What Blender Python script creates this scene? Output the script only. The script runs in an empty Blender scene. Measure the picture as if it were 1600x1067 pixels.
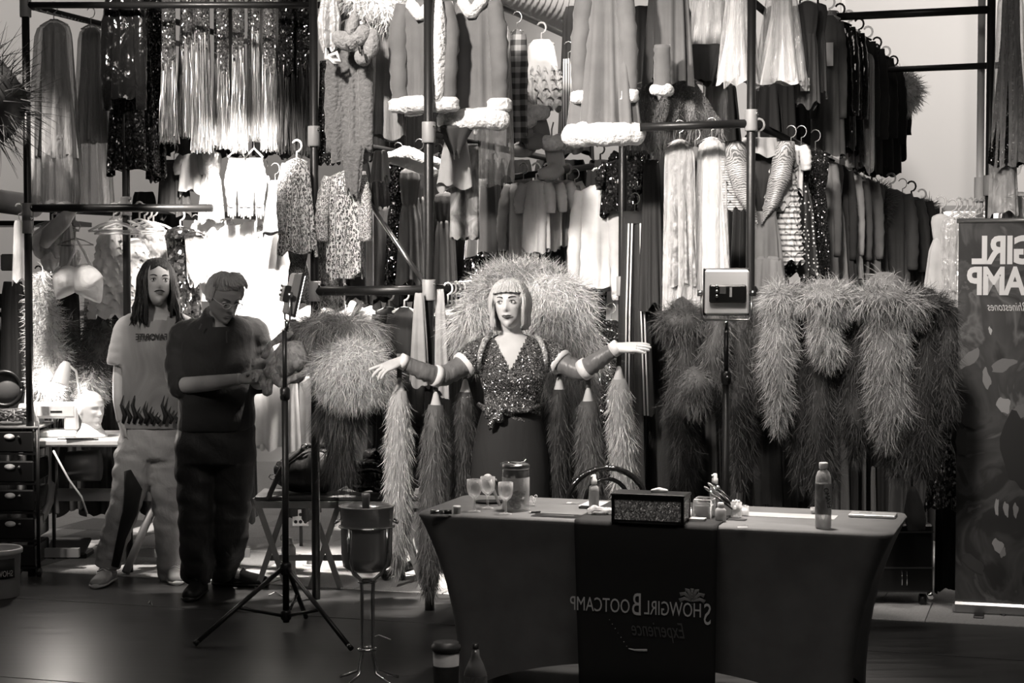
import bpy, math, random
import numpy as np
from mathutils import Vector, Matrix
PI = math.pi
R = random.Random(7)
RN = np.random.default_rng(11)
SC = bpy.context.scene
COL = SC.collection

# ------------------------------------------------------------------ camera
FPX, HY, CAMZ = 2800.0, 418.0, 1.73
PITCH = math.atan((533.5 - HY) / FPX)
cam = bpy.data.cameras.new('camera'); cam.sensor_width = 36.0; cam.lens = FPX / 1600 * 36
cam.clip_start = 0.05; cam.clip_end = 100
camo = bpy.data.objects.new('camera', cam); COL.objects.link(camo)
camo.location = (0, 0, CAMZ); camo.rotation_euler = (PI / 2 - PITCH, 0, 0)
SC.camera = camo
CP, SP = math.cos(PITCH), math.sin(PITCH)


def P(px, py, Y):
    """the point of the world at depth Y that the photograph shows at pixel (px, py)"""
    a, b = (px - 800) / FPX, (533.5 - py) / FPX
    dy, dz = CP + b * SP, -SP + b * CP
    k = Y / dy
    return Vector((a * k, Y, CAMZ + dz * k))


def floorY(py):
    b = (533.5 - py) / FPX
    return -CAMZ * (CP + b * SP) / (-SP + b * CP)


def FP(px, py):
    return P(px, py, floorY(py))

# ------------------------------------------------------------------ light
TINT = (1.0, 0.925, 0.86)
SC.view_settings.view_transform = 'Standard'; SC.view_settings.look = 'None'
SC.view_settings.gamma = 1; SC.view_settings.use_curve_mapping = False
SC.view_settings.exposure = 0.0
wd = bpy.data.worlds.new('world'); SC.world = wd; wd.use_nodes = True
bg = wd.node_tree.nodes['Background']; bg.inputs[0].default_value = (*TINT, 1); bg.inputs[1].default_value = 0.026


def area(name, loc, target, size, power, sizey=None, spread=180):
    l = bpy.data.lights.new(name, 'AREA'); l.energy = power; l.color = TINT
    l.size = size
    if sizey: l.shape = 'RECTANGLE'; l.size_y = sizey
    l.spread = math.radians(spread)
    o = bpy.data.objects.new(name, l); COL.objects.link(o); o.location = loc
    o.rotation_euler = (Vector(target) - Vector(loc)).to_track_quat('-Z', 'Y').to_euler()
    return o


def spot(name, loc, target, power, angle, blend=.5, rad=.15):
    l = bpy.data.lights.new(name, 'SPOT'); l.energy = power; l.color = TINT
    l.spot_size = math.radians(angle); l.spot_blend = blend; l.shadow_soft_size = rad
    o = bpy.data.objects.new(name, l); COL.objects.link(o); o.location = loc
    o.rotation_euler = (Vector(target) - Vector(loc)).to_track_quat('-Z', 'Y').to_euler()
    return o

# unseen spots placed to brighten racks, people, table, duct; added fill and wall washes
spot('spot_left_rack', (-1.3, 8.3, 3.15), (-1.52, 10.4, 1.72), 2200, 31, .5, .08)
spot('spot_far_left', (-3.5, 8.3, 4.7), P(85, 485, 10.25), 2300, 21, .6, .12)
spot('spot_men', (-3.3, 5.6, 3.5), P(255, 580, 9.8), 300, 17, .7, .2)  # added fill on the two men
spot('spot_fringe', (-2.9, 6.2, 4.4), P(340, 80, 10.0), 1700, 18, .6, .15)
spot('spot_centre', (-2.3, 5.2, 4.9), P(800, 190, 9.1), 2300, 31, .75, .2)
spot('spot_centre_right', (-.6, 5.0, 4.9), P(1110, 280, 8.9), 900, 26, .8, .2)
spot('spot_woman', (-1.9, 5.4, 3.1), P(735, 570, 8.4), 780, 34, .7, .2)
spot('spot_right_rack', (.5, 5.0, 4.8), P(1350, 390, 8.7), 1050, 27, .8, .25)
spot('spot_table', (.7, 7.5, 4.9), (.7, 7.25, .74), 2000, 30, .8, .3)
spot('spot_floor_left', (-.35, 9.72, 5.25), (-.9, 9.85, 0), 4200, 26, .5, .12)
spot('spot_duct', (-.7, 9.7, 4.2), (.4, 12.0, 3.65), 900, 46, .6, .15)  # added to brighten the near side of the duct
spot('spot_top_back', (-.3, 7.6, 5.2), P(825, 70, 10.6), 800, 24, .6, .15)  # added for the pale clothes high at the back
spot('spot_floor_right', (2.5, 7.9, 5.2), (2.45, 8.75, 0), 190, 30, .6, .2)  # added to lift the carpet at right
area('overhead_fill', (0.0, 4.6, 5.0), (0.0, 8.6, .8), 3.0, 46, 1.2)  # unseen soft fill added above the front of the room
area('wall_wash_right', (4.6, 13.2, 4.9), (3.8, 16, 2.4), 2.5, 105, .6)
area('wall_wash_left', (-4.9, 12.8, 4.9), (-5.4, 16, 2.0), 2.5, 75, .6)

# ------------------------------------------------------------------ materials
MATS = {}


def nm(mat):
    return mat.node_tree.nodes, mat.node_tree.links


def M(name, v=.5, rough=.7, metal=0.0, bump=None, fine=None, kind=None, k=1.0, v2=0.05, sheen=0, spec=.5, trans=0, scale=1, emit=0):
    if name in MATS: return MATS[name]
    m = bpy.data.materials.new(name); m.use_nodes = True; MATS[name] = m
    N, L = nm(m); b = N['Principled BSDF']
    b.inputs['Base Color'].default_value = (v, v, v, 1); b.inputs['Roughness'].default_value = rough
    b.inputs['Metallic'].default_value = metal; b.inputs['Specular IOR Level'].default_value = spec
    if sheen: b.inputs['Sheen Weight'].default_value = sheen; b.inputs['Sheen Roughness'].default_value = .4
    if emit: b.inputs['Emission Color'].default_value = (*TINT, 1); b.inputs['Emission Strength'].default_value = emit
    tc = N.new('ShaderNodeTexCoord'); co = tc.outputs['Object']

    def new(t, **kw):
        n = N.new(t)
        for a, c in kw.items(): setattr(n, a, c)
        return n

    def ramp(src, pts, const=False):
        r = new('ShaderNodeValToRGB')
        if const: r.color_ramp.interpolation = 'CONSTANT'
        el = r.color_ramp.elements
        while len(el) > 1: el.remove(el[-1])
        el[0].position = pts[0][0]; el[0].color = (pts[0][1],) * 3 + (1,)
        for p, c in pts[1:]:
            e = el.new(p); e.color = (c, c, c, 1)
        L.new(src, r.inputs[0]); return r.outputs[0]

    def noise(sc, det=2, src=None, dist=0):
        n = new('ShaderNodeTexNoise'); n.inputs['Scale'].default_value = sc; n.inputs['Detail'].default_value = det
        n.inputs['Distortion'].default_value = dist
        L.new(src or co, n.inputs['Vector']); return n.outputs['Fac']

    def mapped(s):
        mp = new('ShaderNodeMapping'); mp.inputs['Scale'].default_value = s; L.new(co, mp.inputs[0]); return mp.outputs[0]
    nrm = None

    def addbump(h, st, dist=.01):
        nonlocal nrm
        bp = new('ShaderNodeBump'); bp.inputs['Strength'].default_value = st; bp.inputs['Distance'].default_value = dist
        L.new(h, bp.inputs['Height'])
        if nrm: L.new(nrm, bp.inputs['Normal'])
        nrm = bp.outputs[0]
    if bump:   # folds and creases of the cloth, stretched downward
        addbump(noise(bump[0], 3, mapped((1, 1, bump[2] if len(bump) > 2 else .25)), .4), bump[1], .03)
    if fine:
        addbump(noise(fine[0], 3), fine[1], .004)
    if kind is None and v > .02:   # slight unevenness of the cloth or paint
        L.new(ramp(noise(9 * scale, 4), [(.3, v * .86), (.7, min(1, v * 1.1))]), b.inputs['Base Color'])
    if kind in ('sequin', 'tinsel'):
        vo = new('ShaderNodeTexVoronoi'); vo.inputs['Scale'].default_value = 150 / k
        L.new(mapped((1, 1, 1 if kind == 'sequin' else .05)), vo.inputs['Vector'])
        s = new('ShaderNodeVectorMath', operation='SUBTRACT'); L.new(vo.outputs['Color'], s.inputs[0]); s.inputs[1].default_value = (.5, .5, .5)
        sc = new('ShaderNodeVectorMath', operation='SCALE'); sc.inputs['Scale'].default_value = 1.5 if kind == 'sequin' else 1.1; L.new(s.outputs[0], sc.inputs[0])
        g = new('ShaderNodeNewGeometry'); ad = new('ShaderNodeVectorMath', operation='ADD')
        L.new(g.outputs['Normal'], ad.inputs[0]); L.new(sc.outputs[0], ad.inputs[1])
        no = new('ShaderNodeVectorMath', operation='NORMALIZE'); L.new(ad.outputs[0], no.inputs[0]); nrm = no.outputs[0]
        L.new(ramp(vo.outputs['Color'], [(.2, v2), (.75, v)]), b.inputs['Base Color'])
    elif kind == 'leopard':
        vo = new('ShaderNodeTexVoronoi'); vo.inputs['Scale'].default_value = 46 / k; vo.inputs['Randomness'].default_value = .85
        ns = noise(60, 2)
        ma = new('ShaderNodeMath', operation='MULTIPLY_ADD'); L.new(ns, ma.inputs[0]); ma.inputs[1].default_value = .5; L.new(vo.outputs['Distance'], ma.inputs[2])
        L.new(ramp(ma.outputs[0], [(0, v * .55), (.5, v2), (.76, v)], True), b.inputs['Base Color'])
    elif kind == 'plaid':
        sx = new('ShaderNodeSeparateXYZ'); L.new(co, sx.inputs[0])
        outs = []
        for ax, fr in (('X', 17), ('Z', 17)):
            m1 = new('ShaderNodeMath', operation='MULTIPLY'); m1.inputs[1].default_value = fr / k; L.new(sx.outputs[ax], m1.inputs[0])
            m2 = new('ShaderNodeMath', operation='FRACT'); L.new(m1.outputs[0], m2.inputs[0])
            m3 = new('ShaderNodeMath', operation='GREATER_THAN'); m3.inputs[1].default_value = .5; L.new(m2.outputs[0], m3.inputs[0]); outs.append(m3.outputs[0])
        ad = new('ShaderNodeMath', operation='ADD'); L.new(outs[0], ad.inputs[0]); L.new(outs[1], ad.inputs[1])
        dv = new('ShaderNodeMath', operation='MULTIPLY'); dv.inputs[1].default_value = .5; L.new(ad.outputs[0], dv.inputs[0])
        L.new(ramp(dv.outputs[0], [(0, v), (.5, (v + v2) / 2.5), (1, v2)]), b.inputs['Base Color'])
    elif kind in ('stripe', 'hstripe'):
        sx = new('ShaderNodeSeparateXYZ'); L.new(co, sx.inputs[0])
        m1 = new('ShaderNodeMath', operation='MULTIPLY'); m1.inputs[1].default_value = 40 / k; L.new(sx.outputs['X' if kind == 'stripe' else 'Z'], m1.inputs[0])
        m2 = new('ShaderNodeMath', operation='FRACT'); L.new(m1.outputs[0], m2.inputs[0])
        L.new(ramp(m2.outputs[0], [(0, v), (.6, v2)], True), b.inputs['Base Color'])
    elif kind in ('blotch', 'tiedye'):
        L.new(ramp(noise(14 / k, 3, mapped((1, 1, .6)), 1.2), [(.38, v2), (.62, v)]), b.inputs['Base Color'])
    elif kind == 'dots':
        vo = new('ShaderNodeTexVoronoi'); vo.inputs['Scale'].default_value = 45 / k; vo.inputs['Randomness'].default_value = .5
        L.new(co, vo.inputs['Vector']); L.new(ramp(vo.outputs['Distance'], [(0, v), (.26, v2)], True), b.inputs['Base Color'])
    elif kind == 'paisley':
        w = new('ShaderNodeTexWave', wave_type='RINGS'); w.inputs['Scale'].default_value = 14 / k; w.inputs['Distortion'].default_value = 9; w.inputs['Detail'].default_value = 3
        L.new(co, w.inputs[0]); L.new(ramp(w.outputs['Fac'], [(.3, v2), (.6, v)]), b.inputs['Base Color'])
    elif kind == 'poster':   # dark printed collage
        n1 = noise(2.6, 4, None, 1.5)
        L.new(ramp(n1, [(0, .012), (.42, .03), (.47, .07), (.56, .045), (.6, .13), (.66, .03)], False), b.inputs['Base Color'])
    elif kind == 'fur':
        addbump(noise(55, 4), .8, .02); L.new(ramp(noise(40, 3), [(.3, v * .75), (.65, v)]), b.inputs['Base Color'])
    elif kind == 'strand':   # every strand its own shade
        oi = new('ShaderNodeNewGeometry')
        L.new(ramp(oi.outputs['Random Per Island'], [(0, v * .45), (.6, v), (1, min(1, v * 1.7))]), b.inputs['Base Color'])
    if kind in ('plastic', 'glass'):
        tr = new('ShaderNodeBsdfTransparent'); mx = new('ShaderNodeMixShader'); fr = new('ShaderNodeLayerWeight'); fr.inputs['Blend'].default_value = .45
        out = N['Material Output']
        mr = new('ShaderNodeMapRange'); L.new(fr.outputs['Facing'], mr.inputs[0]); mr.inputs[3].default_value = trans; mr.inputs[4].default_value = min(1, trans * (3.2 if kind == 'plastic' or trans > .15 else 8))
        if kind == 'plastic':
            L.new(mapped((1, 1, .45)), new('ShaderNodeTexNoise').inputs[0])
            addbump(noise(26, 3, mapped((1, 1, .4)), .8), .9, .03)
        L.new(mr.outputs[0], mx.inputs[0]); L.new(tr.outputs[0], mx.inputs[1]); L.new(b.outputs[0], mx.inputs[2]); L.new(mx.outputs[0], out.inputs[0])
    if nrm: L.new(nrm, b.inputs['Normal'])
    return m


def cloth(v, name=None, b=.35, rough=.8, sheen=.0):
    return M(name or ('cloth_%03d' % round(v * 1000)), v, rough, bump=(9, b), fine=(160, .15), sheen=sheen)


def satin(v): return M('satin_%03d' % round(v * 1000), v, .32, bump=(9, .45), spec=.6)
def velvet(v): return M('velvet_%03d' % round(v * 1000), v, .75, bump=(7, .3), fine=(260, .25), sheen=.5)
def fur(v): return M('plush_%03d' % round(v * 1000), v, .9, kind='fur', sheen=.3)
def sequin(v, k=1.0): return M('sequin_%03d_%d' % (round(v * 1000), k * 10), v, .16, .9, kind='sequin', k=k, v2=v * .25)
def strandm(v): return M('feather_%03d' % round(v * 1000), v, .6, kind='strand')


black_metal = M('black_steel', .018, .38, .3, fine=(90, .1), spec=.5)
grey_collar = M('grey_fitting', .30, .5, .1, fine=(60, .15))
chrome = M('chrome', .75, .14, 1, kind='flat')
steel = M('brushed_steel', .45, .28, 1, kind='flat')
white_plastic = M('white_plastic', .8, .4, kind='flat')
black_plastic = M('black_plastic', .012, .35, kind='flat')
glass = M('clear_glass', .9, .05, trans=.09, kind='glass', spec=.9)
pvc = M('clear_garment_bag', .8, .14, trans=.28, kind='plastic', spec=.8)
pvc_dull = M('dusty_garment_bag', .5, .22, trans=.4, kind='plastic', spec=.6)
wire = M('wire_hanger', .55, .3, .8, kind='flat')
skin = M('skin', .46, .5, fine=(220, .1), spec=.4)
skin_pale = M('skin_pale', .62, .48, fine=(220, .06), spec=.4)
eye_white = M('eye_white', .7, .25, kind='flat')
ink = M('dark_print', .01, .6, kind='flat')

# ------------------------------------------------------------------ mesh helpers


class MB:
    def __init__(s): s.V = []; s.F = []; s.n = 0

    def add(s, v, f):
        v = np.asarray(v, float).reshape(-1, 3); s.V.append(v); n = s.n
        s.F.extend([tuple(int(i) + n for i in q) for q in f]); s.n += len(v); return s

    def rings(s, rg, cap0=True, cap1=True):
        rg = np.asarray(rg, float); m, n, _ = rg.shape; f = []
        for i in range(m - 1):
            a, b = i * n, (i + 1) * n
            for j in range(n):
                j2 = (j + 1) % n; f.append((a + j, a + j2, b + j2, b + j))
        v = rg.reshape(-1, 3)
        if cap0: v = np.vstack([v, rg[0].mean(0)]); c = len(v) - 1; f += [(c, (j + 1) % n, j) for j in range(n)]
        if cap1: v = np.vstack([v, rg[-1].mean(0)]); c = len(v) - 1; o = (m - 1) * n; f += [(c, o + j, o + (j + 1) % n) for j in range(n)]
        return s.add(v, f)

    def box(s, c, d, rz=0, bev=0, rx=0, ry=0):
        x, y, z = (k / 2 for k in d)
        if bev:
            v = []; b = min(bev, x, y, z)
            for sx in (-1, 1):
                for sy in (-1, 1):
                    for sz in (-1, 1):
                        v += [(sx * (x - b), sy * (y - b), sz * z), (sx * (x - b), sy * y, sz * (z - b)), (sx * x, sy * (y - b), sz * (z - b))]
            I = lambda sx, sy, sz, k: ((sx > 0) * 4 + (sy > 0) * 2 + (sz > 0)) * 3 + k
            f = []
            for q in (1, -1):
                f.append([I(-1, -1, q, 0), I(1, -1, q, 0), I(1, 1, q, 0), I(-1, 1, q, 0)][::q])
                f.append([I(-1, q, -1, 1), I(-1, q, 1, 1), I(1, q, 1, 1), I(1, q, -1, 1)][::q])
                f.append([I(q, -1, -1, 2), I(q, 1, -1, 2), I(q, 1, 1, 2), I(q, -1, 1, 2)][::q])
            for a in (-1, 1):
                for c2 in (-1, 1):
                    f.append([I(-1, a, c2, 0), I(1, a, c2, 0), I(1, a, c2, 1), I(-1, a, c2, 1)])
                    f.append([I(a, -1, c2, 0), I(a, 1, c2, 0), I(a, 1, c2, 2), I(a, -1, c2, 2)])
                    f.append([I(a, c2, -1, 1), I(a, c2, 1, 1), I(a, c2, 1, 2), I(a, c2, -1, 2)])
                    for e in (-1, 1): f.append([I(a, c2, e, 0), I(a, c2, e, 1), I(a, c2, e, 2)])
        else:
            v = [(a * x, b2 * y, c2 * z) for a in (-1, 1) for b2 in (-1, 1) for c2 in (-1, 1)]
            f = [(0, 1, 3, 2), (4, 6, 7, 5), (0, 4, 5, 1), (2, 3, 7, 6), (0, 2, 6, 4), (1, 5, 7, 3)]
        Mx = Matrix.Rotation(rz, 3, 'Z') @ Matrix.Rotation(ry, 3, 'Y') @ Matrix.Rotation(rx, 3, 'X')
        v = np.array(v) @ np.array(Mx).T + np.array(c)
        return s.add(v, f)

    def tube(s, pts, r, n=8, flat=None):
        """swept round bar; r one number or one per point; flat squeezes it along a given axis"""
        p = np.array([tuple(q) for q in pts], float); m = len(p)
        rr = np.full(m, r) if np.isscalar(r) else np.array(r, float)
        t = np.gradient(p, axis=0); t /= np.linalg.norm(t, axis=1)[:, None] + 1e-12
        up = np.array((0, 0, 1.0)) if abs(t[0][2]) < .9 else np.array((0, 1.0, 0))
        a = np.cross(t[0], up); a /= np.linalg.norm(a); rg = []
        th = np.arange(n) * 2 * PI / n
        for i in range(m):
            a = a - t[i] * a.dot(t[i]); a /= np.linalg.norm(a); b = np.cross(t[i], a)
            q = np.outer(np.cos(th), a) + np.outer(np.sin(th), b)
            if flat is not None:
                fa = np.array(flat[0], float); q = q - np.outer(q @ fa, fa) * (1 - flat[1])
            rg.append(p[i] + rr[i] * q)
        return s.rings(rg)

    def lathe(s, prof, n=20, c=(0, 0, 0), closed=True):
        th = np.arange(n) * 2 * PI / n
        rg = [np.stack([r * np.cos(th) + c[0], r * np.sin(th) + c[1], np.full(n, z + c[2])], 1) for r, z in prof]
        return s.rings(rg, closed, closed)

    def ball(s, c, r, n=12, m=8):
        r = (r, r, r) if np.isscalar(r) else r
        return s.add(*ball(c, r, n, m))

    def arr(s): return np.vstack(s.V)


def ball(c, r, n=12, m=8):
    v = [(c[0], c[1], c[2] + r[2])]; f = []
    for i in range(1, m):
        a = PI * i / m
        for j in range(n):
            b = 2 * PI * j / n; v.append((c[0] + r[0] * math.sin(a) * math.cos(b), c[1] + r[1] * math.sin(a) * math.sin(b), c[2] + r[2] * math.cos(a)))
    v.append((c[0], c[1], c[2] - r[2])); e = len(v) - 1
    for j in range(n):
        f.append((0, 1 + j, 1 + (j + 1) % n)); o = 1 + (m - 2) * n; f.append((e, o + (j + 1) % n, o + j))
    for i in range(m - 2):
        for j in range(n):
            a = 1 + i * n; f.append((a + j, a + n + j, a + n + (j + 1) % n, a + (j + 1) % n))
    return v, f


def tag(o, label=None, cat=None, group=None, kind=None):
    if label: o['label'] = label
    if cat: o['category'] = cat
    if group: o['group'] = group
    if kind: o['kind'] = kind
    return o


def link(name, me, mat, parent=None, label=None, smooth=True):
    me.materials.append(mat)
    if smooth: me.polygons.foreach_set('use_smooth', np.ones(len(me.polygons), bool))
    o = bpy.data.objects.new(name, me); COL.objects.link(o)
    if parent is not None: o.parent = parent
    if label: o['label'] = label
    return o


def part(name, mb, mat, parent=None, label=None, smooth=True):
    me = bpy.data.meshes.new(name); me.from_pydata(mb.arr().tolist(), [], mb.F); me.update()
    return link(name, me, mat, parent, label, smooth)


def thing(name, label, cat, loc=(0, 0, 0), group=None, rz=0):
    o = bpy.data.objects.new(name, None); COL.objects.link(o); o.location = loc; o.rotation_euler = (0, 0, rz)
    o.empty_display_size = .05
    return tag(o, label, cat, group)


def struct(name, mb, mat, smooth=False):
    return tag(part(name, mb, mat, smooth=smooth), kind='structure')


def copy_tree(o, parent=None):
    c = o.copy(); COL.objects.link(c); c.parent = parent
    for ch in list(o.children): copy_tree(ch, c)
    return c


def quad_mesh(name, V, Q):
    me = bpy.data.meshes.new(name); V = np.ascontiguousarray(V, np.float32); Q = np.ascontiguousarray(Q, np.int32)
    me.vertices.add(len(V)); me.vertices.foreach_set('co', V.ravel())
    me.loops.add(Q.size); me.loops.foreach_set('vertex_index', Q.ravel())
    me.polygons.add(len(Q)); me.polygons.foreach_set('loop_start', np.arange(len(Q), dtype=np.int32) * 4)
    me.update(calc_edges=True); me.validate(); return me


def unit(a): return a / (np.linalg.norm(a, axis=-1, keepdims=True) + 1e-9)


def strands(base, dirs, length, width, droop=.25, curl=.25, seg=4):
    """ribbon-like barbs: base points and first directions (n,3); returns vertices and quads"""
    base = np.asarray(base, float); n = len(base); d = unit(np.asarray(dirs, float))
    length = np.broadcast_to(length, n) * RN.uniform(.6, 1.25, n)
    side = unit(np.cross(d, RN.normal(size=(n, 3)))); bend = RN.normal(size=(n, 3)) * curl
    p = base.copy(); rows = []
    for k in range(seg + 1):
        w = width * (1 - .85 * k / seg) * .5
        rows.append(p - side * w); rows.append(p + side * w)
        d = unit(d + bend / seg + np.array((0, 0, -droop / seg * 2)))
        p = p + d * (length / seg)[:, None]
    V = np.stack(rows, 1).reshape(-1, 3); m = 2 * (seg + 1)
    o = (np.arange(n) * m)[:, None]
    Q = np.concatenate([o + np.array([[2 * k, 2 * k + 1, 2 * k + 3, 2 * k + 2]]) for k in range(seg)], 0)
    return V, Q


def stuff(name, VQ, mat, parent, label=None):
    o = link(name, quad_mesh(name, *VQ), mat, parent, label); o['kind'] = 'stuff'; return o


def text(body, size, mat, parent, loc, xs=1.0, shear=0, offset=0, mirror=True, rx=PI / 2, rz=0, name='lettering', align='LEFT', ry=0, space=1, depth=.0006):
    c = bpy.data.curves.new('t', 'FONT'); c.body = body; c.size = size; c.shear = shear; c.offset = offset; c.align_x = align
    c.extrude = depth; c.resolution_u = 3; c.space_character = space
    o = bpy.data.objects.new('t', c); COL.objects.link(o)
    dg = bpy.context.evaluated_depsgraph_get(); me = bpy.data.meshes.new_from_object(o.evaluated_get(dg))
    bpy.data.objects.remove(o); me.name = name
    q = link(name, me, mat, parent, smooth=False); q.location = loc; q.rotation_euler = (rx, ry, rz); q.scale = (-xs if mirror else xs, 1, 1)
    return q


def lerp(a, b, t): return a + (b - a) * t


def prof_at(prof, t):
    ts = [p[0] for p in prof]
    return np.stack([np.interp(t, ts, [p[k] for p in prof]) for k in range(1, len(prof[0]))], -1)
# ------------------------------------------------------------------ clothing builders
YAW = -.30     # the aisles of the racks run away to the right, so what hangs across them is turned a little


def drape(h, prof, folds=7, amp=.12, depth=.4, seed=0, sway=(0, 0), N=56, m=20, top=True, hem=.0, c=(0, 0, 0), twist=0):
    """hanging cloth: a closed sheet around a vertical line, its folds deepening downward"""
    rn = np.random.default_rng(seed + 101); th = np.arange(N) * 2 * PI / N; t = np.linspace(0, 1, m)
    q = prof_at([tuple(p[:2]) for p in prof], t)[:, 0]
    am = prof_at([(p[0], p[2] if len(p) > 2 else p[0] ** .7) for p in prof], t)[:, 0]
    hs = [2, 3, max(4, folds - 2), folds + 1, folds + 3, 2 * folds + 1]; wt = np.array([.45, .5, .7, .8, .6, .35]) * rn.uniform(.5, 1.3, 6); wt /= wt.sum() * .62
    ph = rn.uniform(0, 6.28, 6); dr = rn.uniform(-1.3, 1.3, 6); hz = rn.uniform(0, 6.28, 3); rg = []
    for i in range(m):
        w = sum(a * np.cos(h_ * th + p_ + d_ * t[i]) for a, h_, p_, d_ in zip(wt, hs, ph, dr)); w = np.sign(w) * abs(w) ** .85
        A = 1.4 * amp * am[i] * q[i]
        x = (q[i] + .75 * A * w) * np.cos(th)
        y = np.sin(th) * (max(q[i] * depth, .012) + 1.15 * A * w)
        e = (t[i] > .9) * (t[i] - .9) * 10
        z = -h * t[i] - e * hem * (np.cos(2 * th + hz[0]) + .7 * np.cos(3 * th + hz[1]) + .35 * w) - .012 * am[i] * np.sin(5 * th + hz[2])
        rg.append(np.stack([x + c[0] + sway[0] * t[i] ** 1.5, y + c[1] + sway[1] * t[i], z + c[2]], 1))
    return MB().rings(rg, top, False)


def limb(pts, rad, n=16, wr=.0, seed=0, flat=.75, sub=6, caps=True, wk=9):
    """sleeve or trouser leg along a path, wr = depth of its cross creases"""
    rn = np.random.default_rng(seed + 55); p = np.array([tuple(a) for a in pts], float); k = len(p)
    rad = np.full(k, rad) if np.isscalar(rad) else np.array(rad, float)
    u = np.linspace(0, k - 1, (k - 1) * sub + 1); q = np.stack([np.interp(u, range(k), p[:, a]) for a in range(3)], 1)
    for _ in range(2): q[1:-1] = (q[:-2] + 2 * q[1:-1] + q[2:]) / 4
    r = np.interp(u, range(k), rad); tt = np.gradient(q, axis=0); tt = unit(tt); th = np.arange(n) * 2 * PI / n; rg = []
    a = np.array((0, 1.0, 0)); ph = rn.uniform(0, 6, 4)
    for i in range(len(q)):
        a = a - tt[i] * a.dot(tt[i]); a /= np.linalg.norm(a) + 1e-9; b = np.cross(tt[i], a)
        s = i / max(1, len(q) - 1)
        w = 1 + wr * (np.cos(th * 2 + wk * s * 5 + ph[0]) * .5 + np.cos(th + wk * s * 9 + ph[1]) * .4 + np.cos(3 * th - wk * 4 * s + ph[2]) * .3)
        rg.append(q[i] + r[i] * w[:, None] * (np.outer(np.cos(th), a) * flat + np.outer(np.sin(th), b)))
    return MB().rings(rg, caps, caps)


def lumpy(pts, rad, n=14, seed=0, lump=.12, flat=1.0):
    """soft fur roll along a path"""
    rn = np.random.default_rng(seed + 9); p = np.array([tuple(a) for a in pts], float); k = len(p)
    u = np.linspace(0, k - 1, max(8, (k - 1) * 5)); q = np.stack([np.interp(u, range(k), p[:, a]) for a in range(3)], 1)
    r = np.interp(u, range(k), np.full(k, rad) if np.isscalar(rad) else rad)
    e = np.minimum(np.arange(len(u)), np.arange(len(u))[::-1]); r = r * np.minimum(1, .72 + .28 * e / 2)
    tt = unit(np.gradient(q, axis=0)); th = np.arange(n) * 2 * PI / n; a = np.array((0, 1.0, .01)); rg = []
    nz = rn.normal(size=(len(u), n)); nz = (nz + np.roll(nz, 1, 1) + np.roll(nz, -1, 1)) / 2
    for _ in range(2): nz[1:-1] = (nz[:-2] + nz[1:-1] * 1.2 + nz[2:]) / 2.4
    for i in range(len(u)):
        a = a - tt[i] * a.dot(tt[i]); a /= np.linalg.norm(a) + 1e-9; b = np.cross(tt[i], a)
        rg.append(q[i] + (r[i] * (1 + lump * nz[i]))[:, None] * (np.outer(np.cos(th), a) * flat + np.outer(np.sin(th), b)))
    return MB().rings(rg)


def furroll(name, pts, rad, v, parent, seed=0, flat=1.0, label=None, dens=1):
    o = part(name, lumpy(pts, rad, seed=seed, flat=flat, lump=.07, n=18), fur(v), parent, label)
    return o


HANG = {'wire': wire, 'clear': M('clear_hanger', .8, .1, trans=.35, kind='glass'), 'black': black_plastic, 'white': white_plastic}


def hanger(root, w, kind='wire', z=0.0, hook=.08):
    m = MB(); r = .0035 if kind in ('wire',) else .007
    hk = [(0, 0, z)] + [(0, 0, z + hook * .45)] + [(.026 * math.sin(a) , 0, z + hook * .45 + .03 + -.03 * math.cos(a)) for a in np.linspace(.5, 4.2, 8)]
    m.tube(hk, r * .8, 6)
    m.tube([(-w / 2, 0, z - w * .19), (-w * .25, 0, z - w * .07), (0, 0, z), (w * .25, 0, z - w * .07), (w / 2, 0, z - w * .19)], r, 6)
    if kind != 'black': m.tube([(-w / 2, 0, z - w * .19), (w / 2, 0, z - w * .19)], r * .8, 6)
    return part('hanger', m, HANG[kind], root)


def loc_w(px, py, Y): return P(px, py, Y)


def ruffles(m_, z0, z1, r0, r1, n, seed=0, flare=1.25, waves=11, depth=.45, N=66):
    out = MB(); rn = np.random.default_rng(seed)
    th = np.arange(N) * 2 * PI / N
    for i in range(n):
        t = i / max(1, n - 1); z = lerp(z0, z1, t); r = lerp(r0, r1, t); hh = abs(z1 - z0) / max(1, n) * 1.5 + .012; ph = rn.uniform(0, 6); rg = []
        for k in range(5):
            s = k / 4; w = 1 + .16 * s * np.cos(waves * th + ph) + .06 * s * np.cos(waves * 2.3 * th + ph * 2)
            rr = r * lerp(.86, flare, s) * w
            rg.append(np.stack([rr * np.cos(th), rr * depth * np.sin(th), z - hh * s + .25 * hh * s * np.cos(waves * th + ph + 1)], 1))
        out.rings(rg, False, False)
    return out


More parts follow.
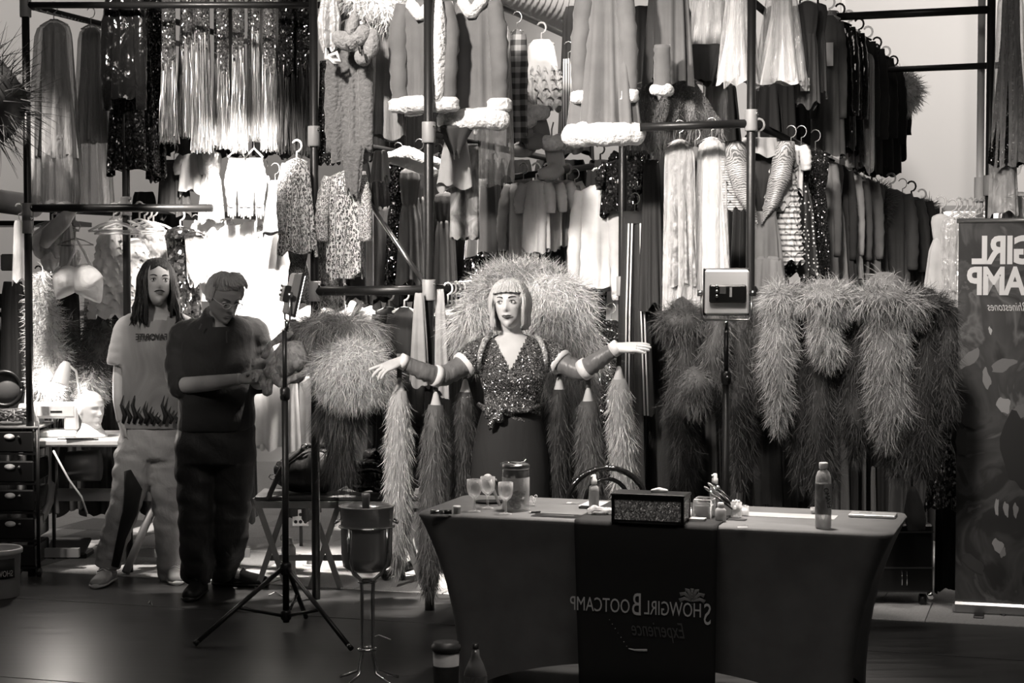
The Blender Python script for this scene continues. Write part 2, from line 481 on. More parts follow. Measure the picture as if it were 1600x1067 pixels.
def G(kind, name, label, x, y0, y1, w0, w1, Y, mat, cat=None, yaw=YAW, group=None, hang='wire', seed=None, depth=.4, folds=7, amp=.14, **o):
    """one garment: (x,y0) its shoulder line, y1 its hem, w0/w1 its widths there, all read off the photograph at depth Y"""
    s = Y / FPX; h = (y1 - y0) * s; a, b = w0 * s / 2, w1 * s / 2
    seed = seed if seed is not None else int(x * 7 + y0 * 3 + y1)
    root = thing(name, label, cat or name.split('_')[-1], P(x, y0, Y), group, yaw)
    if hang: hanger(root, 2 * a * .8, hang)
    m2 = o.get('mat2', mat)
    if kind in ('dress', 'gown'):
        wst = o.get('waist', .32); wk = o.get('wk', .72)
        top = drape(h * wst, [(0, a * .3, 0), (.1, a * .9, .1), (.3, a, .3), (.75, a * .85, .5), (1, a * wk, .4)], folds, amp * .5, depth, seed)
        part('bodice', top, mat, root)
        sk = drape(h * (1 - wst), [(0, a * wk, .25), (.2, lerp(a * wk, b, .45), .6), (1, b, 1)], folds, amp, depth, seed + 1, c=(0, 0, -h * wst + .01), hem=o.get('hem', .012), sway=o.get('sway', (0, 0)), m=22)
        part('skirt', sk, m2, root)
    elif kind == 'skirt':
        part('waistband', drape(h * .07, [(0, a, 0), (1, a, .1)], folds, .05, depth, seed, m=3), mat, root)
        part('cloth', drape(h * .95, [(0, a * .98, .15), (.35, lerp(a, b, .45), .6), (1, b, 1)], folds, amp, depth, seed, c=(0, 0, -h * .05), hem=o.get('hem', .015), m=22), m2, root)
    elif kind == 'cloth':   # something simply folded over or hung by its top edge
        part('cloth', drape(h, [(0, a * .8, .15), (.06, a, .3), (.5, lerp(a, b, .5), .7), (1, b, 1)], folds, amp, depth, seed, hem=o.get('hem', .015), sway=o.get('sway', (0, 0)), m=24), mat, root)
    elif kind in ('shirt', 'jacket', 'coat'):
        part('body', drape(h, [(0, a * .32, 0), (.05, a * .75, .1), (.12, a * .98, .2), (.5, lerp(a, b, .5) * .95, .6), (1, b, 1)], folds, amp, depth, seed, hem=o.get('hem', .01), m=24), mat, root)
        sl = o.get('sleeve', .35 if kind == 'shirt' else .95); sr = a * o.get('sr', .34); spread = o.get('spread', .12)
        for sd in (-1, 1):
            if o.get('only') and o['only'] != sd: continue
            sx = sd * a * .93; L = h * sl
            pts = [(sx * .86, -.01, -h * .05), (sx * 1.08, -.02, -L * .3 - h * .04), (sx * (1.08 + spread), -.03, -L * .65 - h * .04), (sx * (1.05 + spread * 1.1), -.02, -L - h * .04)]
            sv = part('sleeve', limb(pts, [sr * .8, sr, sr * .92, sr * .78], wr=.12, seed=seed + sd), o.get('smat', mat), root)
            if o.get('cuff'):
                q = Vector(pts[-1]); cr = sr * o.get('cuffr', 1.15)
                furroll('cuff', [q + Vector((0, 0, .035 * o.get('cuffh', 1))), q, q - Vector((0, 0, .035 * o.get('cuffh', 1)))], cr, o['cuff'], sv, seed + sd, .85, 'white fur cuff')
        if o.get('trim'):
            furroll('hem_trim', [(b * 1.02 * math.cos(t), b * depth * 1.1 * math.sin(t), -h + .02) for t in np.linspace(PI, 2 * PI, 9)], o.get('trimr', .04), o['trim'], root, seed, label='white fur trim')
        if o.get('front'):
            furroll('front_trim', [(o.get('fx', 0), -a * depth * 1.02, -h * .03), (o.get('fx', 0) + .01, -a * depth * 1.15, -h * .4), (o.get('fx', 0), -b * depth * 1.12, -h * .96)], o.get('frontr', .035), o['front'], root, seed + 4, label='white fur edging down the front')
        if o.get('collar'):
            furroll('collar', [(-a * .5, -.03, -.02), (-a * .3, -a * .4, -.05), (0, -a * .5, -.1), (a * .3, -a * .4, -.05), (a * .5, -.03, -.02)], .03, o['collar'], root, seed + 5, label='fur collar')
    elif kind == 'trousers':
        part('waistband', drape(h * .06, [(0, a, 0), (1, a, .1)], 5, .04, depth, seed, m=3), mat, root)
        for sd in (-1, 1):
            lg = part('leg', drape(h * .97, [(0, a * .56, .1), (.15, a * .55, .3), (1, b * .52, .7)], 5, amp, .55, seed + sd, c=(sd * a * .47, 0, -h * .03), sway=(sd * (b - a) * .5, 0)), mat, root)
            if o.get('cuff'):
                furroll('cuff', [(sd * (a * .47 + (b - a) * .5) + b * .62 * math.cos(t), b * .4 * math.sin(t), -h * .985) for t in np.linspace(PI, 2 * PI, 7)], o.get('cuffr', .035), o['cuff'], lg, seed + sd, label='white fur cuff')
            if o.get('stripe'):
                sm = MB()
                for e in (-1, 1): sm.tube([(sd * a * .47 + e * .009 + a * .2, -a * .5 * .55 - .004, -h * .06), (sd * a * .47 + e * .009 + a * .2 + sd * (b - a) * .2, -b * .36, -h * .5), (sd * (a * .47 + (b - a) * .5) + b * .2 + e * .009, -b * .34, -h)], .005, 6)
                part('side_stripe', sm, o['stripe'], lg, 'pale stripe')
    elif kind == 'fringe':   # sequinned bodice above a curtain of hanging metallic strands
        sp = o.get('split', .45)
        part('bodice', drape(h * sp + .03, [(0, a * .5, .1), (.1, a, .2), (1, a * .95, .8)], 5, amp, depth, seed), mat, root)
        n = int(o.get('n', 170)); rn = np.random.default_rng(seed)
        th = rn.uniform(0, 2 * PI, n); r = rn.uniform(.8, 1.05, n)
        z0 = -h * sp + rn.uniform(-.06, .08, n); base = np.stack([a * r * np.cos(th), a * depth * r * np.sin(th), z0], 1)
        L = h + z0; L = L * rn.uniform(.86, 1.0, n); d = np.stack([rn.normal(size=n) * .02, rn.normal(size=n) * .02, -np.ones(n)], 1)
        rows = []; sd_ = unit(np.stack([np.cos(rn.uniform(-1.2, 1.2, n)), rn.uniform(-.9, .9, n), np.zeros(n)], 1)); w = .0042
        for k in range(6):
            p = base + d * (L * k / 5)[:, None] + rn.normal(size=(n, 3)) * np.array((.0022, .002, 0)) * min(1, k)
            rot = unit(sd_ + rn.normal(size=(n, 3)) * .35); rows += [p - rot * w / 2, p + rot * w / 2]
        V = np.stack(rows, 1).reshape(-1, 3); oo = (np.arange(n) * 12)[:, None]
        Q = np.concatenate([oo + np.array([[2 * k, 2 * k + 1, 2 * k + 3, 2 * k + 2]]) for k in range(5)], 0)
        stuff('fringe', (V, Q), m2, root)
    elif kind == 'ruffle':
        part('lining', drape(h, [(0, a * .5, 0), (.1, a * .8, .2), (1, b * .85, .8)], 5, .08, depth, seed), m2, root)
        n = o.get('n', 8); z0 = o.get('z0', .06); part('ruffle', ruffles(None, -h * z0, -h * .92, a * .9, b * .95, n, seed, depth=depth, waves=o.get('waves', 11)), mat, root)
    elif kind == 'bag':   # clear garment bag over a garment
        if o.get('inner') is not None:
            part('gown', drape(h * o.get('ih', .85), [(0, a * .3, .1), (.03, a * .66, .2), (.3, a * .74, .5), (1, b * o.get('iw', .78), 1)], folds, amp * 1.4, depth * .8, seed + 3, c=(0, 0, -.02), m=22), o['inner'], root)
        part('cover', drape(h, [(0, a * .2, .1), (.02, a * .62, .2), (.05, a * .93, .3), (.1, a, .4), (.5, lerp(a, b, .5), .7), (.97, b, 1), (1, b * .96, 1)], folds, amp, depth, seed, hem=.02, m=24), mat, root, 'clear plastic cover')
    if o.get('tag'):
        q = o['tag']; part('price_tag', MB().box((q[0] * s, -a * depth - .03, -q[1] * s), (.03 if len(q) < 3 else q[2] * s, .002, .05 if len(q) < 3 else q[3] * s)), white_plastic, root, 'white card tag', smooth=False)
    return root


# ------------------------------------------------------------------ feathers

def plume(root, core, mat, n, length, width=.0028, down=.8, out=.5, droop=.5, curl=.45, name='barbs', label=None, corename='core', seg=4, coremat=None):
    """cover a core mesh with ostrich barbs that leave its surface and droop"""
    part(corename, core, coremat or mat, root)
    V = core.arr(); F = core.F; tri = []
    for f in F:
        for k in range(1, len(f) - 1): tri.append((f[0], f[k], f[k + 1]))
    tri = np.array(tri); A, B, C = V[tri[:, 0]], V[tri[:, 1]], V[tri[:, 2]]
    nr = np.cross(B - A, C - A); ar = np.linalg.norm(nr, axis=1); cen = V.mean(0)
    i = RN.choice(len(tri), n, p=ar / ar.sum()); u = RN.uniform(size=(n, 2)); fl = u.sum(1) > 1; u[fl] = 1 - u[fl]
    p = A[i] + (B - A)[i] * u[:, :1] + (C - A)[i] * u[:, 1:]
    nn = unit(nr[i])
    # group the barbs in plumes that share a direction
    cl = np.sin(p[:, :1] * 31 + p[:, 2:] * 23) * .5 + np.sin(p[:, 2:] * 57 + 2) * .4
    d = nn * out + np.array((0, 0, -down)) + RN.normal(size=(n, 3)) * .28 + np.concatenate([cl * .3, cl * 0, cl * .1], 1)
    stuff(name, strands(p - nn * .004, d, length, width, droop, curl, seg), mat, root, label)
    return root


def tassel(label, v, px0, py0, px1, py1, w, Y, group=None, n=2600, cone=True, cap=.5):
    """long ostrich tail hanging from a small cone by a strap"""
    s = Y / FPX; top = P(px0, py0, Y); bot = P(px1, py1, Y)
    root = thing('feather_tassel', label, 'tassel', top, group); d = bot - top; r = w * s / 2
    if cone:
        c = MB(); c.lathe([(.006, 0), (.012, -.01), (.018, -.035), (.03, -.075), (.034, -.085)], 16); part('cone', c, cloth(cap, 'tassel_cone_%d' % (cap * 100), .2), root, 'pale stitched cone cap')
        part('strap', MB().box((0, 0, .05), (.022, .004, .12)), cloth(.12), root)
    z0 = -.06 if cone else 0
    pts = [Vector((d.x * t, d.y * t, z0 + (d.z - z0) * t)) for t in (0, .1, .3, .6, .85, .97)]
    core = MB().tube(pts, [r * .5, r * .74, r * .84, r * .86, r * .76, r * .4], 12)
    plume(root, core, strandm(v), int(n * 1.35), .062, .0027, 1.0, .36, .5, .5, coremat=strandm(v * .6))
    return root
# ------------------------------------------------------------------ people builders

def fuse(mb, voxel, smooth=2, extra=None):
    """grow one continuous surface out of overlapping pieces"""
    me = bpy.data.meshes.new('fuse'); me.from_pydata(mb.arr().tolist(), [], mb.F); me.update()
    o = bpy.data.objects.new('fuse', me); COL.objects.link(o)
    r = o.modifiers.new('r', 'REMESH'); r.mode = 'VOXEL'; r.voxel_size = voxel
    if smooth: q = o.modifiers.new('s', 'SMOOTH'); q.iterations = smooth; q.factor = .5
    dg = bpy.context.evaluated_depsgraph_get(); out = bpy.data.meshes.new_from_object(o.evaluated_get(dg))
    bpy.data.objects.remove(o); bpy.data.meshes.remove(me); return out


def mesh_data(me):
    V = np.empty(len(me.vertices) * 3, np.float32); me.vertices.foreach_get('co', V)
    return V.reshape(-1, 3), [tuple(p.vertices) for p in me.polygons]


def recut(me, keep=None, move=None):
    """keep(center array) -> mask of faces kept; move(V) -> V"""
    V, F = mesh_data(me)
    if move is not None: V = move(V)
    if keep is not None:
        F4 = [f if len(f) == 4 else f + (f[-1],) for f in F]; c = V[np.array(F4)].mean(1); k = keep(c); F = [f for f, q in zip(F, k) if q]
    m = bpy.data.meshes.new('cut'); m.from_pydata(V.tolist(), [], F); m.update(); bpy.data.meshes.remove(me); return m


def xf(mb, mat):
    A = np.array(mat); V = mb.arr() @ A[:3, :3].T + A[:3, 3]; o = MB(); o.add(V, mb.F); return o


def cat(*mbs):
    o = MB()
    for m in mbs: o.add(m.arr(), m.F)
    return o


U_ = [-1, -.93, -.8, -.6, -.3, 0, .2, .5, .75, .9, 1]
HX = [.012, .026, .042, .057, .067, .073, .075, .070, .055, .036, .004]
HF = [.062, .073, .079, .084, .086, .089, .091, .086, .068, .045, .004]
HB = [.02, .025, .034, .048, .075, .094, .1, .093, .072, .048, .004]
HH = .117


def head_ring(z, th, grow=0.0):
    u = np.clip(np.asarray(z) / HH, -1, 1)
    X = np.interp(u, U_, HX) + grow; Fr = np.interp(u, U_, HF) + grow; Bk = np.interp(u, U_, HB) + grow
    s = np.sin(th); return X * np.cos(th), np.where(s < 0, Fr, Bk) * s


def g2(x, z, cx, cz, sx, sz): return np.exp(-((x - cx) / sx) ** 2 - ((z - cz) / sz) ** 2)


def head_mb(jaw=1.0, nose=1.0, n=80, m=72):
    th = np.arange(n) * 2 * PI / n; th = th + .35 * np.sin(2 * (th - 1.5 * PI)) * -.5   # denser at the face
    rg = []
    for i in range(m + 1):
        z = HH * math.cos(PI * (m - i) / m) * .999; zz = np.full(n, z); x, y = head_ring(z, th)
        fr = np.clip(-np.sin(th) * 1.6, 0, 1) ** .7; a = abs(x)
        d = .013 * nose * np.exp(-(x / .0085) ** 2) * np.clip((.03 - z) / .05, 0, 1) * (z > -.036)
        d = d + .013 * nose * g2(x, z, 0, -.025, .0105, .011) + .005 * g2(a, z, .013, -.029, .006, .007)
        d = d - .010 * g2(a, z, .031, .008, .015, .010) + .005 * g2(a, z, .028, .026, .02, .007) + .005 * g2(a, z, .044, -.018, .016, .014)
        d = d + .006 * g2(x, z, 0, -.055, .019, .006) + .007 * g2(x, z, 0, -.067, .017, .006) - .006 * g2(x, z, 0, -.061, .021, .0022)
        d = d + .007 * g2(x, z, 0, -.1, .02, .014) - .004 * g2(x, z, 0, -.08, .018, .006) - .003 * g2(a, z, .03, -.06, .01, .02)
        x = x * (1 + (jaw - 1) * np.clip(-z / .08, 0, 1))
        rg.append(np.stack([x, y - d * fr, zz], 1))
    b = MB().rings(rg)
    for s in (-1, 1): b.ball((s * .074, .008, -.004), (.009, .021, .030), 10, 10)
    return b


def hand_mb(curl=(.2, .25, .3, .35), spread=.12, thumb=(.75, .62, -.2), side=1, sc=1.0, tcurl=.3):
    """palm and five fingers; fingers along +X, back of the hand +Z, thumb to +Y*side"""
    b = MB(); rg = []
    for x, w, h, z in ((-.02, .024, .02, 0), (0, .026, .019, 0), (.02, .034, .017, 0), (.05, .041, .0145, .001), (.075, .042, .012, .002), (.09, .04, .009, .002)):
        th = np.arange(14) * 2 * PI / 14; rg.append(np.stack([np.full(14, x), w * np.sign(np.cos(th)) * abs(np.cos(th)) ** .7, h * np.sin(th) + z], 1))
    b.rings(rg)
    for k, (y, L, r) in enumerate(((.030, .070, .0088), (.011, .078, .009), (-.010, .073, .0086), (-.030, .057, .0076))):
        a = curl[k]; q = Vector((.078, y, .002)); pts = [Vector((.05, y * .8, 0)), q]; ang = 0; yaw = spread * (y / .03)
        for sgm, fr in enumerate((.45, .31, .24)):
            ang += a * (.75 if sgm == 0 else 1); q = q + Vector((math.cos(ang) * math.cos(yaw), math.cos(ang) * math.sin(yaw), -math.sin(ang))) * (L * fr); pts.append(q)
        b.tube(pts, [r, r * 1.05, r, r * .93, r * .72], 8)
    d = Vector(thumb).normalized(); q0 = Vector((.008, .018, -.004)); q1 = q0 + d * .035; q2 = q1 + (d + Vector((tcurl, -tcurl * .3, 0))).normalized() * .03; q3 = q2 + (d + Vector((tcurl * 2, -tcurl, 0))).normalized() * .024
    b.tube([q0, q1, q2, q3], [.014, .0115, .0098, .0068], 8)
    if side < 0:
        V = b.arr(); V[:, 1] *= -1; o = MB(); o.add(V, [f[::-1] for f in b.F]); b = o
    V = b.arr() * sc; o = MB(); o.add(V, b.F); return o


def frame(loc, xd, zd):
    x = Vector(xd).normalized(); y = Vector(zd).cross(x).normalized(); z = x.cross(y)
    m = Matrix((x, y, z)).transposed().to_4x4(); m.translation = loc; return m


def hand_at(wrist, xd, zd, **k):
    me = fuse(hand_mb(**k), .0034, 1); V, F = mesh_data(me); o = MB(); o.add(V, F); bpy.data.meshes.remove(me); return xf(o, frame(wrist, xd, zd))


def torso(sec):
    """loft of elliptic sections (center, half-width, half-depth)"""
    th = np.arange(28) * 2 * PI / 28; rg = []
    n = 6; u = np.linspace(0, len(sec) - 1, (len(sec) - 1) * n + 1)
    A = np.array([(*c, w, d) for c, w, d in sec], float); Q = np.stack([np.interp(u, range(len(sec)), A[:, k]) for k in range(5)], 1)
    for _ in range(3): Q[1:-1] = (Q[:-2] + 2 * Q[1:-1] + Q[2:]) / 4
    for x, y, z, w, d in Q: rg.append(np.stack([x + w * np.cos(th), y + d * np.sign(np.sin(th)) * abs(np.sin(th)) ** .85, np.full(28, z)], 1))
    return MB().rings(rg)


def hair_patch(a0, a1, zend, grow, n=40, m=22, back=None, wav=0, seed=0, ztop=HH, amp=.004, strandn=14):
    """sheet of hair from the crown to zend(angle); angle 0 = face, pi = nape; grow(t, angle) = distance off the skull"""
    rn = np.random.default_rng(seed); ang = np.linspace(a0, a1, n); out = []; inn = []
    for k, a in enumerate(ang):
        th = 1.5 * PI + a; ze = zend(a); r1 = []; r2 = []
        for i in range(m):
            t = i / (m - 1); z = lerp(ztop * .999, ze, t ** 1.0 if ze < 0 else t)
            zz = max(z, -.05); gr = grow(t, a) + amp * math.sin(strandn * a + wav * t * 6 + seed) * min(1, t * 2) + .002 * math.sin(37 * a + seed)
            x, y = head_ring(zz, th, gr); x2, y2 = head_ring(zz, th, gr - .012)
            top = max(0, (z - .5 * HH) / (.5 * HH)); r1.append((float(x), float(y), z + gr * top)); r2.append((float(x2), float(y2), z + (gr - .012) * top - (.0 if i < m - 1 else -.004)))
        out.append(r1); inn.append(r2)
    O = np.array(out); I = np.array(inn)
    # a closed slab: out columns then inner columns
    ring = np.concatenate([O, I[:, ::-1]], 1)
    return MB().rings(ring)


hair_m = {}


def hairmat(v, name):
    return M(name, v, .42, bump=(160, .7, .05), spec=.5)


def face_parts(root, T, brow=.03, iris=.02, lip=None, lash=.01, lipv=.2, mous=None, look=(0, 0)):
    """eyes, brows, lips as parts of the person; T = head matrix"""
    for s in (-1, 1):
        e = part('eye', xf(MB().ball((s * .031, -.0765, .007), (.0135, .0125, .0098), 14, 10), T), eye_white, root, 'eye white')
        part('iris', xf(MB().ball((s * .031 + look[0], -.0865, .007 + look[1]), (.0056, .003, .0056), 10, 8), T), M('iris_%d' % (iris * 1000), iris, .2, kind='flat'), e, 'dark iris')
        pts = [(s * .031 + dx, -.0885 + .35 * abs(dx), .0145 - dx * dx * 26 + .0012 * s * (dx * s > 0)) for dx in np.linspace(-.015, .015, 7)]
        part('eyelid', xf(MB().tube(pts, [.0012, .002, .0024, .0026, .0024, .002, .0012], 6), T), M('lash_%d' % (lash * 1000), lash, .6, kind='flat'), root, 'dark upper lid')
        pts = [(s * (.013 + .034 * t), -.0935 + .02 * t * t, .0255 + .007 * math.sin(t * 2.4) + .001) for t in np.linspace(0, 1, 7)]
        part('eyebrow', xf(MB().tube(pts, [.0022, .003, .003, .0028, .0024, .0018, .001], 6), T), M('brow_%d' % (brow * 1000), brow, .8, kind='flat'), root, 'dark eyebrow')
    if lip is not None:
        up = [(x, -.0945 + abs(x) * .38, -.0572 - .0012 * math.cos(x * 300) + 2.2 * x * x) for x in np.linspace(-.0255, .0255, 9)]
        lo = [(x, -.0955 + abs(x) * .42, -.0665 + 13 * x * x) for x in np.linspace(-.023, .023, 9)]
        b = MB().tube(up, [.0008, .0018, .0026, .003, .0027, .003, .0026, .0018, .0008], 8); b.tube(lo, [.0008, .002, .003, .0035, .0036, .0035, .003, .002, .0008], 8)
        part('lips', xf(b, T), M('lip_%d' % (lipv * 1000), lipv, .35, kind='flat'), root, 'darker painted lips' if lipv < .2 else 'lips')


def headframe(center, yaw, pitch, roll=0):
    """yaw > 0 turns the face to the photograph's right, pitch > 0 lifts the chin"""
    m = Matrix.Rotation(yaw, 4, 'Z') @ Matrix.Rotation(-pitch, 4, 'X') @ Matrix.Rotation(roll, 4, 'Y'); m.translation = center; return m


def scaled(T, s): return T @ Matrix.Diagonal((s, s, s, 1))


def jersey(pieces, voxel, mat, root, name, label=None, keep=None, move=None, smooth=3):
    me = fuse(cat(*pieces), voxel, smooth)
    if keep is not None or move is not None: me = recut(me, keep, move)
    return link(name, me, mat, root, label)


def creases(amp, fx, fz, ph=0):
    """shallow cloth creases pressed into a fused garment"""
    def f(V):
        x, y, z = V[:, 0], V[:, 1], V[:, 2]
        w = np.sin(z * fz + np.sin(x * fx + ph) * 2.2 + y * 9 + ph) * np.cos(x * fx * .7 + z * fz * .4 + ph)
        V = V.copy(); V[:, 1] += amp * w; V[:, 0] += amp * .5 * np.sin(z * fz * 1.3 + ph); return V
    return f
# ------------------------------------------------------------------ people

def shoe(name, heel, d, L, mat, sole_mat, parent, label=None, hi=.085):
    """shoe standing at heel (floor point), pointing along d"""
    d = Vector((d[0], d[1], 0)).normalized(); sd = Vector((-d.y, d.x, 0)); up = Vector((0, 0, 1)); heel = Vector((heel[0], heel[1], 0))

    def lof(sec, zb):
        rg = []; th = np.arange(18) * 2 * PI / 18
        for t, w, h in sec:
            c = heel + d * (L * t)
            rg.append([tuple(c + sd * (w * math.cos(a)) + up * (zb + (h * max(math.sin(a), -.02) if h > .03 else h * .5 + h * .5 * math.sin(a)))) for a in th])
        return MB().rings(rg)
    o = part(name, lof([(-.02, .018, hi * .8), (.03, .034, hi * 1.05), (.15, .038, hi * 1.1), (.32, .037, hi), (.5, .041, hi * .72), (.7, .045, hi * .55), (.88, .04, hi * .46), (.98, .024, hi * .36)], .022), mat, parent, label)
    part('sole', lof([(-.03, .02, .026), (.03, .038, .026), (.2, .04, .026), (.45, .041, .026), (.7, .049, .026), (.9, .044, .026), (1.01, .022, .026)], .0), sole_mat, o)
    lc = MB()
    for k in range(4):
        t = .3 + k * .08; c = heel + d * (L * t) + up * (.022 + hi * (1.04 - k * .1))
        lc.tube([c - sd * .03 + up * -.012, c + up * .004, c + sd * .03 + up * -.012], .0035, 6)
    part('laces', lc, sole_mat, o)
    return o


# ---- woman in the middle, arms spread
YW = 8.3; sW = YW / FPX
W = lambda x, y, dy=0: P(x, y, YW + dy)
wroot = thing('person', 'blonde woman in a sequinned tied vest, arms spread to both sides, behind the table', 'person', (W(797, 600).x, YW, 0))
O = -wroot.location


def L_(b): V = b.arr() + np.array(O); o = MB(); return o.add(V, b.F)


def limbs(pts, rad, **k): return limb(pts, rad, **k)


Th = scaled(headframe(W(797, 476, -.03), -.23, .08, -.05), .955)
aL = [W(760, 543, .01), W(725, 570, -.04), W(690, 590, -.1), W(660, 580, -.14), W(627, 564, -.17)]
aR = [W(846, 543, .01), W(876, 566, -.04), W(907, 581, -.1), W(935, 563, -.14), W(964, 543, -.17)]
tor = [(W(800, 522), .052, .05), (W(801, 531), .105, .066), (W(802, 541), .145, .085), (W(802, 566), .155, .105), (W(802, 592, -.01), .142, .115), (W(801, 615), .122, .09), (W(800, 640), .118, .085), (W(798, 672), .148, .105), (W(797, 705), .165, .115), (W(797, 740), .15, .11)]
hm = fuse(head_mb(.93, .92), .0045, 1); Vh, Fh = mesh_data(hm); headw = MB().add(Vh, Fh); bpy.data.meshes.remove(hm)
bod = cat(torso(tor), limb([W(798, 498, -.02), W(799, 515, 0), W(801, 535, .02)], [.052, .047, .06], flat=1), limb(aL, [.05, .044, .036, .034, .024], flat=1), limb(aR, [.05, .044, .036, .034, .024], flat=1))
for sx in (-1, 1):
    hip = W(797 + sx * 26, 725); bod = cat(bod, limb([hip, Vector((hip.x, YW - .01, .48)), Vector((hip.x, YW + .02, .08))], [.09, .058, .038], flat=1), MB().ball((hip.x, YW - .04, .04), (.04, .11, .04)))
bm_ = fuse(bod, .0085, 3); Vb, Fb = mesh_data(bm_)
handL = hand_at(aL[-1], (W(582, 583, -.22) - aL[-1]), (-.1, -.45, 1), side=-1, curl=(.05, .28, .42, .3), spread=.22, thumb=(.5, .8, -.3))
handR = hand_at(aR[-1], (W(1022, 543, -.2) - aR[-1]), (.05, -.55, 1), side=1, curl=(.12, .1, .08, .12), spread=.12, thumb=(.62, .5, -.75))
body = cat(MB().add(Vb, Fb), xf(headw, Th), handL, handR)
part('body', L_(body), skin_pale, wroot, 'bare skin')
TL = Matrix.Translation(O) @ Th
face_parts(wroot, TL, brow=.03, iris=.02, lip=1, lipv=.09, lash=.008, look=(-.002, 0))
part('cheek_gem', xf(MB().ball((.047, -.072, -.02), .0022, 8, 6), TL), M('gem', .9, .05, 1, kind='flat'), wroot, 'tiny bright cheek gem')
hb = hairmat(.62, 'platinum_hair')
zs = lambda a: -.125 if abs(a) > .95 else lerp(-.118, -.125, 1)
bob = hair_patch(.92, 2 * PI - .92, lambda a: -.122, lambda t, a: .013 + .022 * math.sin(min(1, t * 1.1) * 2.0) * (1 if t < .93 else .5), n=70, m=26, amp=.0015)
ban = hair_patch(-1.0, 1.0, lambda a: .054 - .004 * abs(a) + .002 * math.sin(23 * a), lambda t, a: .012 + .006 * t, n=44, m=14, amp=.0012)
part('hair', xf(cat(bob, ban), TL), hb, wroot, 'platinum bob with a straight fringe')
# vest
vest_t = [(c, w + .012, d + .014) for c, w, d in tor[:8]]
sl = [limb([aL[0] + Vector((.03, 0, .005)), aL[0].lerp(aL[1], .5), aL[0].lerp(aL[1], .95)], [.062, .072, .066], wr=.06, flat=1), limb([aR[0] + Vector((-.03, 0, .005)), aR[0].lerp(aR[1], .5), aR[0].lerp(aR[1], .95)], [.062, .072, .066], wr=.06, flat=1)]
zv, zt = W(0, 578).z, W(0, 519).z; xc = W(797, 0).x


def vkeep(c):
    v = (c[:, 1] < YW - .01) & (c[:, 2] > zv + abs(c[:, 0] - xc) * 2.0)
    top = (c[:, 2] > zt - .012) & (abs(c[:, 0] - xc) < .075)
    return ~(v | top | (c[:, 2] < W(0, 655).z))


vm = fuse(cat(torso(vest_t), *sl), .009, 3); vm = recut(vm, vkeep, creases(.0035, 14, 60)); 
Vv, Fv = mesh_data(vm)
part('vest', L_(MB().add(Vv, Fv)), M('glitter_vest', .6, .22, .75, kind='sequin', k=.62, v2=.02), wroot, 'dark sequinned vest tied at the waist')
kn = MB(); kc = W(775, 640, -.13)
for dx, dz, w in ((-.045, -.03, .02), (.02, -.05, .022), (-.025, -.075, .017), (.045, .0, .018)):
    kn.tube([kc, kc + Vector((dx * .6, -.012, dz * .5)), kc + Vector((dx, -.006, dz)), kc + Vector((dx * 1.1, .004, dz * 1.25))], [.016, w, w * .9, .004], 10, flat=((0, 1, 0), .55))
kn.ball(tuple(kc), (.02, .016, .018)); kn.tube([W(748, 632, -.04), W(760, 640, -.11), kc], [.012, .016, .014], 8); kn.tube([W(850, 632, -.04), W(820, 641, -.125), kc], [.012, .016, .014], 8)
part('knot', L_(kn), MATS['glitter_vest'], wroot)
for sd in (-1, 1):
    lp = MB(); pp = [W(801 + sd * 34, 521, -.03), W(801 + sd * 44, 533, -.09), W(801 + sd * 51, 552, -.11), W(801 + sd * 53, 578, -.09)]
    lp.tube(pp, [.012, .013, .012, .008], 8, flat=((0, 1, 0), .35)); part('shoulder_strap', L_(lp), M('pale_sequin', .75, .3, .3, kind='sequin', k=.7, v2=.4), wroot, 'pale beaded strap')
for a in (aL, aR):
    q = [a[0].lerp(a[1], .85), a[1], a[2], a[3], a[4]]
    part('sleeve', L_(limb(q, [.056, .05, .045, .041, .03], wr=.09, flat=1, wk=16, n=20, sub=9)), M('grey_satin_sleeve', .16, .4, bump=(16, .6), spec=.5), wroot, 'grey satin sleeve')
    for t in ((0, 1, .95, .063), (2, 3, .25, .05), (3, 4, .92, .036)):
        c0 = a[t[0]].lerp(a[t[1]], t[2]); dr = (a[min(t[1] + 0, 4)] - a[t[0]]).normalized() * .017
        part('cuff', L_(MB().tube([c0 - dr, c0 + dr], t[3], 18)), cloth(.8, 'white_cuff'), wroot, 'white band')
part('skirt', L_(torso([(W(799, 630), .125, .095), (W(798, 660), .15, .115), (W(797, 705), .18, .13), (W(797, 745), .185, .14), (Vector((W(797, 0).x, YW, .45)), .19, .15), (Vector((W(797, 0).x, YW, .06)), .21, .17)])), cloth(.018, 'black_skirt'), wroot, 'plain black skirt')

# ---- young man with long dark hair
YY = 9.85; sY = YY / FPX
W = lambda x, y, dy=0: P(x, y, YY + dy)
yroot = thing('person', 'young man with long dark hair and moustache in a printed grey tee', 'person', (W(243, 600).x, YY, 0)); O = -yroot.location
Th = scaled(headframe(W(245, 443, -.03), .36, .16, .03), 1.04)
aL = [W(203, 505, .02), W(193, 545, .02), W(187, 590, 0), W(186, 625, -.04), W(190, 660, -.06)]
aR = [W(288, 505, .04), W(300, 550, .08), W(302, 600, .1), W(296, 650, .08)]
tor = [(W(246, 487), .062, .06), (W(246, 495), .15, .085), (W(246, 508), .185, .1), (W(246, 545), .185, .115), (W(244, 600), .165, .11), (W(240, 650), .165, .11), (W(238, 690), .17, .115)]
hm = fuse(head_mb(1.0, .95), .0045, 1); Vh, Fh = mesh_data(hm); headm = MB().add(Vh, Fh)
kneeL, ankL = W(196, 785, -.1), W(168, 880, -.05); kneeR, ankR = W(262, 790, 0), W(266, 885, .05)
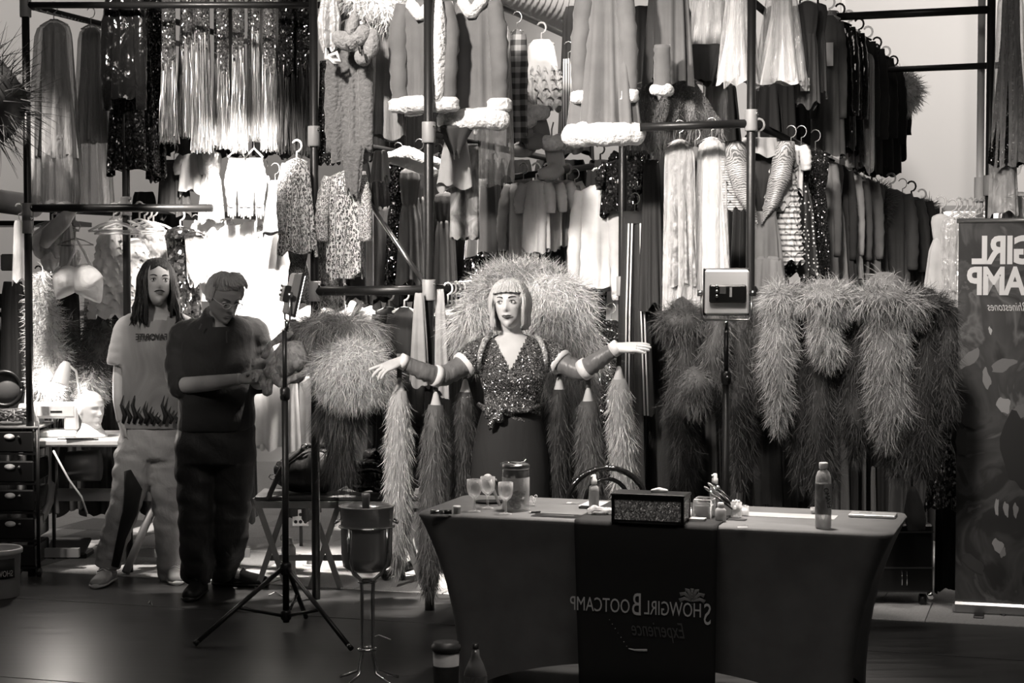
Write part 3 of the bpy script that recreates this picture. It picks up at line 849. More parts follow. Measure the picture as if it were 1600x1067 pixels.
bod = cat(torso(tor), limb([W(245, 462, 0), W(245, 480, .01), W(246, 500, .03)], [.058, .056, .07], flat=1), limb(aL, [.055, .047, .04, .036, .027], flat=1), limb(aR, [.055, .047, .038, .028], flat=1),
          limb([W(215, 700), kneeL, ankL], [.085, .058, .04], flat=1), limb([W(260, 700), kneeR, ankR], [.085, .058, .04], flat=1))
bm_ = fuse(bod, .009, 3); Vb, Fb = mesh_data(bm_)
handL = hand_at(aL[-1], W(202, 708, -.09) - aL[-1], (-1, -.5, 0), side=-1, curl=(.4, .45, .5, .5), spread=.1, thumb=(.75, .55, -.25))
handR = hand_at(aR[-1], Vector((.0, -.05, -1)), (1, -.2, 0), side=1, curl=(.4, .45, .5, .5), spread=.08)
part('body', L_(cat(MB().add(Vb, Fb), xf(headm, Th), handL, handR)), skin, yroot, 'bare skin')
TL = Matrix.Translation(O) @ Th
face_parts(yroot, TL, brow=.012, iris=.015, lip=1, lipv=.22, lash=.01)
part('moustache', xf(MB().tube([(x, -.0955 + abs(x) * .35 - .002, -.0495 - 10 * x * x) for x in np.linspace(-.029, .029, 9)], [.001, .0025, .0034, .0037, .003, .0037, .0034, .0025, .001], 8), TL), M('stubble', .015, .9, kind='flat'), yroot, 'dark moustache')
hd = hairmat(.022, 'dark_hair')
h1 = hair_patch(.86, 2 * PI - .86, lambda a: -.20 - .03 * math.sin(5 * a) if abs(a - PI) < 2.2 else -.19, lambda t, a: .013 + .02 * math.sin(t * 2.6) + .004 * math.sin(9 * a + t * 7), n=80, m=30, wav=1.4, seed=3)
h2 = hair_patch(-.66, .66, lambda a: .082 - .035 * abs(a), lambda t, a: .018 - .013 * t * t, n=24, m=10, seed=4, amp=.001)
hl = MB()
for k in range(110):
    a = R.uniform(.9, 2 * PI - .9); th = 1.5 * PI + a; x, y = head_ring(np.array(-.05), np.array(th), .03); x, y = float(x), float(y)
    if k % 2: x *= 1.15
    w = R.uniform(-.012, .012); hl.tube([(x * .9, y * .9, .02), (x + w, y, -.06), (x * 1.1 - w, y * 1.12 - .005, -.13), (x * 1.25 + w, y * 1.1 + R.uniform(-.02, .02), -.19), (x * 1.3 + R.uniform(-.03, .03), y * 1.1, -.225)], [.003, .006, .0065, .0055, .001], 5)
part('hair', xf(cat(h1, h2, hl), TL), hd, yroot, 'long dark wavy hair')
zt = W(0, 490).z; zb = W(0, 662).z; xc = W(246, 0).x
tt = [(c, w + .02, d + .022) for c, w, d in tor]; tt = tt[:-1] + [(W(240, 672), .19, .13)]
sl = [limb([aL[0] + Vector((.06, 0, 0)), aL[0].lerp(aL[1], .3), aL[1], aL[1].lerp(aL[2], .6)], [.075, .085, .082, .08], flat=1, wr=.05), limb([aR[0] + Vector((-.06, 0, 0)), aR[0].lerp(aR[1], .3), aR[1], aR[1].lerp(aR[2], .4)], [.075, .085, .08, .078], flat=1)]


def tkeep(c):
    n = (c[:, 2] > zt - .01) & (abs(c[:, 0] - xc) < .085)
    n |= (c[:, 2] > zt - .035 - .0) & (c[:, 1] < YY - .03) & (abs(c[:, 0] - xc) < .06)
    return ~(n | (c[:, 2] < zb - .015 + .03 * (xc - c[:, 0]) * -1))


tm = recut(fuse(cat(torso(tt), *sl), .011, 3), tkeep, creases(.005, 9, 22, 1)); Vv, Fv = mesh_data(tm)
tee = part('t_shirt', L_(MB().add(Vv, Fv)), M('washed_grey_tee', .33, .85, kind='blotch', k=2.6, v2=.22, fine=(200, .2)), yroot, 'washed grey oversized tee')
fl = MB(); zb0 = W(0, 660).z
for k in range(10):   # flame print along the hem
    x = W(192 + k * 9.5, 0).x; hgt = R.choice((.07, .1, .13, .16)); y = YY - .132 + .42 * (abs(x - W(243, 0).x)) ** 2 * 4.2 - .02
    fl.tube([(x, y, zb0 + .005), (x + .012, y - .002, zb0 + hgt * .3), (x - .008, y - .001, zb0 + hgt * .65), (x + .006, y + .002, zb0 + hgt)], [.008, .013, .008, .001], 6, flat=((0, 1, 0), .25))
part('flame_print', L_(fl), ink, tee, 'dark flame print along the hem')
text('FAVORITE', .048, ink, tee, W(262, 531, -.139) + O, .8, offset=.0012, name='chest_print')
pm = fuse(cat(limb([W(222, 660), W(212, 715, -.02), kneeL + Vector((.0, .02, 0)), W(176, 850, -.06), ankL + Vector((0, 0, -.02))], [.1, .118, .088, .078, .073], wr=.07, flat=.95, wk=14, sub=9, n=22), limb([W(258, 660), W(262, 720), kneeR, W(264, 850), ankR + Vector((0, 0, -.06))], [.1, .11, .085, .075, .07], wr=.07, flat=.95, wk=14, sub=9, n=22), torso([(W(241, 655), .165, .12), (W(241, 690), .19, .135), (W(241, 715), .18, .13)])), .011, 2)
pm = recut(pm, None, creases(.006, 16, 46)); Vv, Fv = mesh_data(pm)
pants = part('trousers', L_(MB().add(Vv, Fv)), M('pale_cargo', .42, .6, bump=(14, .5, .7), fine=(180, .1)), yroot, 'baggy pale trousers')
sp = MB()
sp.tube([W(199, 735, -.2), W(208, 765, -.205), W(203, 800, -.2), W(190, 840, -.155), W(180, 885, -.135)], [.02, .05, .042, .026, .022], 10, flat=((0, 1, 0), .4))
part('side_panel', L_(sp), cloth(.012, 'black_panel'), pants, 'black curved panel down the leg')
shoe('sneaker', (ankL.x + .01, ankL.y + .06), (-.12, -1), .27, cloth(.45, 'grey_suede'), cloth(.62, 'pale_sole'), yroot, 'pale low sneaker').location = O
shoe('sneaker', (ankR.x, ankR.y + .05), (.3, -1), .27, cloth(.45, 'grey_suede'), cloth(.62, 'pale_sole'), yroot).location = O

# ---- older man in black with glasses, bent over his hands
YO = 9.35; sO = YO / FPX
W = lambda x, y, dy=0: P(x, y, YO + dy)
oroot = thing('person', 'grey-haired man with glasses in a black fleece looking down at his hands', 'person', (W(335, 600).x, YO, 0)); O = -oroot.location
Th = scaled(headframe(W(350, 464, -.12), .62, -.48, .0), 1.05)
aL = [W(288, 524, .02), W(279, 565, .0), W(281, 603, -.08), W(325, 599, -.25), W(377, 592, -.33)]
aR = [W(396, 520, .06), W(408, 560, .05), W(406, 596, .0), W(403, 596, -.16), W(400, 592, -.28)]
tor = [(W(345, 494, -.01), .07, .07), (W(343, 503, .01), .14, .1), (W(341, 518, .02), .185, .12), (W(340, 560), .175, .135), (W(339, 620), .172, .145), (W(338, 665), .178, .14), (W(337, 710), .185, .135)]
hm = fuse(head_mb(1.03, 1.05), .0045, 1); Vh, Fh = mesh_data(hm); headm = MB().add(Vh, Fh)
fL, fR = FP(306, 930), FP(362, 915)
kneeL, kneeR = W(308, 795, -.02), W(362, 795, .0)
bod = cat(torso(tor), limb([W(351, 478, -.07), W(346, 492, -.03), W(343, 510, .01)], [.066, .065, .08], flat=1), limb(aL, [.06, .052, .045, .042, .03], flat=1), limb(aR, [.06, .052, .045, .042, .03], flat=1),
          limb([W(310, 710), kneeL, Vector((fL.x, fL.y + .05, .1))], [.09, .06, .042], flat=1), limb([W(362, 710), kneeR, Vector((fR.x - .06, fR.y, .1))], [.09, .06, .042], flat=1))
bm_ = fuse(bod, .009, 3); Vb, Fb = mesh_data(bm_)
handL = hand_at(aL[-1], W(412, 586, -.36) - aL[-1], (-.1, -.75, .65), side=1, curl=(.35, .4, .45, .45), spread=.06, thumb=(.85, .4, -.2), sc=1.03)
handR = hand_at(aR[-1], W(411, 582, -.42) - aR[-1], (.3, .4, .85), side=-1, curl=(.55, .6, .6, .6), spread=.06)
part('body', L_(cat(MB().add(Vb, Fb), xf(headm, Th), handL, handR)), skin, oroot, 'bare skin')
TL = Matrix.Translation(O) @ Th
face_parts(oroot, TL, brow=.2, iris=.03, lip=1, lipv=.25, lash=.06)
hg = hairmat(.72, 'silver_hair')
h1 = hair_patch(1.25, 2 * PI - 1.25, lambda a: -.035 if abs(a - PI) < 1.3 else -.005, lambda t, a: .008 + .010 * math.sin(t * 2.7), n=60, m=20, seed=5, amp=.002)
h2 = hair_patch(-1.3, 1.3, lambda a: .08 - .02 * abs(a), lambda t, a: .016 * (1 - t ** 2) + .002 + .003 * math.sin(7 * a + 2) * (1 - t), n=44, m=14, seed=6, amp=.001)
hl = MB()
for k in range(90):
    a = R.uniform(-1.5, 1.9); th = 1.5 * PI + a; z0 = R.uniform(.075, .1) - .03 * (abs(a) > 1); x, y = head_ring(np.array(z0), np.array(th), .012); x, y = float(x), float(y); w = R.uniform(-.012, .012)
    hl.tube([(x * .35 - .01, y * .4 + .01, .126 + R.uniform(-.004, .006)), (x * .7 + w, y * .72, .121), (x * .95 + .008 + w, y * .97, z0 + .025), (x + .02 - w, y * 1.0, z0 + .012)], [.002, .0055, .006, .002], 6)
part('hair', xf(cat(h1, h2, hl), TL), hg, oroot, 'short wavy silver hair')
gl = MB()
for s in (-1, 1):
    gl.tube([(s * .031 + .021 * math.cos(a), -.103 + .03 * abs(.021 * math.cos(a)), .004 + .015 * math.sin(a)) for a in np.linspace(0, 2 * PI, 15)], .0021, 6)
    gl.tube([(s * .051, -.101, .008), (s * .07, -.07, .012), (s * .078, 0, .01), (s * .078, .02, 0)], .002, 6)
gl.tube([(-.011, -.104, .008), (0, -.106, .011), (.011, -.104, .008)], .0014, 6)
part('glasses', xf(gl, TL), M('glasses_frame', .75, .3, .2, kind='flat'), oroot, 'thin wire glasses')
zt = W(0, 499).z
tt = [(c, w + .024, d + .026) for c, w, d in tor[:6]] + [(W(337, 672), .195, .165)]
sl = [limb([aL[0] + Vector((.08, 0, .01)), aL[0], aL[1], aL[2], aL[2].lerp(aL[3], .22)], [.085, .085, .078, .07, .06], flat=1, wr=.09, sub=8), limb([aR[0] + Vector((-.08, 0, .01)), aR[0], aR[1], aR[2], aR[2].lerp(aR[3], .3)], [.085, .085, .078, .07, .062], flat=1, wr=.07, sub=8),
      limb([W(345, 488, -.02), W(343, 500, 0), W(341, 512, .01)], [.088, .098, .12], flat=1)]
xc = W(347, 0).x


def fkeep(c): return ~((c[:, 2] > W(0, 493).z) & (abs(c[:, 0] - xc) < .06)) & ~((c[:, 2] > W(0, 508).z) & (c[:, 1] < YO - .08) & (abs(c[:, 0] - xc) < .04))


fm = recut(fuse(cat(torso(tt), *sl), .011, 3), fkeep, creases(.006, 8, 30, 2)); Vv, Fv = mesh_data(fm)
fle = part('fleece', L_(MB().add(Vv, Fv)), M('black_fleece', .022, .8, bump=(10, .5, .6), fine=(200, .2), sheen=.3), oroot, 'black quarter-zip fleece')
zp = MB(); zp.box(tuple(W(354, 526, -.19) + O), (.006, .004, .06)); zp.box(tuple(W(313, 510, -.16) + O), (.008, .004, .03), ry=.4)
part('zip', zp, steel, fle, 'zip pulls', smooth=False)
pm = fuse(cat(limb([W(310, 668), W(308, 730), kneeL, W(307, 850, -.02), Vector((fL.x + .0, fL.y + .04, .09))], [.115, .118, .1, .09, .086], wr=.05, flat=.95, wk=12, sub=8, n=22), limb([W(364, 668), W(364, 730), kneeR, W(360, 850, .0), Vector((fR.x - .06, fR.y, .09))], [.115, .115, .1, .09, .086], wr=.05, flat=.95, wk=12, sub=8, n=22), torso([(W(337, 660), .2, .15), (W(337, 700), .215, .155), (W(337, 722), .21, .15)])), .011, 2)
pm = recut(pm, None, creases(.006, 12, 34)); Vv, Fv = mesh_data(pm)
part('trousers', L_(MB().add(Vv, Fv)), M('charcoal_trousers', .028, .55, bump=(12, .4, .7)), oroot, 'dark work trousers')
shoe('shoe', (fL.x + .02, fL.y + .09), (-.1, -1), .29, cloth(.012, 'black_leather', .1, .5), black_plastic, oroot, 'black shoe', .1).location = O
shoe('shoe', (fR.x - .1, fR.y + .03), (1, -.25), .31, cloth(.012, 'black_leather', .1, .5), black_plastic, oroot, 'black shoe', .1).location = O
# ------------------------------------------------------------------ the setting
floor_m = M('dark_vinyl_floor', .035, .3, kind='flat', spec=.6)
N_, L_k = nm(floor_m)
_b = N_['Principled BSDF']; _tc = N_.new('ShaderNodeTexCoord'); _mp = N_.new('ShaderNodeMapping'); _mp.inputs['Scale'].default_value = (.35, 3.2, 1); L_k.new(_tc.outputs['Object'], _mp.inputs[0])
_n = N_.new('ShaderNodeTexNoise'); _n.inputs['Scale'].default_value = 7; _n.inputs['Detail'].default_value = 6; L_k.new(_mp.outputs[0], _n.inputs['Vector'])
_r = N_.new('ShaderNodeValToRGB'); _r.color_ramp.elements[0].position = .3; _r.color_ramp.elements[0].color = (.02,) * 3 + (1,); _r.color_ramp.elements[1].position = .75; _r.color_ramp.elements[1].color = (.06,) * 3 + (1,)
L_k.new(_n.outputs['Fac'], _r.inputs[0]); L_k.new(_r.outputs[0], _b.inputs['Base Color'])
_r2 = N_.new('ShaderNodeMapRange'); _r2.inputs[3].default_value = .26; _r2.inputs[4].default_value = .42; L_k.new(_n.outputs['Fac'], _r2.inputs[0]); L_k.new(_r2.outputs[0], _b.inputs['Roughness'])
_bp = N_.new('ShaderNodeBump'); _bp.inputs['Strength'].default_value = .12; _bp.inputs['Distance'].default_value = .004; L_k.new(_n.outputs['Fac'], _bp.inputs['Height']); L_k.new(_bp.outputs[0], _b.inputs['Normal'])

FL0, FL1 = FP(60, 893), FP(1590, 980)      # where the dark vinyl meets the pale carpet
fd = (FL1 - FL0).normalized(); fn = Vector((-fd.y, fd.x, 0))
FR = math.atan2(fd.y, fd.x)
b = MB(); b.box((0, 8, -.06), (16, 20, .1)); struct('floor', b, cloth(.02, 'slab', .1))
fl_obj = MB(); mid = (FL0 + FL1) / 2
c = mid - fn * 4.0
fl_obj.box((c.x, c.y, -.004), (16, 8.0, .008), rz=FR)
fo = struct('floor_front', fl_obj, floor_m)
# sheets of the dark vinyl show faint joints
for k in range(2):
    j = mid - fn * (.75 + k * 1.6); g = MB(); g.box((j.x, j.y, .0005), (12, .006, .002), rz=FR)
    part('seam', g, cloth(.035, 'seam_grey', .0, .5), fo, smooth=False)
# pale carpet tiles behind
cpt = [M('carpet_pale', .52, .95, kind='blotch', k=.12, v2=.4), M('carpet_mid', .42, .95, kind='blotch', k=.12, v2=.33), M('carpet_dark', .24, .95, kind='blotch', k=.12, v2=.18)]
fb = MB(); c = mid + fn * 4.1; fb.box((c.x, c.y, -.012), (16, 8.2, .01), rz=FR); fbo = struct('floor_back', fb, cpt[1])
ts = .5; tile_me = {}
for i in range(-9, 10):
    for k in range(0, 5):
        v = R.choice((0, 0, 0, 1, 1, 2)); q = mid + fd * (i * ts + (k % 2) * .25) + fn * (k * ts + ts / 2)
        tb = MB(); tb.box((0, 0, 0), (ts - .006, ts - .006, .012), bev=.002)
        if v not in tile_me:
            t_ = part('carpet_tile', tb, cpt[v], fbo, smooth=False); tile_me[v] = t_.data
        else:
            t_ = bpy.data.objects.new('carpet_tile', tile_me[v]); COL.objects.link(t_); t_.parent = fbo
        t_.location = (q.x, q.y, -.001); t_.rotation_euler = (0, 0, FR)

wallm = M('painted_wall', .62, .9, kind='flat')
b = MB(); b.box((0, 16.1, 2.6), (18, .2, 5.4)); struct('wall_back', b, wallm)
b = MB(); b.box((-8.0, 7, 2.6), (.2, 18.2, 5.4)); struct('wall_left', b, wallm)
b = MB(); b.box((8.0, 7, 2.6), (.2, 18.2, 5.4)); struct('wall_right', b, wallm)
b = MB(); b.box((0, -2.1, 2.6), (18, .2, 5.4)); struct('wall_front', b, cloth(.16, 'front_wall', .0))
b = MB(); b.box((0, 7, 5.35), (16.2, 18.2, .1)); struct('ceiling', b, M('ceiling_paint', .35, .9))
# long strip of daylight low on the back wall, seen between the racks and the banner
win = MB(); win.box((0, 0, 0), (5.4, .03, .11)); wo = struct('window_1', win, M('bright_strip', .9, .5, kind='flat', emit=1.3)); wo.location = P(1500, 338, 15.95)
part('window_frame', MB().box((0, .0, .07), (5.6, .06, .05)).box((0, 0, -.07), (5.6, .06, .03)), cloth(.35, 'strip_frame', .0), wo, smooth=False)
# round duct under the ceiling
dm = MB(); d0, d1 = P(785, -28, 11.6), P(960, 40, 12.4); dr = (d1 - d0); dd = dr.normalized(); n_ = 30
pts = []; rr = []
for i in range(-14, 46):
    pts += [d0 + dd * (i * .052), d0 + dd * (i * .052 + .026)]; rr += [.165, .175]
dm.tube(pts, rr, 24); du = part('duct', dm, M('duct_white', .72, .4, kind='flat', spec=.5)); tag(du, 'round white ribbed duct running under the ceiling above the middle rack', 'duct')
for k_ in (.1, 1.3):
    part('hanger_strap', MB().box(tuple(d0 + dd * k_ + Vector((0, 0, .6))), (.02, .02, .9)), steel, du, smooth=False)
wl = MB(); wl.tube([P(-60, 306, 11.2), P(55, 322, 11.8)], .075, 18); o = part('rolled_fabric', wl, M('pale_roll', .7, .6)); tag(o, 'pale rolled length of fabric lying behind the left rack post', 'fabric')
sh = MB(); sh.box(tuple(P(40, 338, 11.5)), (1.4, .5, .03)); sh.box(tuple(P(-75, 500, 11.5)), (.04, .5, 1.9)); sh.box(tuple(P(68, 500, 11.5)), (.04, .5, 1.9))
so = thing('storage_shelf', 'dark storage shelf in the gloom behind the left rack post', 'shelf', P(0, 600, 11.5)); O = -so.location
for nm_, c_, d_ in (('shelf_board', P(-5, 350, 11.5), (1.1, .5, .03)), ('shelf_board', P(-5, 490, 11.5), (1.1, .5, .03)), ('shelf_board', P(-5, 610, 11.5), (1.1, .5, .03)), ('upright', P(-120, 520, 11.5), (.04, .5, 1.6)), ('upright', P(100, 520, 11.5), (.04, .5, 1.6))):
    part(nm_, MB().box(tuple(c_ + O), d_), black_plastic, so, smooth=False)
for k, (x, y, w, h, v, lab) in enumerate(((20, 410, 22, 26, .4, 'small pale carton on the dark shelf at far left'), (15, 470, 40, 22, .06, 'dark carton on the middle board of the shelf'), (35, 600, 40, 40, .3, 'pale folded cloth on the shelf, beside the feather boa'))):
    s = 11.4 / FPX; o = part('carton', MB().box(tuple(P(x, y, 11.4)), (w * s, .25, h * s), bev=.01), cloth(v, None, .1), smooth=False); tag(o, lab, 'box')

# ------------------------------------------------------------------ the pipe racks


def pipe(name, a, b, r, parent, mat=black_metal): return part(name, MB().tube([a, b], r, 12), mat, parent)


def collar(c, r, h, parent, bolt=True, v=None):
    o = part('collar', MB().lathe([(r * .96, -h / 2), (r, -h / 2 + .006), (r, h / 2 - .006), (r * .96, h / 2)], 16, tuple(c)), v or grey_collar, parent)
    if bolt: part('bolt', MB().ball(tuple(c + Vector((r * .8, -r * .75, h * .3))), .009, 8, 6), chrome, o)
    return o


def rack(label, base):
    return thing('garment_rack', label, 'rack', base)


YA, YB, YC, YD, YE, YF, YG = 10.0, 10.1, 9.3, 9.0, 9.55, 8.8, 9.25
r1 = rack('left black pipe rack with grey collars holding fringed costumes', Vector((P(45, 400, YA).x, YA, 0))); O = -r1.location


def post(px, Y, r_, root, cols, z1=3.55, r=.022):
    x = P(px, 300, Y).x; O = -root.location
    o = part('post', MB().tube([Vector((x, Y, 0)) + O, Vector((x, Y, z1)) + O], r, 12), black_metal, root)
    for y in cols: collar(Vector((x, Y, P(px, y, Y).z)) + O, r * 1.45, .105 if len(cols) else .1, root)
    return x


def rail(a, b, root, r=.019): O = -root.location; return pipe('rail', a + O, b + O, r, root)


xA = post(43, YA, 0, r1, (12, 332, 350)); xB = post(197, YB, 0, r1, (322,))
for y, r_ in ((8, .018), (325, .022)):
    zA, zB = P(45, y, YA).z, P(197, y, YB).z; rail(Vector((xA, YA, zA)), P(500, y, 9.45) if y < 100 else P(332, y, 9.82), r1, r_)
    for x, Y in ((xA, YA), (xB, YB)): rail(Vector((x, Y, zA)), Vector((x + .62, Y + 2.0, zA)), r1)
ch = MB(); c0 = P(48, 14, YA) + O; c1 = P(170, 42, YA + .9) + O
for k in range(26):
    q = c0.lerp(c1, k / 25); a = Vector((.015, .004, -.004)); ch.tube([q - a, q + Vector((0, 0, .006 if k % 2 else 0)), q + a], .006, 6)
part('chain', ch, steel, r1)
r2 = rack('middle black pipe rack with diagonal brace, holding fur trimmed costumes', Vector((P(580, 400, YC).x, YC, 0)))
xC = post(491, YC, 0, r2, (213, 455)); xD = post(670, YD, 0, r2, (207, 453), r=.024); xE = post(973, YE, 0, r2, (447,))
rail(Vector((xC, YC, P(0, 455, YC).z)), Vector((xD, YD, P(0, 453, YD).z)), r2, .024)
rail(Vector((xC, YC, 3.2)), Vector((xD, YD, 3.2)), r2)
pipe('brace', P(574, 312, YD + .25) - r2.location, P(662, 441, YD + .02) - r2.location, .012, r2, steel)
for x, Y in ((xC, YC), (xD, YD)):
    for z in (3.2, 2.40, 1.625): rail(Vector((x, Y, z)), Vector((x + .78, Y + 2.5, z)), r2)
rail(P(800, 277, 9.9), P(925, 260, 10.6), r2)
collar(P(899, 52, 11.5) - r2.location, .035, .12, r2); rail(P(890, 52, 11.5), P(1010, 50, 11.3), r2, .022)
r3 = rack('right black pipe rack holding carnival dresses and dark coats', Vector((P(1175, 400, YF).x, YF, 0)))
xF = post(1173, YF, 0, r3, (188,)); xG = post(1546, YG, 0, r3, (290,))
rail(P(1000, 199, YF), P(1168, 193, YF), r3, .021)
for z in (2.44, 3.03, 1.62): rail(Vector((xF, YF, z)), Vector((xF + 1.02, YF + 3.3, z)), r3)
rail(P(1292, 27, 9.6), P(1548, 15, 9.25), r3, .021); rail(P(1390, 109, 10.4), P(1560, 102, 9.3), r3, .017)
collar(P(1300, 26, 9.58) - r3.location, .03, .06, r3)
fb2 = P(1030, 492, 8.85); fb3 = P(1490, 478, 8.45); rail(fb2, fb3, r3, .02)
for x_, w_ in ((1345, .010), (1358, .012)): rail(Vector((P(x_, 700, 8.9).x, 8.9, .0)), P(x_, 480, 8.9), r3, w_)
wp = thing('post_reflection', 'pale mirror double of the black post and its collar, modelled solid, at far right', 'post', Vector((P(1531, 300, 9.5).x, 9.5, 0)))  # solid stand-in for the mirrored double of the black post
part('pole', MB().tube([(0, 0, 0), (0, 0, 3.6)], .02, 12), M('reflection_pale', .6, .5, kind='flat'), wp); collar(Vector((0, 0, P(0, 296, 9.5).z)), .03, .13, wp, False, M('reflection_pale2', .5, .5, kind='flat'))
pp = MB(); pp.box((P(1315, 300, 14).x, 14, 2.6), (.03, .03, 5.2)); tag(part('conduit', pp, M('conduit_white', .7, .6), smooth=False), 'thin pale conduit against the back wall above the right rack', 'pipe')
# ------------------------------------------------------------------ the wardrobe
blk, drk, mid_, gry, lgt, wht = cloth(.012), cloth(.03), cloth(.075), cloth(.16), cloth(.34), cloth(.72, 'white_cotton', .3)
vinyl = M('black_patent', .012, .1, bump=(12, .8, .5), spec=.9)
leo = M('leopard_print', .62, .6, kind='leopard', v2=.008, k=1.5, bump=(9, .4))
leo2 = M('leopard_print_dark', .3, .6, kind='leopard', v2=.008, k=1.5, bump=(9, .4))
plaid = M('plaid_flannel', .32, .8, kind='plaid', v2=.03)
tinsel = M('silver_tinsel', .82, .22, .9, kind='flat'); tinselk = M('black_tinsel', .06, .2, .8, kind='flat')
silver = M('silver_sequin', .8, .18, .92, kind='sequin', k=1.3, v2=.25)
lace = M('white_lace', .66, .7, kind='blotch', k=.5, v2=.3, fine=(120, .5))
camou = M('camouflage', .34, .8, kind='blotch', k=1.2, v2=.09, bump=(9, .4))
stripe = M('candy_stripe', .7, .6, kind='stripe', v2=.05, k=.55)
pais = M('paisley', .42, .5, kind='paisley', v2=.12, k=.45)
dots = M('polka_dots', .012, .6, kind='dots', k=.9, v2=.7)
# (M 'dots': dark cloth with light spots)
for e, c in zip(MATS['polka_dots'].node_tree.nodes['Color Ramp'].color_ramp.elements, (.7, .012)): e.color = (c, c, c, 1)
petal = M('petal_print', .3, .7, kind='dots', k=3.2, v2=.3)
tie = M('tie_dye', .3, .7, kind='tiedye', k=1.6, v2=.05, bump=(9, .4))

# left rack, upper rail
G('bag', 'bagged_gown', 'pale gown in a cloudy plastic cover, first on the left rack beside the post', 84, 30, 318, 62, 84, 10.1, pvc_dull, 'gown', inner=satin(.42), ih=.72, iw=.8, seed=3, folds=8, amp=.22)
G('bag', 'bagged_gown', 'second plastic covered gown, squeezed beside black patent jacket', 142, 38, 322, 44, 62, 10.25, pvc_dull, 'gown', inner=satin(.26), ih=.62, seed=9, amp=.2)
G('jacket', 'patent_jacket', 'shiny black patent jacket hanging above black sequins', 196, -22, 150, 56, 54, 9.95, vinyl, 'jacket', sleeve=1.08, sr=.4, seed=5, amp=.2, spread=.05)
G('dress', 'sequin_dress', 'long black sequinned dress under the patent jacket', 205, -6, 268, 60, 84, 10.12, sequin(.14, 1.5), 'dress', waist=.2, seed=12, amp=.22)
G('gown', 'sequin_gown', 'narrow black sequin gown left of the silver fringes', 242, -20, 280, 26, 34, 10.2, sequin(.1, 1.2), 'dress', seed=14)
for k, (x, y1, w, lab) in enumerate(((263, 223, 30, 'silver fringe dress at left end of fringe row'), (290, 215, 24, 'silver fringe dress second in the fringe row, shortest strands'), (314, 238, 34, 'broad silver fringe dress with thick bright strands, third in the fringe row'), (345, 232, 30, 'silver fringe dress fourth in fringe row, above white gloves'), (372, 238, 26, 'silver fringe dress fifth in the fringe row, above the glove tips'), (396, 220, 26, 'silver fringe dress sixth in the fringe row'), (420, 236, 28, 'silver fringe dress at the right end beside black fringe'))):
    G('fringe', 'fringe_dress', lab, x, -24, y1, w * .78, w * .82, 10.0 + (k % 2) * .09, silver, 'dress', depth=.8, split=.5 - .07 * (k % 3), mat2=tinsel, n=210, seed=20 + k, group='silver fringe dresses on left rack', hang='wire')
for k, (x, y1, w, lab) in enumerate(((449, 240, 30, 'black fringe dress next to the silver fringes'), (476, 244, 30, 'black fringe dress against the middle rack post'))):
    G('fringe', 'fringe_dress', lab, x, -24, y1, w, w, 9.75, sequin(.1, 1.3), 'dress', depth=.8, split=.5, mat2=tinselk, n=150, seed=40 + k, group='black fringe dresses')
# behind and below the fringes
G('skirt', 'pleated_skirt', 'dark pleated skirt under the silver fringes', 272, 250, 335, 44, 56, 10.5, cloth(.04, 'dark_pleats'), 'skirt', folds=14)
G('shirt', 'pointed_blouse', 'pale blouse with a pointed collar in the shadow below fringes', 300, 240, 300, 40, 44, 10.4, lgt, 'blouse', sleeve=.5)
G('dress', 'silver_dress', 'crumpled silvery white dress hanging below the fringes', 330, 236, 348, 34, 44, 10.35, M('crushed_silver', .75, .3, .4, bump=(18, .9, .7)), 'dress', amp=.25)
for k, (x, lab) in enumerate(((370, 'white satin gloves on a card hanger, left one of two'), (397, 'white satin gloves on a card hanger, right one of two'))):
    q = thing('glove', lab, 'gloves', P(x, 240, 10.1), 'white gloves below the fringes', 0); s = 10.1 / FPX
    part('card', MB().tube([(-.05, 0, -.02), (0, 0, .03), (.05, 0, -.02), (.04, 0, -.03), (-.04, 0, -.03)], .006, 6), white_plastic, q)
    part('hook', MB().tube([(0, 0, .03), (0, 0, .09), (.02, 0, .11), (.03, 0, .09)], .003, 6), wire, q)
    for e in (-1, 1):
        part('glove_sleeve', limb([(e * .02, 0, -.03), (e * .035, 0, -.15), (e * .03, 0, -.3)], [.025, .04, .022], seed=k + e, wr=.1), satin(.7), q)
        fg = MB()
        for j in range(4): fg.tube([(e * .03 + (j - 1.5) * .011, 0, -.29), (e * .03 + (j - 1.5) * .013, 0, -.35 - (j % 3) * .008)], [.008, .005], 6)
        part('fingers', fg, satin(.7), q)
G('cloth', 'satin_slip', 'pale satin slip left of leopard shirt', 430, 282, 366, 20, 46, 9.9, satin(.5), 'slip', folds=4, amp=.2)
G('cloth', 'satin_slip', 'narrow white underskirt between gloves and satin slip', 412, 275, 350, 20, 26, 10.2, satin(.6), 'slip', folds=4, amp=.2)
# left rack, lower rail
G('cloth', 'white_legging', 'white boot cover hanging at the outer end of the left rack', 30, 345, 440, 18, 26, 10.05, satin(.72), 'boot cover', folds=3, amp=.1, depth=.7, hang='clear')
q = thing('bubble_costume', 'pale costume of padded bubbles hanging above the feather boa', 'costume', P(82, 345, 10.15)); s = 10.15 / FPX
part('yoke', drape(.16, [(0, .03), (.4, .1), (1, .12)], 6, .25, .5, 4), M('pale_net', .5, .7, bump=(20, .6)), q)
for dx, dy, r in ((-9, 38, 21), (18, 42, 20), (2, 62, 17), (34, 58, 15)): part('bubble', drape(r * 2 * s, [(0, r * .3 * s), (.15, r * .75 * s), (.5, r * s), (.85, r * .72 * s), (1, r * .2 * s)], 7, .08, .8, int(r + dx), c=(dx * s, -.06, -dy * s + r * s)), M('padded_satin', .62, .35, bump=(20, .5, .8)), q, 'round padded bubble')
hanger(q, .3, 'clear')
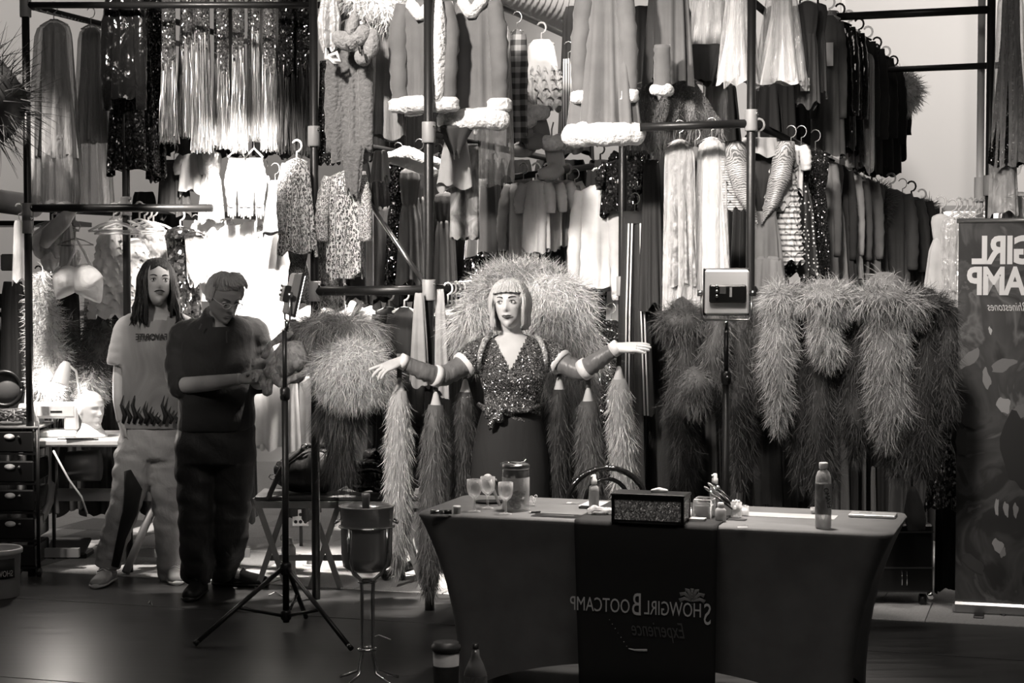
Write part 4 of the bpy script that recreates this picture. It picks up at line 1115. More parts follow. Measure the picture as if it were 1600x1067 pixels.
q = thing('heart_bodice', 'pale padded heart-shaped bodice tilted on its hanger beside the white ruffles', 'bodice', P(118, 372, 9.95)); s = 9.95 / FPX
for dx, dy, w, h in ((-16, 70, 22, 34), (20, 72, 24, 40)):
    bb = MB().ball((0, 0, 0), (w * s * 1.05, .07, h * s * .85), 22, 16); V = bb.arr(); k_ = np.clip(-V[:, 2] / (h * s * .85), 0, 1); V[:, 0] *= 1 - .6 * k_; V[:, 1] *= 1 - .5 * k_; b2_ = MB().add(V, bb.F)
    part('cup', xf(b2_, Matrix.Translation((dx * s, 0, -dy * s)) @ Matrix.Rotation(.5 if dx < 0 else -.55, 4, 'Y')), M('pale_cup', .85, .45, bump=(14, .3, 1)), q, 'padded cup')
part('strap', MB().tube([(-14 * s, 0, -48 * s), (-2 * s, 0, -20 * s), (0, 0, 0), (14 * s, 0, -22 * s), (24 * s, 0, -46 * s)], .009, 8), M('pale_cup', .75), q); hanger(q, .2, 'wire')
q = thing('sash', 'grey satin sash knotted over the left rail', 'sash', P(102, 332, 10.0)); part('band', MB().tube([(.05, -.03, .02), (0, -.05, -.05), (-.08, -.04, -.12), (-.12, 0, -.18)], [.03, .045, .05, .03], 10, flat=((0, 1, 0), .5)), satin(.45), q)
part('tail', drape(.28, [(0, .02), (1, .05)], 4, .2, .4, 3, c=(.02, -.03, -.03)), satin(.45), q)
G('ruffle', 'ruffle_dress', 'tall white ruffled dress behind the young man, left of its post', 172, 352, 486, 40, 66, 10.3, M('white_ruffle', .78, .6, fine=(80, .2)), 'dress', n=11, waves=9, hang='clear')
G('ruffle', 'ruffle_dress', 'white ruffled dress right of the rack post, by young man’s hair', 212, 372, 482, 36, 52, 10.32, MATS['white_ruffle'], 'dress', n=9, waves=9, hang='clear')
for k, (x, y) in enumerate(((178, 345), (184, 349), (190, 342), (218, 342), (226, 346), (232, 350), (240, 347))):
    q = thing('clear_hanger', 'clear plastic hanger on the rail above the ruffled dresses', 'hanger', P(x, y, 10.0 + k * .05), 'clear hangers above the ruffled dresses', YAW + R.uniform(-.2, .2)); hanger(q, .3, 'clear')
G('bag', 'bagged_bodice', 'clear bag holding a pale bodice, behind the young man’s head', 232, 352, 440, 50, 66, 10.4, pvc, 'bodice', inner=satin(.4), ih=.9)
G('dress', 'sequin_minidress', 'black large-sequin dress between the two men', 282, 354, 500, 54, 64, 10.15, sequin(.25, 2.6), 'dress', amp=.2, hang='clear')
G('bag', 'bagged_skirt', 'cloudy plastic bag beside the black sequins', 306, 362, 440, 40, 30, 10.05, pvc, 'skirt', inner=mid_)
for k, (x, y0, y1, w, Y, lab) in enumerate(((335, 340, 470, 60, 10.45, 'white shirt at the left of the brightly lit group'), (362, 352, 560, 70, 10.35, 'long white shirt behind the grey-haired man'), (392, 346, 640, 66, 10.3, 'white tunic right of the grey-haired man’s head'), (422, 358, 700, 54, 10.2, 'white tunic beside leopard shirt, lit brightest'))):
    G('shirt', 'white_shirt', lab, x, y0, y1, w, w * 1.05, Y, wht, 'shirt', sleeve=.4, group='white shirts in the bright light', hang='clear', amp=.16, folds=6)
for k, (x, y0, y1, w0, w1, Y, lab) in enumerate(((455, 585, 722, 20, 30, 9.9, 'white trousers hanging behind the light stand'), (478, 588, 730, 22, 24, 9.95, 'white trouser leg under feather costume'))):
    G('cloth', 'white_trousers', lab, x, y0, y1, w0, w1, Y, satin(.75), 'trousers', folds=3, amp=.12, depth=.6, hang=None)
G('shirt', 'white_tunic', 'white tunic with short sleeves behind the feather costume', 540, 470, 730, 84, 62, 9.95, wht, 'tunic', sleeve=.25, folds=5)
G('shirt', 'white_tunic', 'white tunic mostly hidden above the round feather costume', 490, 478, 640, 70, 60, 10.1, wht, 'tunic', sleeve=.3)
# white feather boa on the left
q = thing('feather_boa', 'white fluffy feather boa hanging at left in bright light', 'boa', P(68, 425, 10.4)); s = 9.95 / FPX
plume(q, lumpy([(0, 0, 0), (-.0, 0, -.2), (.02, 0, -.4), (.04, 0, -.6), (.04, 0, -.74)], [.04, .06, .075, .085, .06], seed=2, lump=.3), strandm(.85), 3400, .075, .006, .3, 1.0, .2, .9)
for k, (x, y, y2, v, lab) in enumerate(((104, 500, 650, .14, 'grey feather boa behind the sewing machine'), (140, 560, 640, .7, 'white feather wisp beside the young man’s sleeve'), (150, 470, 590, .05, 'dark feather boa behind the heart bodice'))):
    q = thing('feather_boa', lab, 'boa', P(x, y, 10.5)); h = (y2 - y) * 10.5 / FPX
    plume(q, lumpy([(0, 0, 0), (.02, 0, -h * .4), (-.02, 0, -h * .8), (0, 0, -h)], [.04, .07, .08, .04], seed=k, lump=.3), strandm(v), 1300, .09, .006, .3, 1.0, .3, .7)

# middle rack, top: grey fur animal costumes
G('coat', 'fur_costume', 'grey plush costume with hanging paw sleeve, longer of two', 548, 30, 250, 52, 66, 9.2, fur(.17), 'costume', sleeve=.9, sr=.5, folds=6, amp=.2, seed=61, hang='white')
G('coat', 'fur_costume', 'grey ribbed plush costume with white belly, beside the red velvet jackets', 600, 20, 212, 50, 70, 9.3, M('ribbed_plush', .22, .9, bump=(22, 1.0, .08), fine=(200, .5), sheen=.3), 'costume', sleeve=.75, sr=.4, folds=9, amp=.16, seed=62, front=.75, frontr=.03, fx=-.07, hang='white')
G('trousers', 'tinsel_trousers', 'dark glittering trousers beside the middle rack post', 512, 95, 255, 26, 40, 9.35, sequin(.2, .8), 'trousers', hang=None, amp=.2)
q = thing('paw_mitten', 'bundle of grey plush paw mittens tied in front of the fur costume', 'mittens', P(556, 70, 9.0)); s = 9 / FPX
for dx, dy, rx_, rz_, a in ((-18, -6, 22, 14, .5), (4, -14, 20, 16, -.5), (24, -2, 13, 24, .1), (10, 20, 14, 12, .8), (-4, -30, 10, 20, .2)):
    part('paw', xf(MB().ball((0, 0, 0), (rx_ * s, 13 * s, rz_ * s), 16, 12), Matrix.Translation((dx * s, R.uniform(-.02, .02), -dy * s)) @ Matrix.Rotation(a, 4, 'Y')), fur(.3), q)
for dx, dz in ((-14, -10), (2, -6), (12, -20)): part('toe_seam', MB().tube([(dx * s, -.05, dz * s + .03), (dx * s + .01, -.062, dz * s), (dx * s + .02, -.05, dz * s - .03)], .004, 6), drk, q)
part('tie', MB().tube([(0, 0, .0), (-.01, -.01, .1), (0, 0, .2)], .006, 6), lgt, q)
q = thing('ribbon_bow', 'small white satin bow dangling left of the plush mittens', 'bow', P(512, 88, 9.05))
for a in (-.9, .4, 1.7): part('loop', MB().tube([(0, 0, 0), (.05 * math.cos(a), -.01, .04 * math.sin(a)), (.07 * math.cos(a), 0, .02 * math.sin(a) - .03), (.015, 0, -.015)], [.008, .012, .012, .006], 8), satin(.75), q)
q = thing('puff_cluster', 'white fluffy stole with a pale satin lining at the top of the middle rack', 'stole', P(590, 0, 9.35))
plume(q, lumpy([(-.2, 0, .05), (-.05, -.05, .0), (.1, -.05, -.08), (.12, 0, -.2)], [.06, .1, .1, .05], lump=.3), strandm(.8), 2000, .06, .006, .3, 1, .2, .7)
q = thing('lame_scarf', 'silvery crumpled scarf hanging at the top beside the middle post', 'scarf', P(514, -5, 9.15)); part('cloth', drape(.27, [(0, .04), (.4, .06), (.8, .05), (1, .03)], 6, .3, .5, 5), M('crushed_lame', .6, .3, .3, bump=(24, .9, .8)), q)
# velvet jackets with white fur
G('jacket', 'velvet_jacket', 'grey velvet jacket with white fur front, behind the black post', 664, -2, 168, 86, 74, 9.12, velvet(.12), 'jacket', sleeve=.93, sr=.36, cuff=.8, front=.8, fx=.085, frontr=.04, trim=.8, trimr=.045, seed=71, hang='white', spread=-.05, collar=.8)
G('jacket', 'velvet_jacket', 'grey velvet jacket with wide white fur hem, right of the black post', 742, -6, 192, 78, 92, 9.2, velvet(.13), 'jacket', sleeve=.82, sr=.4, cuff=.82, cuffr=1.3, trim=.82, trimr=.055, seed=73, hang='white', collar=.8, spread=.1, amp=.16)
G('jacket', 'velvet_jacket', 'dark velvet jacket with fur cuffs half hidden behind others', 636, 50, 175, 50, 44, 9.45, velvet(.06), 'jacket', sleeve=.75, sr=.4, cuff=.6, trim=.5, seed=75, hang=None)
G('skirt', 'plain_skirt', 'pale flared skirt below the velvet jackets', 713, 210, 292, 34, 56, 9.3, cloth(.3, 'pale_flare'), 'skirt', folds=4)
G('cloth', 'bunched_top', 'dark pointed top peeking under the fur hem', 712, 196, 240, 60, 12, 9.15, drk, 'top', hang=None, folds=3)
G('bag', 'bagged_dress', 'long clear plastic bag over a lace dress, right of velvet jackets', 772, 28, 282, 50, 66, 9.7, pvc, 'dress', inner=lace, ih=.6)
G('ruffle', 'lace_dress', 'white lace party dress at the far end of the top rail', 765, 10, 168, 44, 46, 9.8, lace, 'dress', n=6, hang='clear')
G('shirt', 'plaid_shirt', 'narrow plaid flannel shirt seen edge on', 808, 46, 222, 26, 32, 9.75, plaid, 'shirt', sleeve=.9, sr=.5, only=1, spread=.0, amp=.15, depth=.8)
G('ruffle', 'petticoat', 'white petticoat with ruffled tiers high in the middle', 846, 62, 158, 52, 84, 10.1, lace, 'petticoat', n=5, waves=15, z0=.35, mat2=M('petticoat_white', .72, .7), hang='clear')
G('trousers', 'striped_trousers', 'narrow striped trousers with white fur cuffs', 888, 92, 222, 18, 24, 10.0, stripe, 'trousers', cuff=.82, cuffr=.045)
for k, (x, y, lab) in enumerate(((818, 190, 'white fur cuffed boot below the plaid shirt'), (862, 225, 'white fur cuffed boot beneath the striped trousers'), (838, 178, 'grey boot with fur cuff beneath the petticoat'))):
    q = thing('fur_boot', lab, 'boot', P(x, y, 9.9))
    part('shaft', limb([(0, 0, 0), (.02, 0, -.08), (.03, 0, -.13)], [.045, .05, .05], seed=k), velvet(.3 if k < 2 else .2), q)
    part('foot', limb([(.03, 0, -.13), (-.0, -.05, -.16), (-.07, -.07, -.17)], [.05, .045, .03], seed=k), velvet(.3 if k < 2 else .2), q)
    furroll('fur_cuff', [(-.06, 0, .01), (0, -.05, -.0), (.06, -.02, .01)], .045, .82, q, k); part('loop', MB().tube([(0, 0, 0), (0, 0, .08), (.01, 0, .12)], .004, 6), lgt, q)
# the large velvet robe and its neighbours
G('jacket', 'velvet_robe', 'long grey velvet robe with thick white fur hem, above the woman', 946, -60, 214, 66, 104, 8.95, velvet(.14), 'robe', sleeve=.72, sr=.46, cuff=.84, cuffr=.95, trim=.84, trimr=.058, seed=81, amp=.26, folds=8, spread=.22, collar=.8, hang='white')
G('cloth', 'velvet_cape', 'grey velvet cape with a fur ring on its edge, right of the long robe', 1045, -20, 128, 60, 70, 9.1, velvet(.12), 'cape', folds=8, amp=.22, hang='white')
q = thing('fur_ring', 'white fur wristlet on the cape edge above the ostrich fan', 'wristlet', P(1034, 140, 8.9)); o = part('roll', lumpy([(-.045, 0, 0), (-.02, -.04, -.008), (.02, -.04, -.008), (.045, 0, 0)], .028, seed=4), fur(.82), q); part('lining', MB().ball((0, 0, .0), (.05, .03, .015)), velvet(.12), q)
part('sleeve_end', limb([(0, .0, .22), (.005, 0, .1), (0, 0, .0)], [.04, .042, .045], wr=.1), velvet(.12), q)
for k, (x, y, r, n, v, lab) in enumerate(((1068, 165, 62, 5200, .26, 'big grey ostrich feather skirt hanging right of the velvet robe'), (1012, 172, 30, 1500, .2, 'small feather bunch behind the velvet robe'))):
    q = thing('feather_skirt', lab, 'skirt', P(x, y - 40, 9.25)); s = 9.25 / FPX; rr = r * s
    plume(q, drape(70 * s, [(0, rr * .25), (.5, rr * .6), (1, rr * .85)], 6, .2, .5, k), strandm(v), n, .14, .004, .7, .8, .8, .6); hanger(q, .2, 'wire', .02)
G('bag', 'bagged_tulle', 'bulging clear bag of white tulle at the top, left of satin bags', 1112, -10, 118, 62, 66, 9.6, pvc, 'tulle', inner=M('white_tulle', .7, .7, fine=(60, .5)), iw=.9, amp=.25, folds=9, ih=.95)
G('cloth', 'grey_wrap', 'dark crumpled wrap under the bag of tulle', 1098, 70, 130, 70, 36, 9.55, cloth(.1, 'wrap'), 'wrap', hang=None)
G('bag', 'bagged_fan', 'pale bag with a black snap, beside the ostrich skirt', 1118, 110, 200, 40, 34, 9.7, pvc_dull, 'bag', inner=cloth(.35, 'bag_in'))
# white satin in plastic, both sides of the right post
for k, (x, w, lab) in enumerate(((1155, 62, 'white satin gown in a clear bag left of the right post'), (1222, 76, 'white satin gown in a clear bag right of the post'))):
    G('bag', 'bagged_gown', lab, x, -25, 127, w * .6, w, 8.95, pvc, 'gown', inner=satin(.66), ih=.97, iw=.96, seed=90 + k, amp=.2, folds=6, yaw=-.1, group='white satin gowns in clear bags')
# lower tiers in the middle
for k, (x, y0, y1, w0, w1, Y, m, kind, lab, nm_) in enumerate((
        (560, 268, 470, 30, 40, 9.7, drk, 'cloth', 'dark cloth hanging just behind the leopard dresses', 'dark_drape'),
        (600, 262, 460, 40, 54, 10.0, cloth(.05, 'brown_gown'), 'gown', 'dull dark gown behind the diagonal brace', 'dark_gown'),
        (622, 250, 452, 36, 46, 9.9, sequin(.06, 1.0), 'gown', 'black sequin gown crossing behind the brace', 'sequin_gown'),
        (640, 262, 446, 34, 44, 9.8, cloth(.09, 'taupe_gown'), 'gown', 'taupe gown left of the middle post', 'long_gown'),
        (655, 244, 448, 30, 36, 10.1, cloth(.06, 'olive_gown'), 'gown', 'long dim gown against the middle post', 'long_gown'),
        (695, 300, 450, 34, 40, 10.0, cloth(.03, 'dim'), 'gown', 'dark gown between post and camouflage trousers', 'dark_gown'),
        (745, 330, 440, 40, 40, 10.2, sequin(.08, 1.4), 'cloth', 'glittering dark skirt under the camouflage trousers', 'sequin_skirt'),
        (760, 280, 398, 44, 66, 9.95, velvet(.05), 'cloth', 'dark velvet skirt right of the camouflage trousers', 'velvet_skirt'),
        (786, 275, 392, 30, 60, 10.1, velvet(.035), 'cloth', 'dark velvet skirt beside the beige lapelled jacket', 'velvet_skirt'),
        (925, 420, 560, 60, 60, 10.4, sequin(.16, 1.2), 'cloth', 'black sequin curtain-like skirt behind the feather headdress', 'sequin_skirt'),
        (955, 500, 760, 50, 60, 10.0, sequin(.2, 1.0), 'gown', 'long black sequin gown right of the feather headdress', 'sequin_gown'))):
    G(kind, nm_, lab, x, y0, y1, w0, w1, Y, m, 'dress' if kind == 'gown' else 'skirt', amp=.2)
G('trousers', 'camouflage_trousers', 'pale camouflage trousers with ribbed cuffs left of centre', 726, 225, 372, 44, 50, 9.35, camou, 'trousers', hang=None, amp=.12)
G('jacket', 'beige_jacket', 'beige jacket with wide lapels above the headdress', 818, 282, 398, 60, 52, 9.9, cloth(.2, 'beige'), 'jacket', sleeve=.9, sr=.3)
for k, (x, y1, v, lab) in enumerate(((838, 392, .34, 'cream short-sleeved blouse, first of the cream row above the headdress'), (856, 388, .42, 'cream blouse with a card tag, second of the cream row'), (872, 380, .5, 'cream short blouse, third of the cream row'), (886, 372, .4, 'cream blouse at the right end of the cream row beside camouflage'))):
    G('shirt', 'cream_blouse', lab, x, 282, y1, 46, 42, 9.85 + k * .12, cloth(v, 'cream%d' % k), 'blouse', sleeve=.42, sr=.4, tag=(6, 30, 9, 26) if k == 1 else None, hang='white')
G('cloth', 'camouflage_shirt', 'strip of camouflage cloth beside the white blouse', 898, 290, 418, 20, 28, 10.1, camou, 'shirt')
G('jacket', 'white_blouse', 'large white blouse with striped cuffs right of centre', 932, 290, 452, 62, 58, 9.9, cloth(.62, 'white_blouse'), 'blouse', sleeve=1.0, sr=.36, hang='white', cuff=.55, cuffr=.7)
G('shirt', 'white_jacket', 'white jacket partly behind the right-centre post', 972, 340, 520, 44, 48, 10.2, cloth(.6, 'wj'), 'jacket', sleeve=.6)
G('shirt', 'rhinestone_blouse', 'black glittering top with rhinestones beside the post', 968, 250, 335, 52, 56, 9.8, sequin(.18, 1.8), 'top', sleeve=.5)
G('shirt', 'sequin_blouse', 'black shiny sequin top above the rhinestone top', 985, 235, 300, 50, 46, 9.9, sequin(.1, 2.2), 'top', sleeve=.5)
G('trousers', 'track_trousers', 'black track trousers with twin pale stripes', 992, 330, 648, 40, 64, 9.4, cloth(.014, 'track'), 'trousers', stripe=M('stripe_white', .6, .5, kind='flat'), hang='wire', amp=.1)
G('cloth', 'black_slip', 'black slip with thin straps left of the bagged dresses', 1018, 250, 480, 26, 40, 9.3, cloth(.012, 'slipk'), 'slip', hang='white')
# pale dresses in plastic
G('bag', 'bagged_dress', 'clear bag over a beaded pale dress, first left of the ruffled costume', 1062, 218, 500, 46, 52, 8.95, pvc, 'dress', inner=M('beaded_net', .3, .45, kind='blotch', k=.5, v2=.12, bump=(18, .8, .5)), ih=.78, iw=1, yaw=-.15)
G('bag', 'bagged_dress', 'clear bag over a long pale tunic dress beside the ruffled costume', 1112, 214, 500, 44, 60, 9.0, pvc, 'dress', inner=cloth(.5, 'tunic'), ih=.97, iw=1, yaw=-.15)
G('dress', 'ghost_dress', 'dark grey dress between two bagged pale dresses', 1086, 230, 480, 34, 50, 9.1, cloth(.1, 'dg'), 'dress')
# ruffled carnival costume around the right post
q = thing('rumba_costume', 'carnival costume with paisley bib and ruffled sleeves on the right post', 'costume', P(1186, 222, 8.98)); s = 8.98 / FPX
for sd in (-1, 1):
    V = []
    bib = MB(); rows = []
    for t in np.linspace(0, 1, 14):
        z = -128 * t * s; xo = sd * lerp(54, 4, t ** 2.4) * s; xi = sd * lerp(27, 2, t ** .8) * s
        rows.append([(lerp(xi, xo, u) + .004 * math.sin(t * 22 + u * 4), -.05 - .035 * math.sin(u * PI) - .008 * math.sin(t * 18), z) for u in np.linspace(0, 1, 8)] + [(lerp(xo, xi, u), -.02, z) for u in np.linspace(0, 1, 4)])
    bib.rings(rows); part('bib', bib, pais, q, 'paisley bib panel')
    rf = MB()
    for kk in range(9):
        c_ = Vector((sd * (36 - kk * .9 + (kk % 2) * 3) * s - .0, .015, -(14 + kk * 9) * s)); V = ruffles(None, 0, -.03, .055, .075, 1, kk + (sd > 0) * 9, waves=8, N=30); V2 = MB(); V2.add(V.arr() + np.array(c_), V.F); rf.add(V2.arr(), V2.F)
    part('ruffle_sleeve', rf, M('striped_ruffle', .34, .6, kind='hstripe', v2=.06, k=.5) if sd < 0 else M('pale_ruffle', .4, .6, fine=(60, .3)), q, 'tiered ruffle sleeve')
part('bodice', drape(.36, [(0, .1), (.5, .12), (1, .05)], 6, .15, .35, 3, c=(0, .03, .0)), cloth(.02), q, 'dark bodice')
part('neck_band', drape(.09, [(0, .085), (1, .1)], 8, .08, .4, 2, c=(0, -.02, .02)), satin(.45), q); hanger(q, .3, 'clear', .02)
G('skirt', 'tiered_skirt', 'grey tiered skirt with gathered seams below the paisley bib', 1196, 330, 452, 34, 62, 8.95, cloth(.13, 'tier'), 'skirt', folds=6, hang=None)
o = G('ruffle', 'tier_flounce', 'gathered flounce at the bottom of the grey tiered skirt, by the lamp', 1200, 400, 470, 54, 74, 8.92, cloth(.14, 'tier2'), 'flounce', n=1, hang=None)
G('ruffle', 'ruffle_blouse', 'ruffled striped sleeve blouse right of the carnival costume', 1232, 262, 402, 22, 40, 9.0, M('striped_ruffle2', .4, .6, kind='hstripe', v2=.08, k=1.1), 'blouse', n=12, waves=7)
G('dress', 'polka_dress', 'black dress with white dots beside the ruffled blouse', 1252, 226, 430, 30, 56, 9.1, dots, 'dress')
G('shirt', 'white_tee', 'white cap-sleeved tee in front of the dotted dress', 1236, 226, 300, 44, 36, 9.05, cloth(.6, 'wt'), 'tee', sleeve=.5, sr=.45, only=1)
# receding row, lower right tier
row = [(1274, 232, 440, 32, 40, .07, 'dress', 'dark beaded dress right of the dotted dress'), (1288, 246, 448, 30, 44, .12, 'jacket', 'tan jacket in the lower right row, behind the beaded dress'), (1300, 254, 452, 28, 42, 0, 'gown', 'gown with dark petal print in the lower right row'), (1312, 258, 452, 30, 46, .04, 'jacket', 'dark blazer just right of the petal-print gown'),
       (1324, 266, 440, 30, 44, .5, 'shirt', 'white shirt showing a pale sleeve in the lower right row'), (1336, 272, 448, 30, 44, .14, 'jacket', 'grey jacket after the white-sleeved shirt'), (1350, 278, 444, 34, 46, .22, 'coat', 'pale linen coat in the lower right row'), (1362, 284, 456, 32, 46, .08, 'gown', 'dim gown after the linen coat'),
       (1392, 296, 460, 46, 50, .11, 'coat', 'grey raincoat with a hood, near the end of the lower right row'), (1410, 304, 462, 46, 52, .09, 'coat', 'second grey raincoat beside the end of the row'), (1424, 308, 464, 46, 54, .05, 'coat', 'dark raincoat close to the end of the row'), (1440, 320, 468, 44, 50, .1, 'coat', 'grey coat at the end of the lower right row')]
for k, (x, y0, y1, w0, w1, v, kind, lab) in enumerate(row):
    Y = 9.1 + (y0 - 226) * .022; m = petal if v == 0 else (sequin(.2, .8) if k == 0 else cloth(v, 'row%d' % k))
    G(kind, {'gown': 'long_gown', 'dress': 'beaded_dress', 'shirt': 'sleeved_shirt', 'jacket': 'hung_jacket', 'coat': 'long_coat'}[kind], lab, x, y0, y1, w0 * 1.35, w1 * 1.15, Y, m, kind, amp=.16, hang=('wire', 'black', 'clear')[k % 3], sleeve=.72)
for k, (x, y, r, v, n, lab) in enumerate(((1372, 315, 24, .18, 1400, 'grey tulle puff with frilled layers in the lower right row'), (1452, 335, 17, .45, 1300, 'pale feathered wrap against the bright wall, end of the lower row'), (1446, 372, 14, .3, 700, 'pale feather trim on the last coat'))):
    q = thing('feather_wrap', lab, 'wrap', P(x, y, 10.6 if k == 0 else 11.3)); s = 11 / FPX
    plume(q, lumpy([(-.01, 0, r * s), (0.01, 0, 0), (-.01, 0, -r * s * 1.4)], [r * s * .5, r * s * .7, r * s * .5], lump=.25), strandm(v), n, .07, .006, .2, 1, .2, .8)
# receding row, upper right tier
rowu = [(1262, 2, 165, 30, 34, .05, 'gown', 'dark brocade gown beside the white satin bag'), (1278, 6, 148, 26, 28, .05, 'gown', 'narrow dark gown second in the upper right row'), (1296, 24, 240, 36, 46, .1, 'coat', 'grey straight coat with a white tag, upper right row'), (1312, 34, 232, 40, 48, .03, 'jacket', 'black leather jacket with a pale collar, upper right row'), (1326, 44, 236, 40, 46, .02, 'jacket', 'black vinyl jacket after the leather one'), (1342, 56, 268, 42, 48, .02, 'coat', 'black coat under clear plastic, upper right row'),
        (1356, 68, 270, 42, 44, .03, 'coat', 'black coat with a buckle tab near the hanger hook'), (1370, 84, 262, 42, 46, .014, 'coat', 'plain black coat with a curled lapel'), (1384, 98, 270, 42, 46, .014, 'coat', 'black coat next to last before the wall'), (1396, 112, 246, 36, 40, .012, 'coat', 'black coat last before the bright wall')]
for k, (x, y0, y1, w0, w1, v, kind, lab) in enumerate(rowu):
    Y = 9.0 + max(0, y0) * .019; m = vinyl if k in (3, 4) else cloth(v, 'rowu%d' % k)
    G(kind, {'gown': 'long_gown', 'jacket': 'hung_jacket', 'coat': 'long_coat'}[kind], lab, x, y0, y1, w0 * 1.15, w1 * 1.1, Y, m, kind, amp=.14, hang='black' if k % 2 else 'clear', sleeve=.7, tag=(3, 62, 11, 36) if k == 2 else ((-1, 130, 14, 20) if k == 0 else None))
G('bag', 'bagged_coat', 'clear plastic cover over the dark coats of the upper right row', 1345, 80, 262, 40, 40, 9.9, pvc, 'cover', inner=cloth(.02, 'in_d'))
q = thing('wire_hook', 'empty black hanger standing up against the pale wall', 'hanger', P(1366, 78, 10.2), rz=.9); part('hook', MB().tube([(-.07, 0, -.05), (-.02, 0, .0), (.03, 0, .035), (.06, 0, .03), (.065, 0, .005), (.03, 0, -.04), (-.02, 0, -.1)], .006, 8), black_plastic, q)
part('arm', MB().tube([(-.02, 0, -.1), (-.1, 0, -.2), (.1, 0, -.2), (-.02, 0, -.1)], .005, 6), black_plastic, q)
q = thing('feather_wrap', 'pale feathered puff sticking out past the black coats', 'wrap', P(1412, 140, 11.0)); plume(q, lumpy([(-.04, 0, .08), (.03, 0, 0), (-.02, 0, -.12)], [.05, .085, .05], lump=.2), strandm(.95), 1500, .07, .006, .2, 1, .2, .7)
# near-black filler clothes, added so the gaps in the racks read as deep shade
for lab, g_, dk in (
        ('dark filler garment added as gloom deep in the middle rack, between the two tiers of lit clothes', 'dark filler garments deep in the middle rack', [(x, 250, 470) for x in range(560, 1030, 42)] + [(x, 235, 470) for x in (1040, 1090, 1130, 1170, 1205)]),
        ('dark filler garment added as gloom, hanging low behind the woman and the ostrich tails', 'dark filler garments low behind the woman', [(x, 470, 800) for x in range(580, 1060, 40)]),
        ('dark filler garment added as gloom high at the back of the upper rails', 'dark filler garments high at the back', [(x, 10, 240) for x in (240, 300, 360, 420, 470, 545, 580, 640, 690, 900, 1000, 1060, 1215, 1250)] + [(x, 130, 225) for x in (1130, 1200, 1240, 1280)]),
        ('dark filler garment added for the shadow behind the ostrich boas', 'dark filler garments behind the boas', [(x, 470, 850) for x in range(1060, 1500, 40)]),
        ('dark filler garment added for the shadow behind the two men and the sewing table', 'dark filler garments behind the men', [(x, 300, 470) for x in (225, 265)] + [(x, 500, 810) for x in (330, 375, 470)] + [(x, 440, 800) for x in (-20, 20, 60, 105, 150, 195, 240, 285)])):
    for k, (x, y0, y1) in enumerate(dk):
        G('cloth', 'filler_garment', lab, x, y0, y1, 40, 56, 10.9 + (k % 3) * .15, (blk, drk, cloth(.02), velvet(.02))[k % 4], 'garment', group=g_, hang='black' if k % 2 else None, amp=.22)
# leopard pieces on the middle post
G('shirt', 'leopard_shirt', 'long leopard-print shirt left of the middle rack post', 464, 248, 395, 44, 66, 9.25, leo, 'shirt', sleeve=.75, sr=.4, seed=101, only=-1, spread=.05, hang='white', amp=.16)
G('dress', 'leopard_dress', 'darker leopard dress hanging below the leopard shirt', 466, 380, 476, 36, 40, 9.35, leo2, 'dress', hang=None)
G('shirt', 'leopard_blouse', 'leopard blouse with ruffled cuff right of the middle post', 540, 268, 432, 66, 62, 9.2, leo, 'blouse', sleeve=.62, sr=.36, seed=104, hang='white', amp=.18)
G('cloth', 'leopard_wrap', 'dark leopard wrap just right of the post', 516, 300, 480, 36, 40, 9.4, leo2, 'wrap', hang=None, amp=.2)
G('cloth', 'pale_strip', 'narrow pale strip of cloth hanging right of leopard blouse', 578, 320, 456, 12, 12, 9.5, cloth(.5, 'strip'), 'strip', folds=2, hang=None)
G('cloth', 'plush_tail', 'grey plush tail end hanging below the fur costume', 552, 225, 302, 38, 20, 9.1, fur(.15), 'tail', folds=3, hang=None)
q = thing('folded_cloth', 'pale crumpled wrapping on the shelf behind the middle post', 'cloth', P(640, 255, 9.6)); part('fold', xf(MB().rings(lumpy([(-.16, 0, .02), (-.05, -.02, .03), (.06, 0, 0), (.2, 0, -.03)], [.03, .05, .05, .04], seed=8, lump=.35).arr()[:0].reshape(0, 1, 3)) if 0 else lumpy([(-.16, 0, .02), (-.05, -.02, .03), (.06, 0, 0), (.2, 0, -.03)], [.03, .05, .05, .04], seed=8, lump=.35), Matrix.Identity(4)), M('wrapping', .5, .3, bump=(20, .8, 1)), q)
G('cloth', 'ruffled_scarf', 'grey ruffled scarf end hanging left of the middle post', 595, 235, 282, 22, 30, 9.4, cloth(.25, 'rs'), 'scarf', hang=None, amp=.3)
# things hanging on the middle post, low
for k, (x, y0, y1, w, lab) in enumerate(((655, 458, 600, 34, 'grey cloth hanging left of the middle post'), (688, 452, 620, 28, 'pale grey cloth hanging right of the middle post'))):
    G('cloth', 'grey_drape', lab, x, y0, y1, w * .5, w, 8.95 + k * .06, cloth(.28 + .06 * k, 'drape%d' % k), 'drape', folds=4, hang=None, depth=.5)
for k, (x, Y, lab) in enumerate(((632, 9.35, 'dark jacket on a white hanger below the cross rail'), (608, 9.6, 'dark jacket behind the first, below the cross rail'))):
    G('jacket', 'dark_jacket', lab, x, 480, 700, 50, 60, Y, cloth(.022, 'dj%d' % k), 'jacket', hang='white', sleeve=.8)
for k, x in enumerate((700, 706, 713, 720, 727, 734)):
    q = thing('white_hanger', 'white plastic hanger on the rail beside the feather headdress', 'hanger', P(x, 478 - k, 9.1 + k * .12), 'white hangers beside the headdress', .5); hanger(q, .3, 'white', 0, .13)
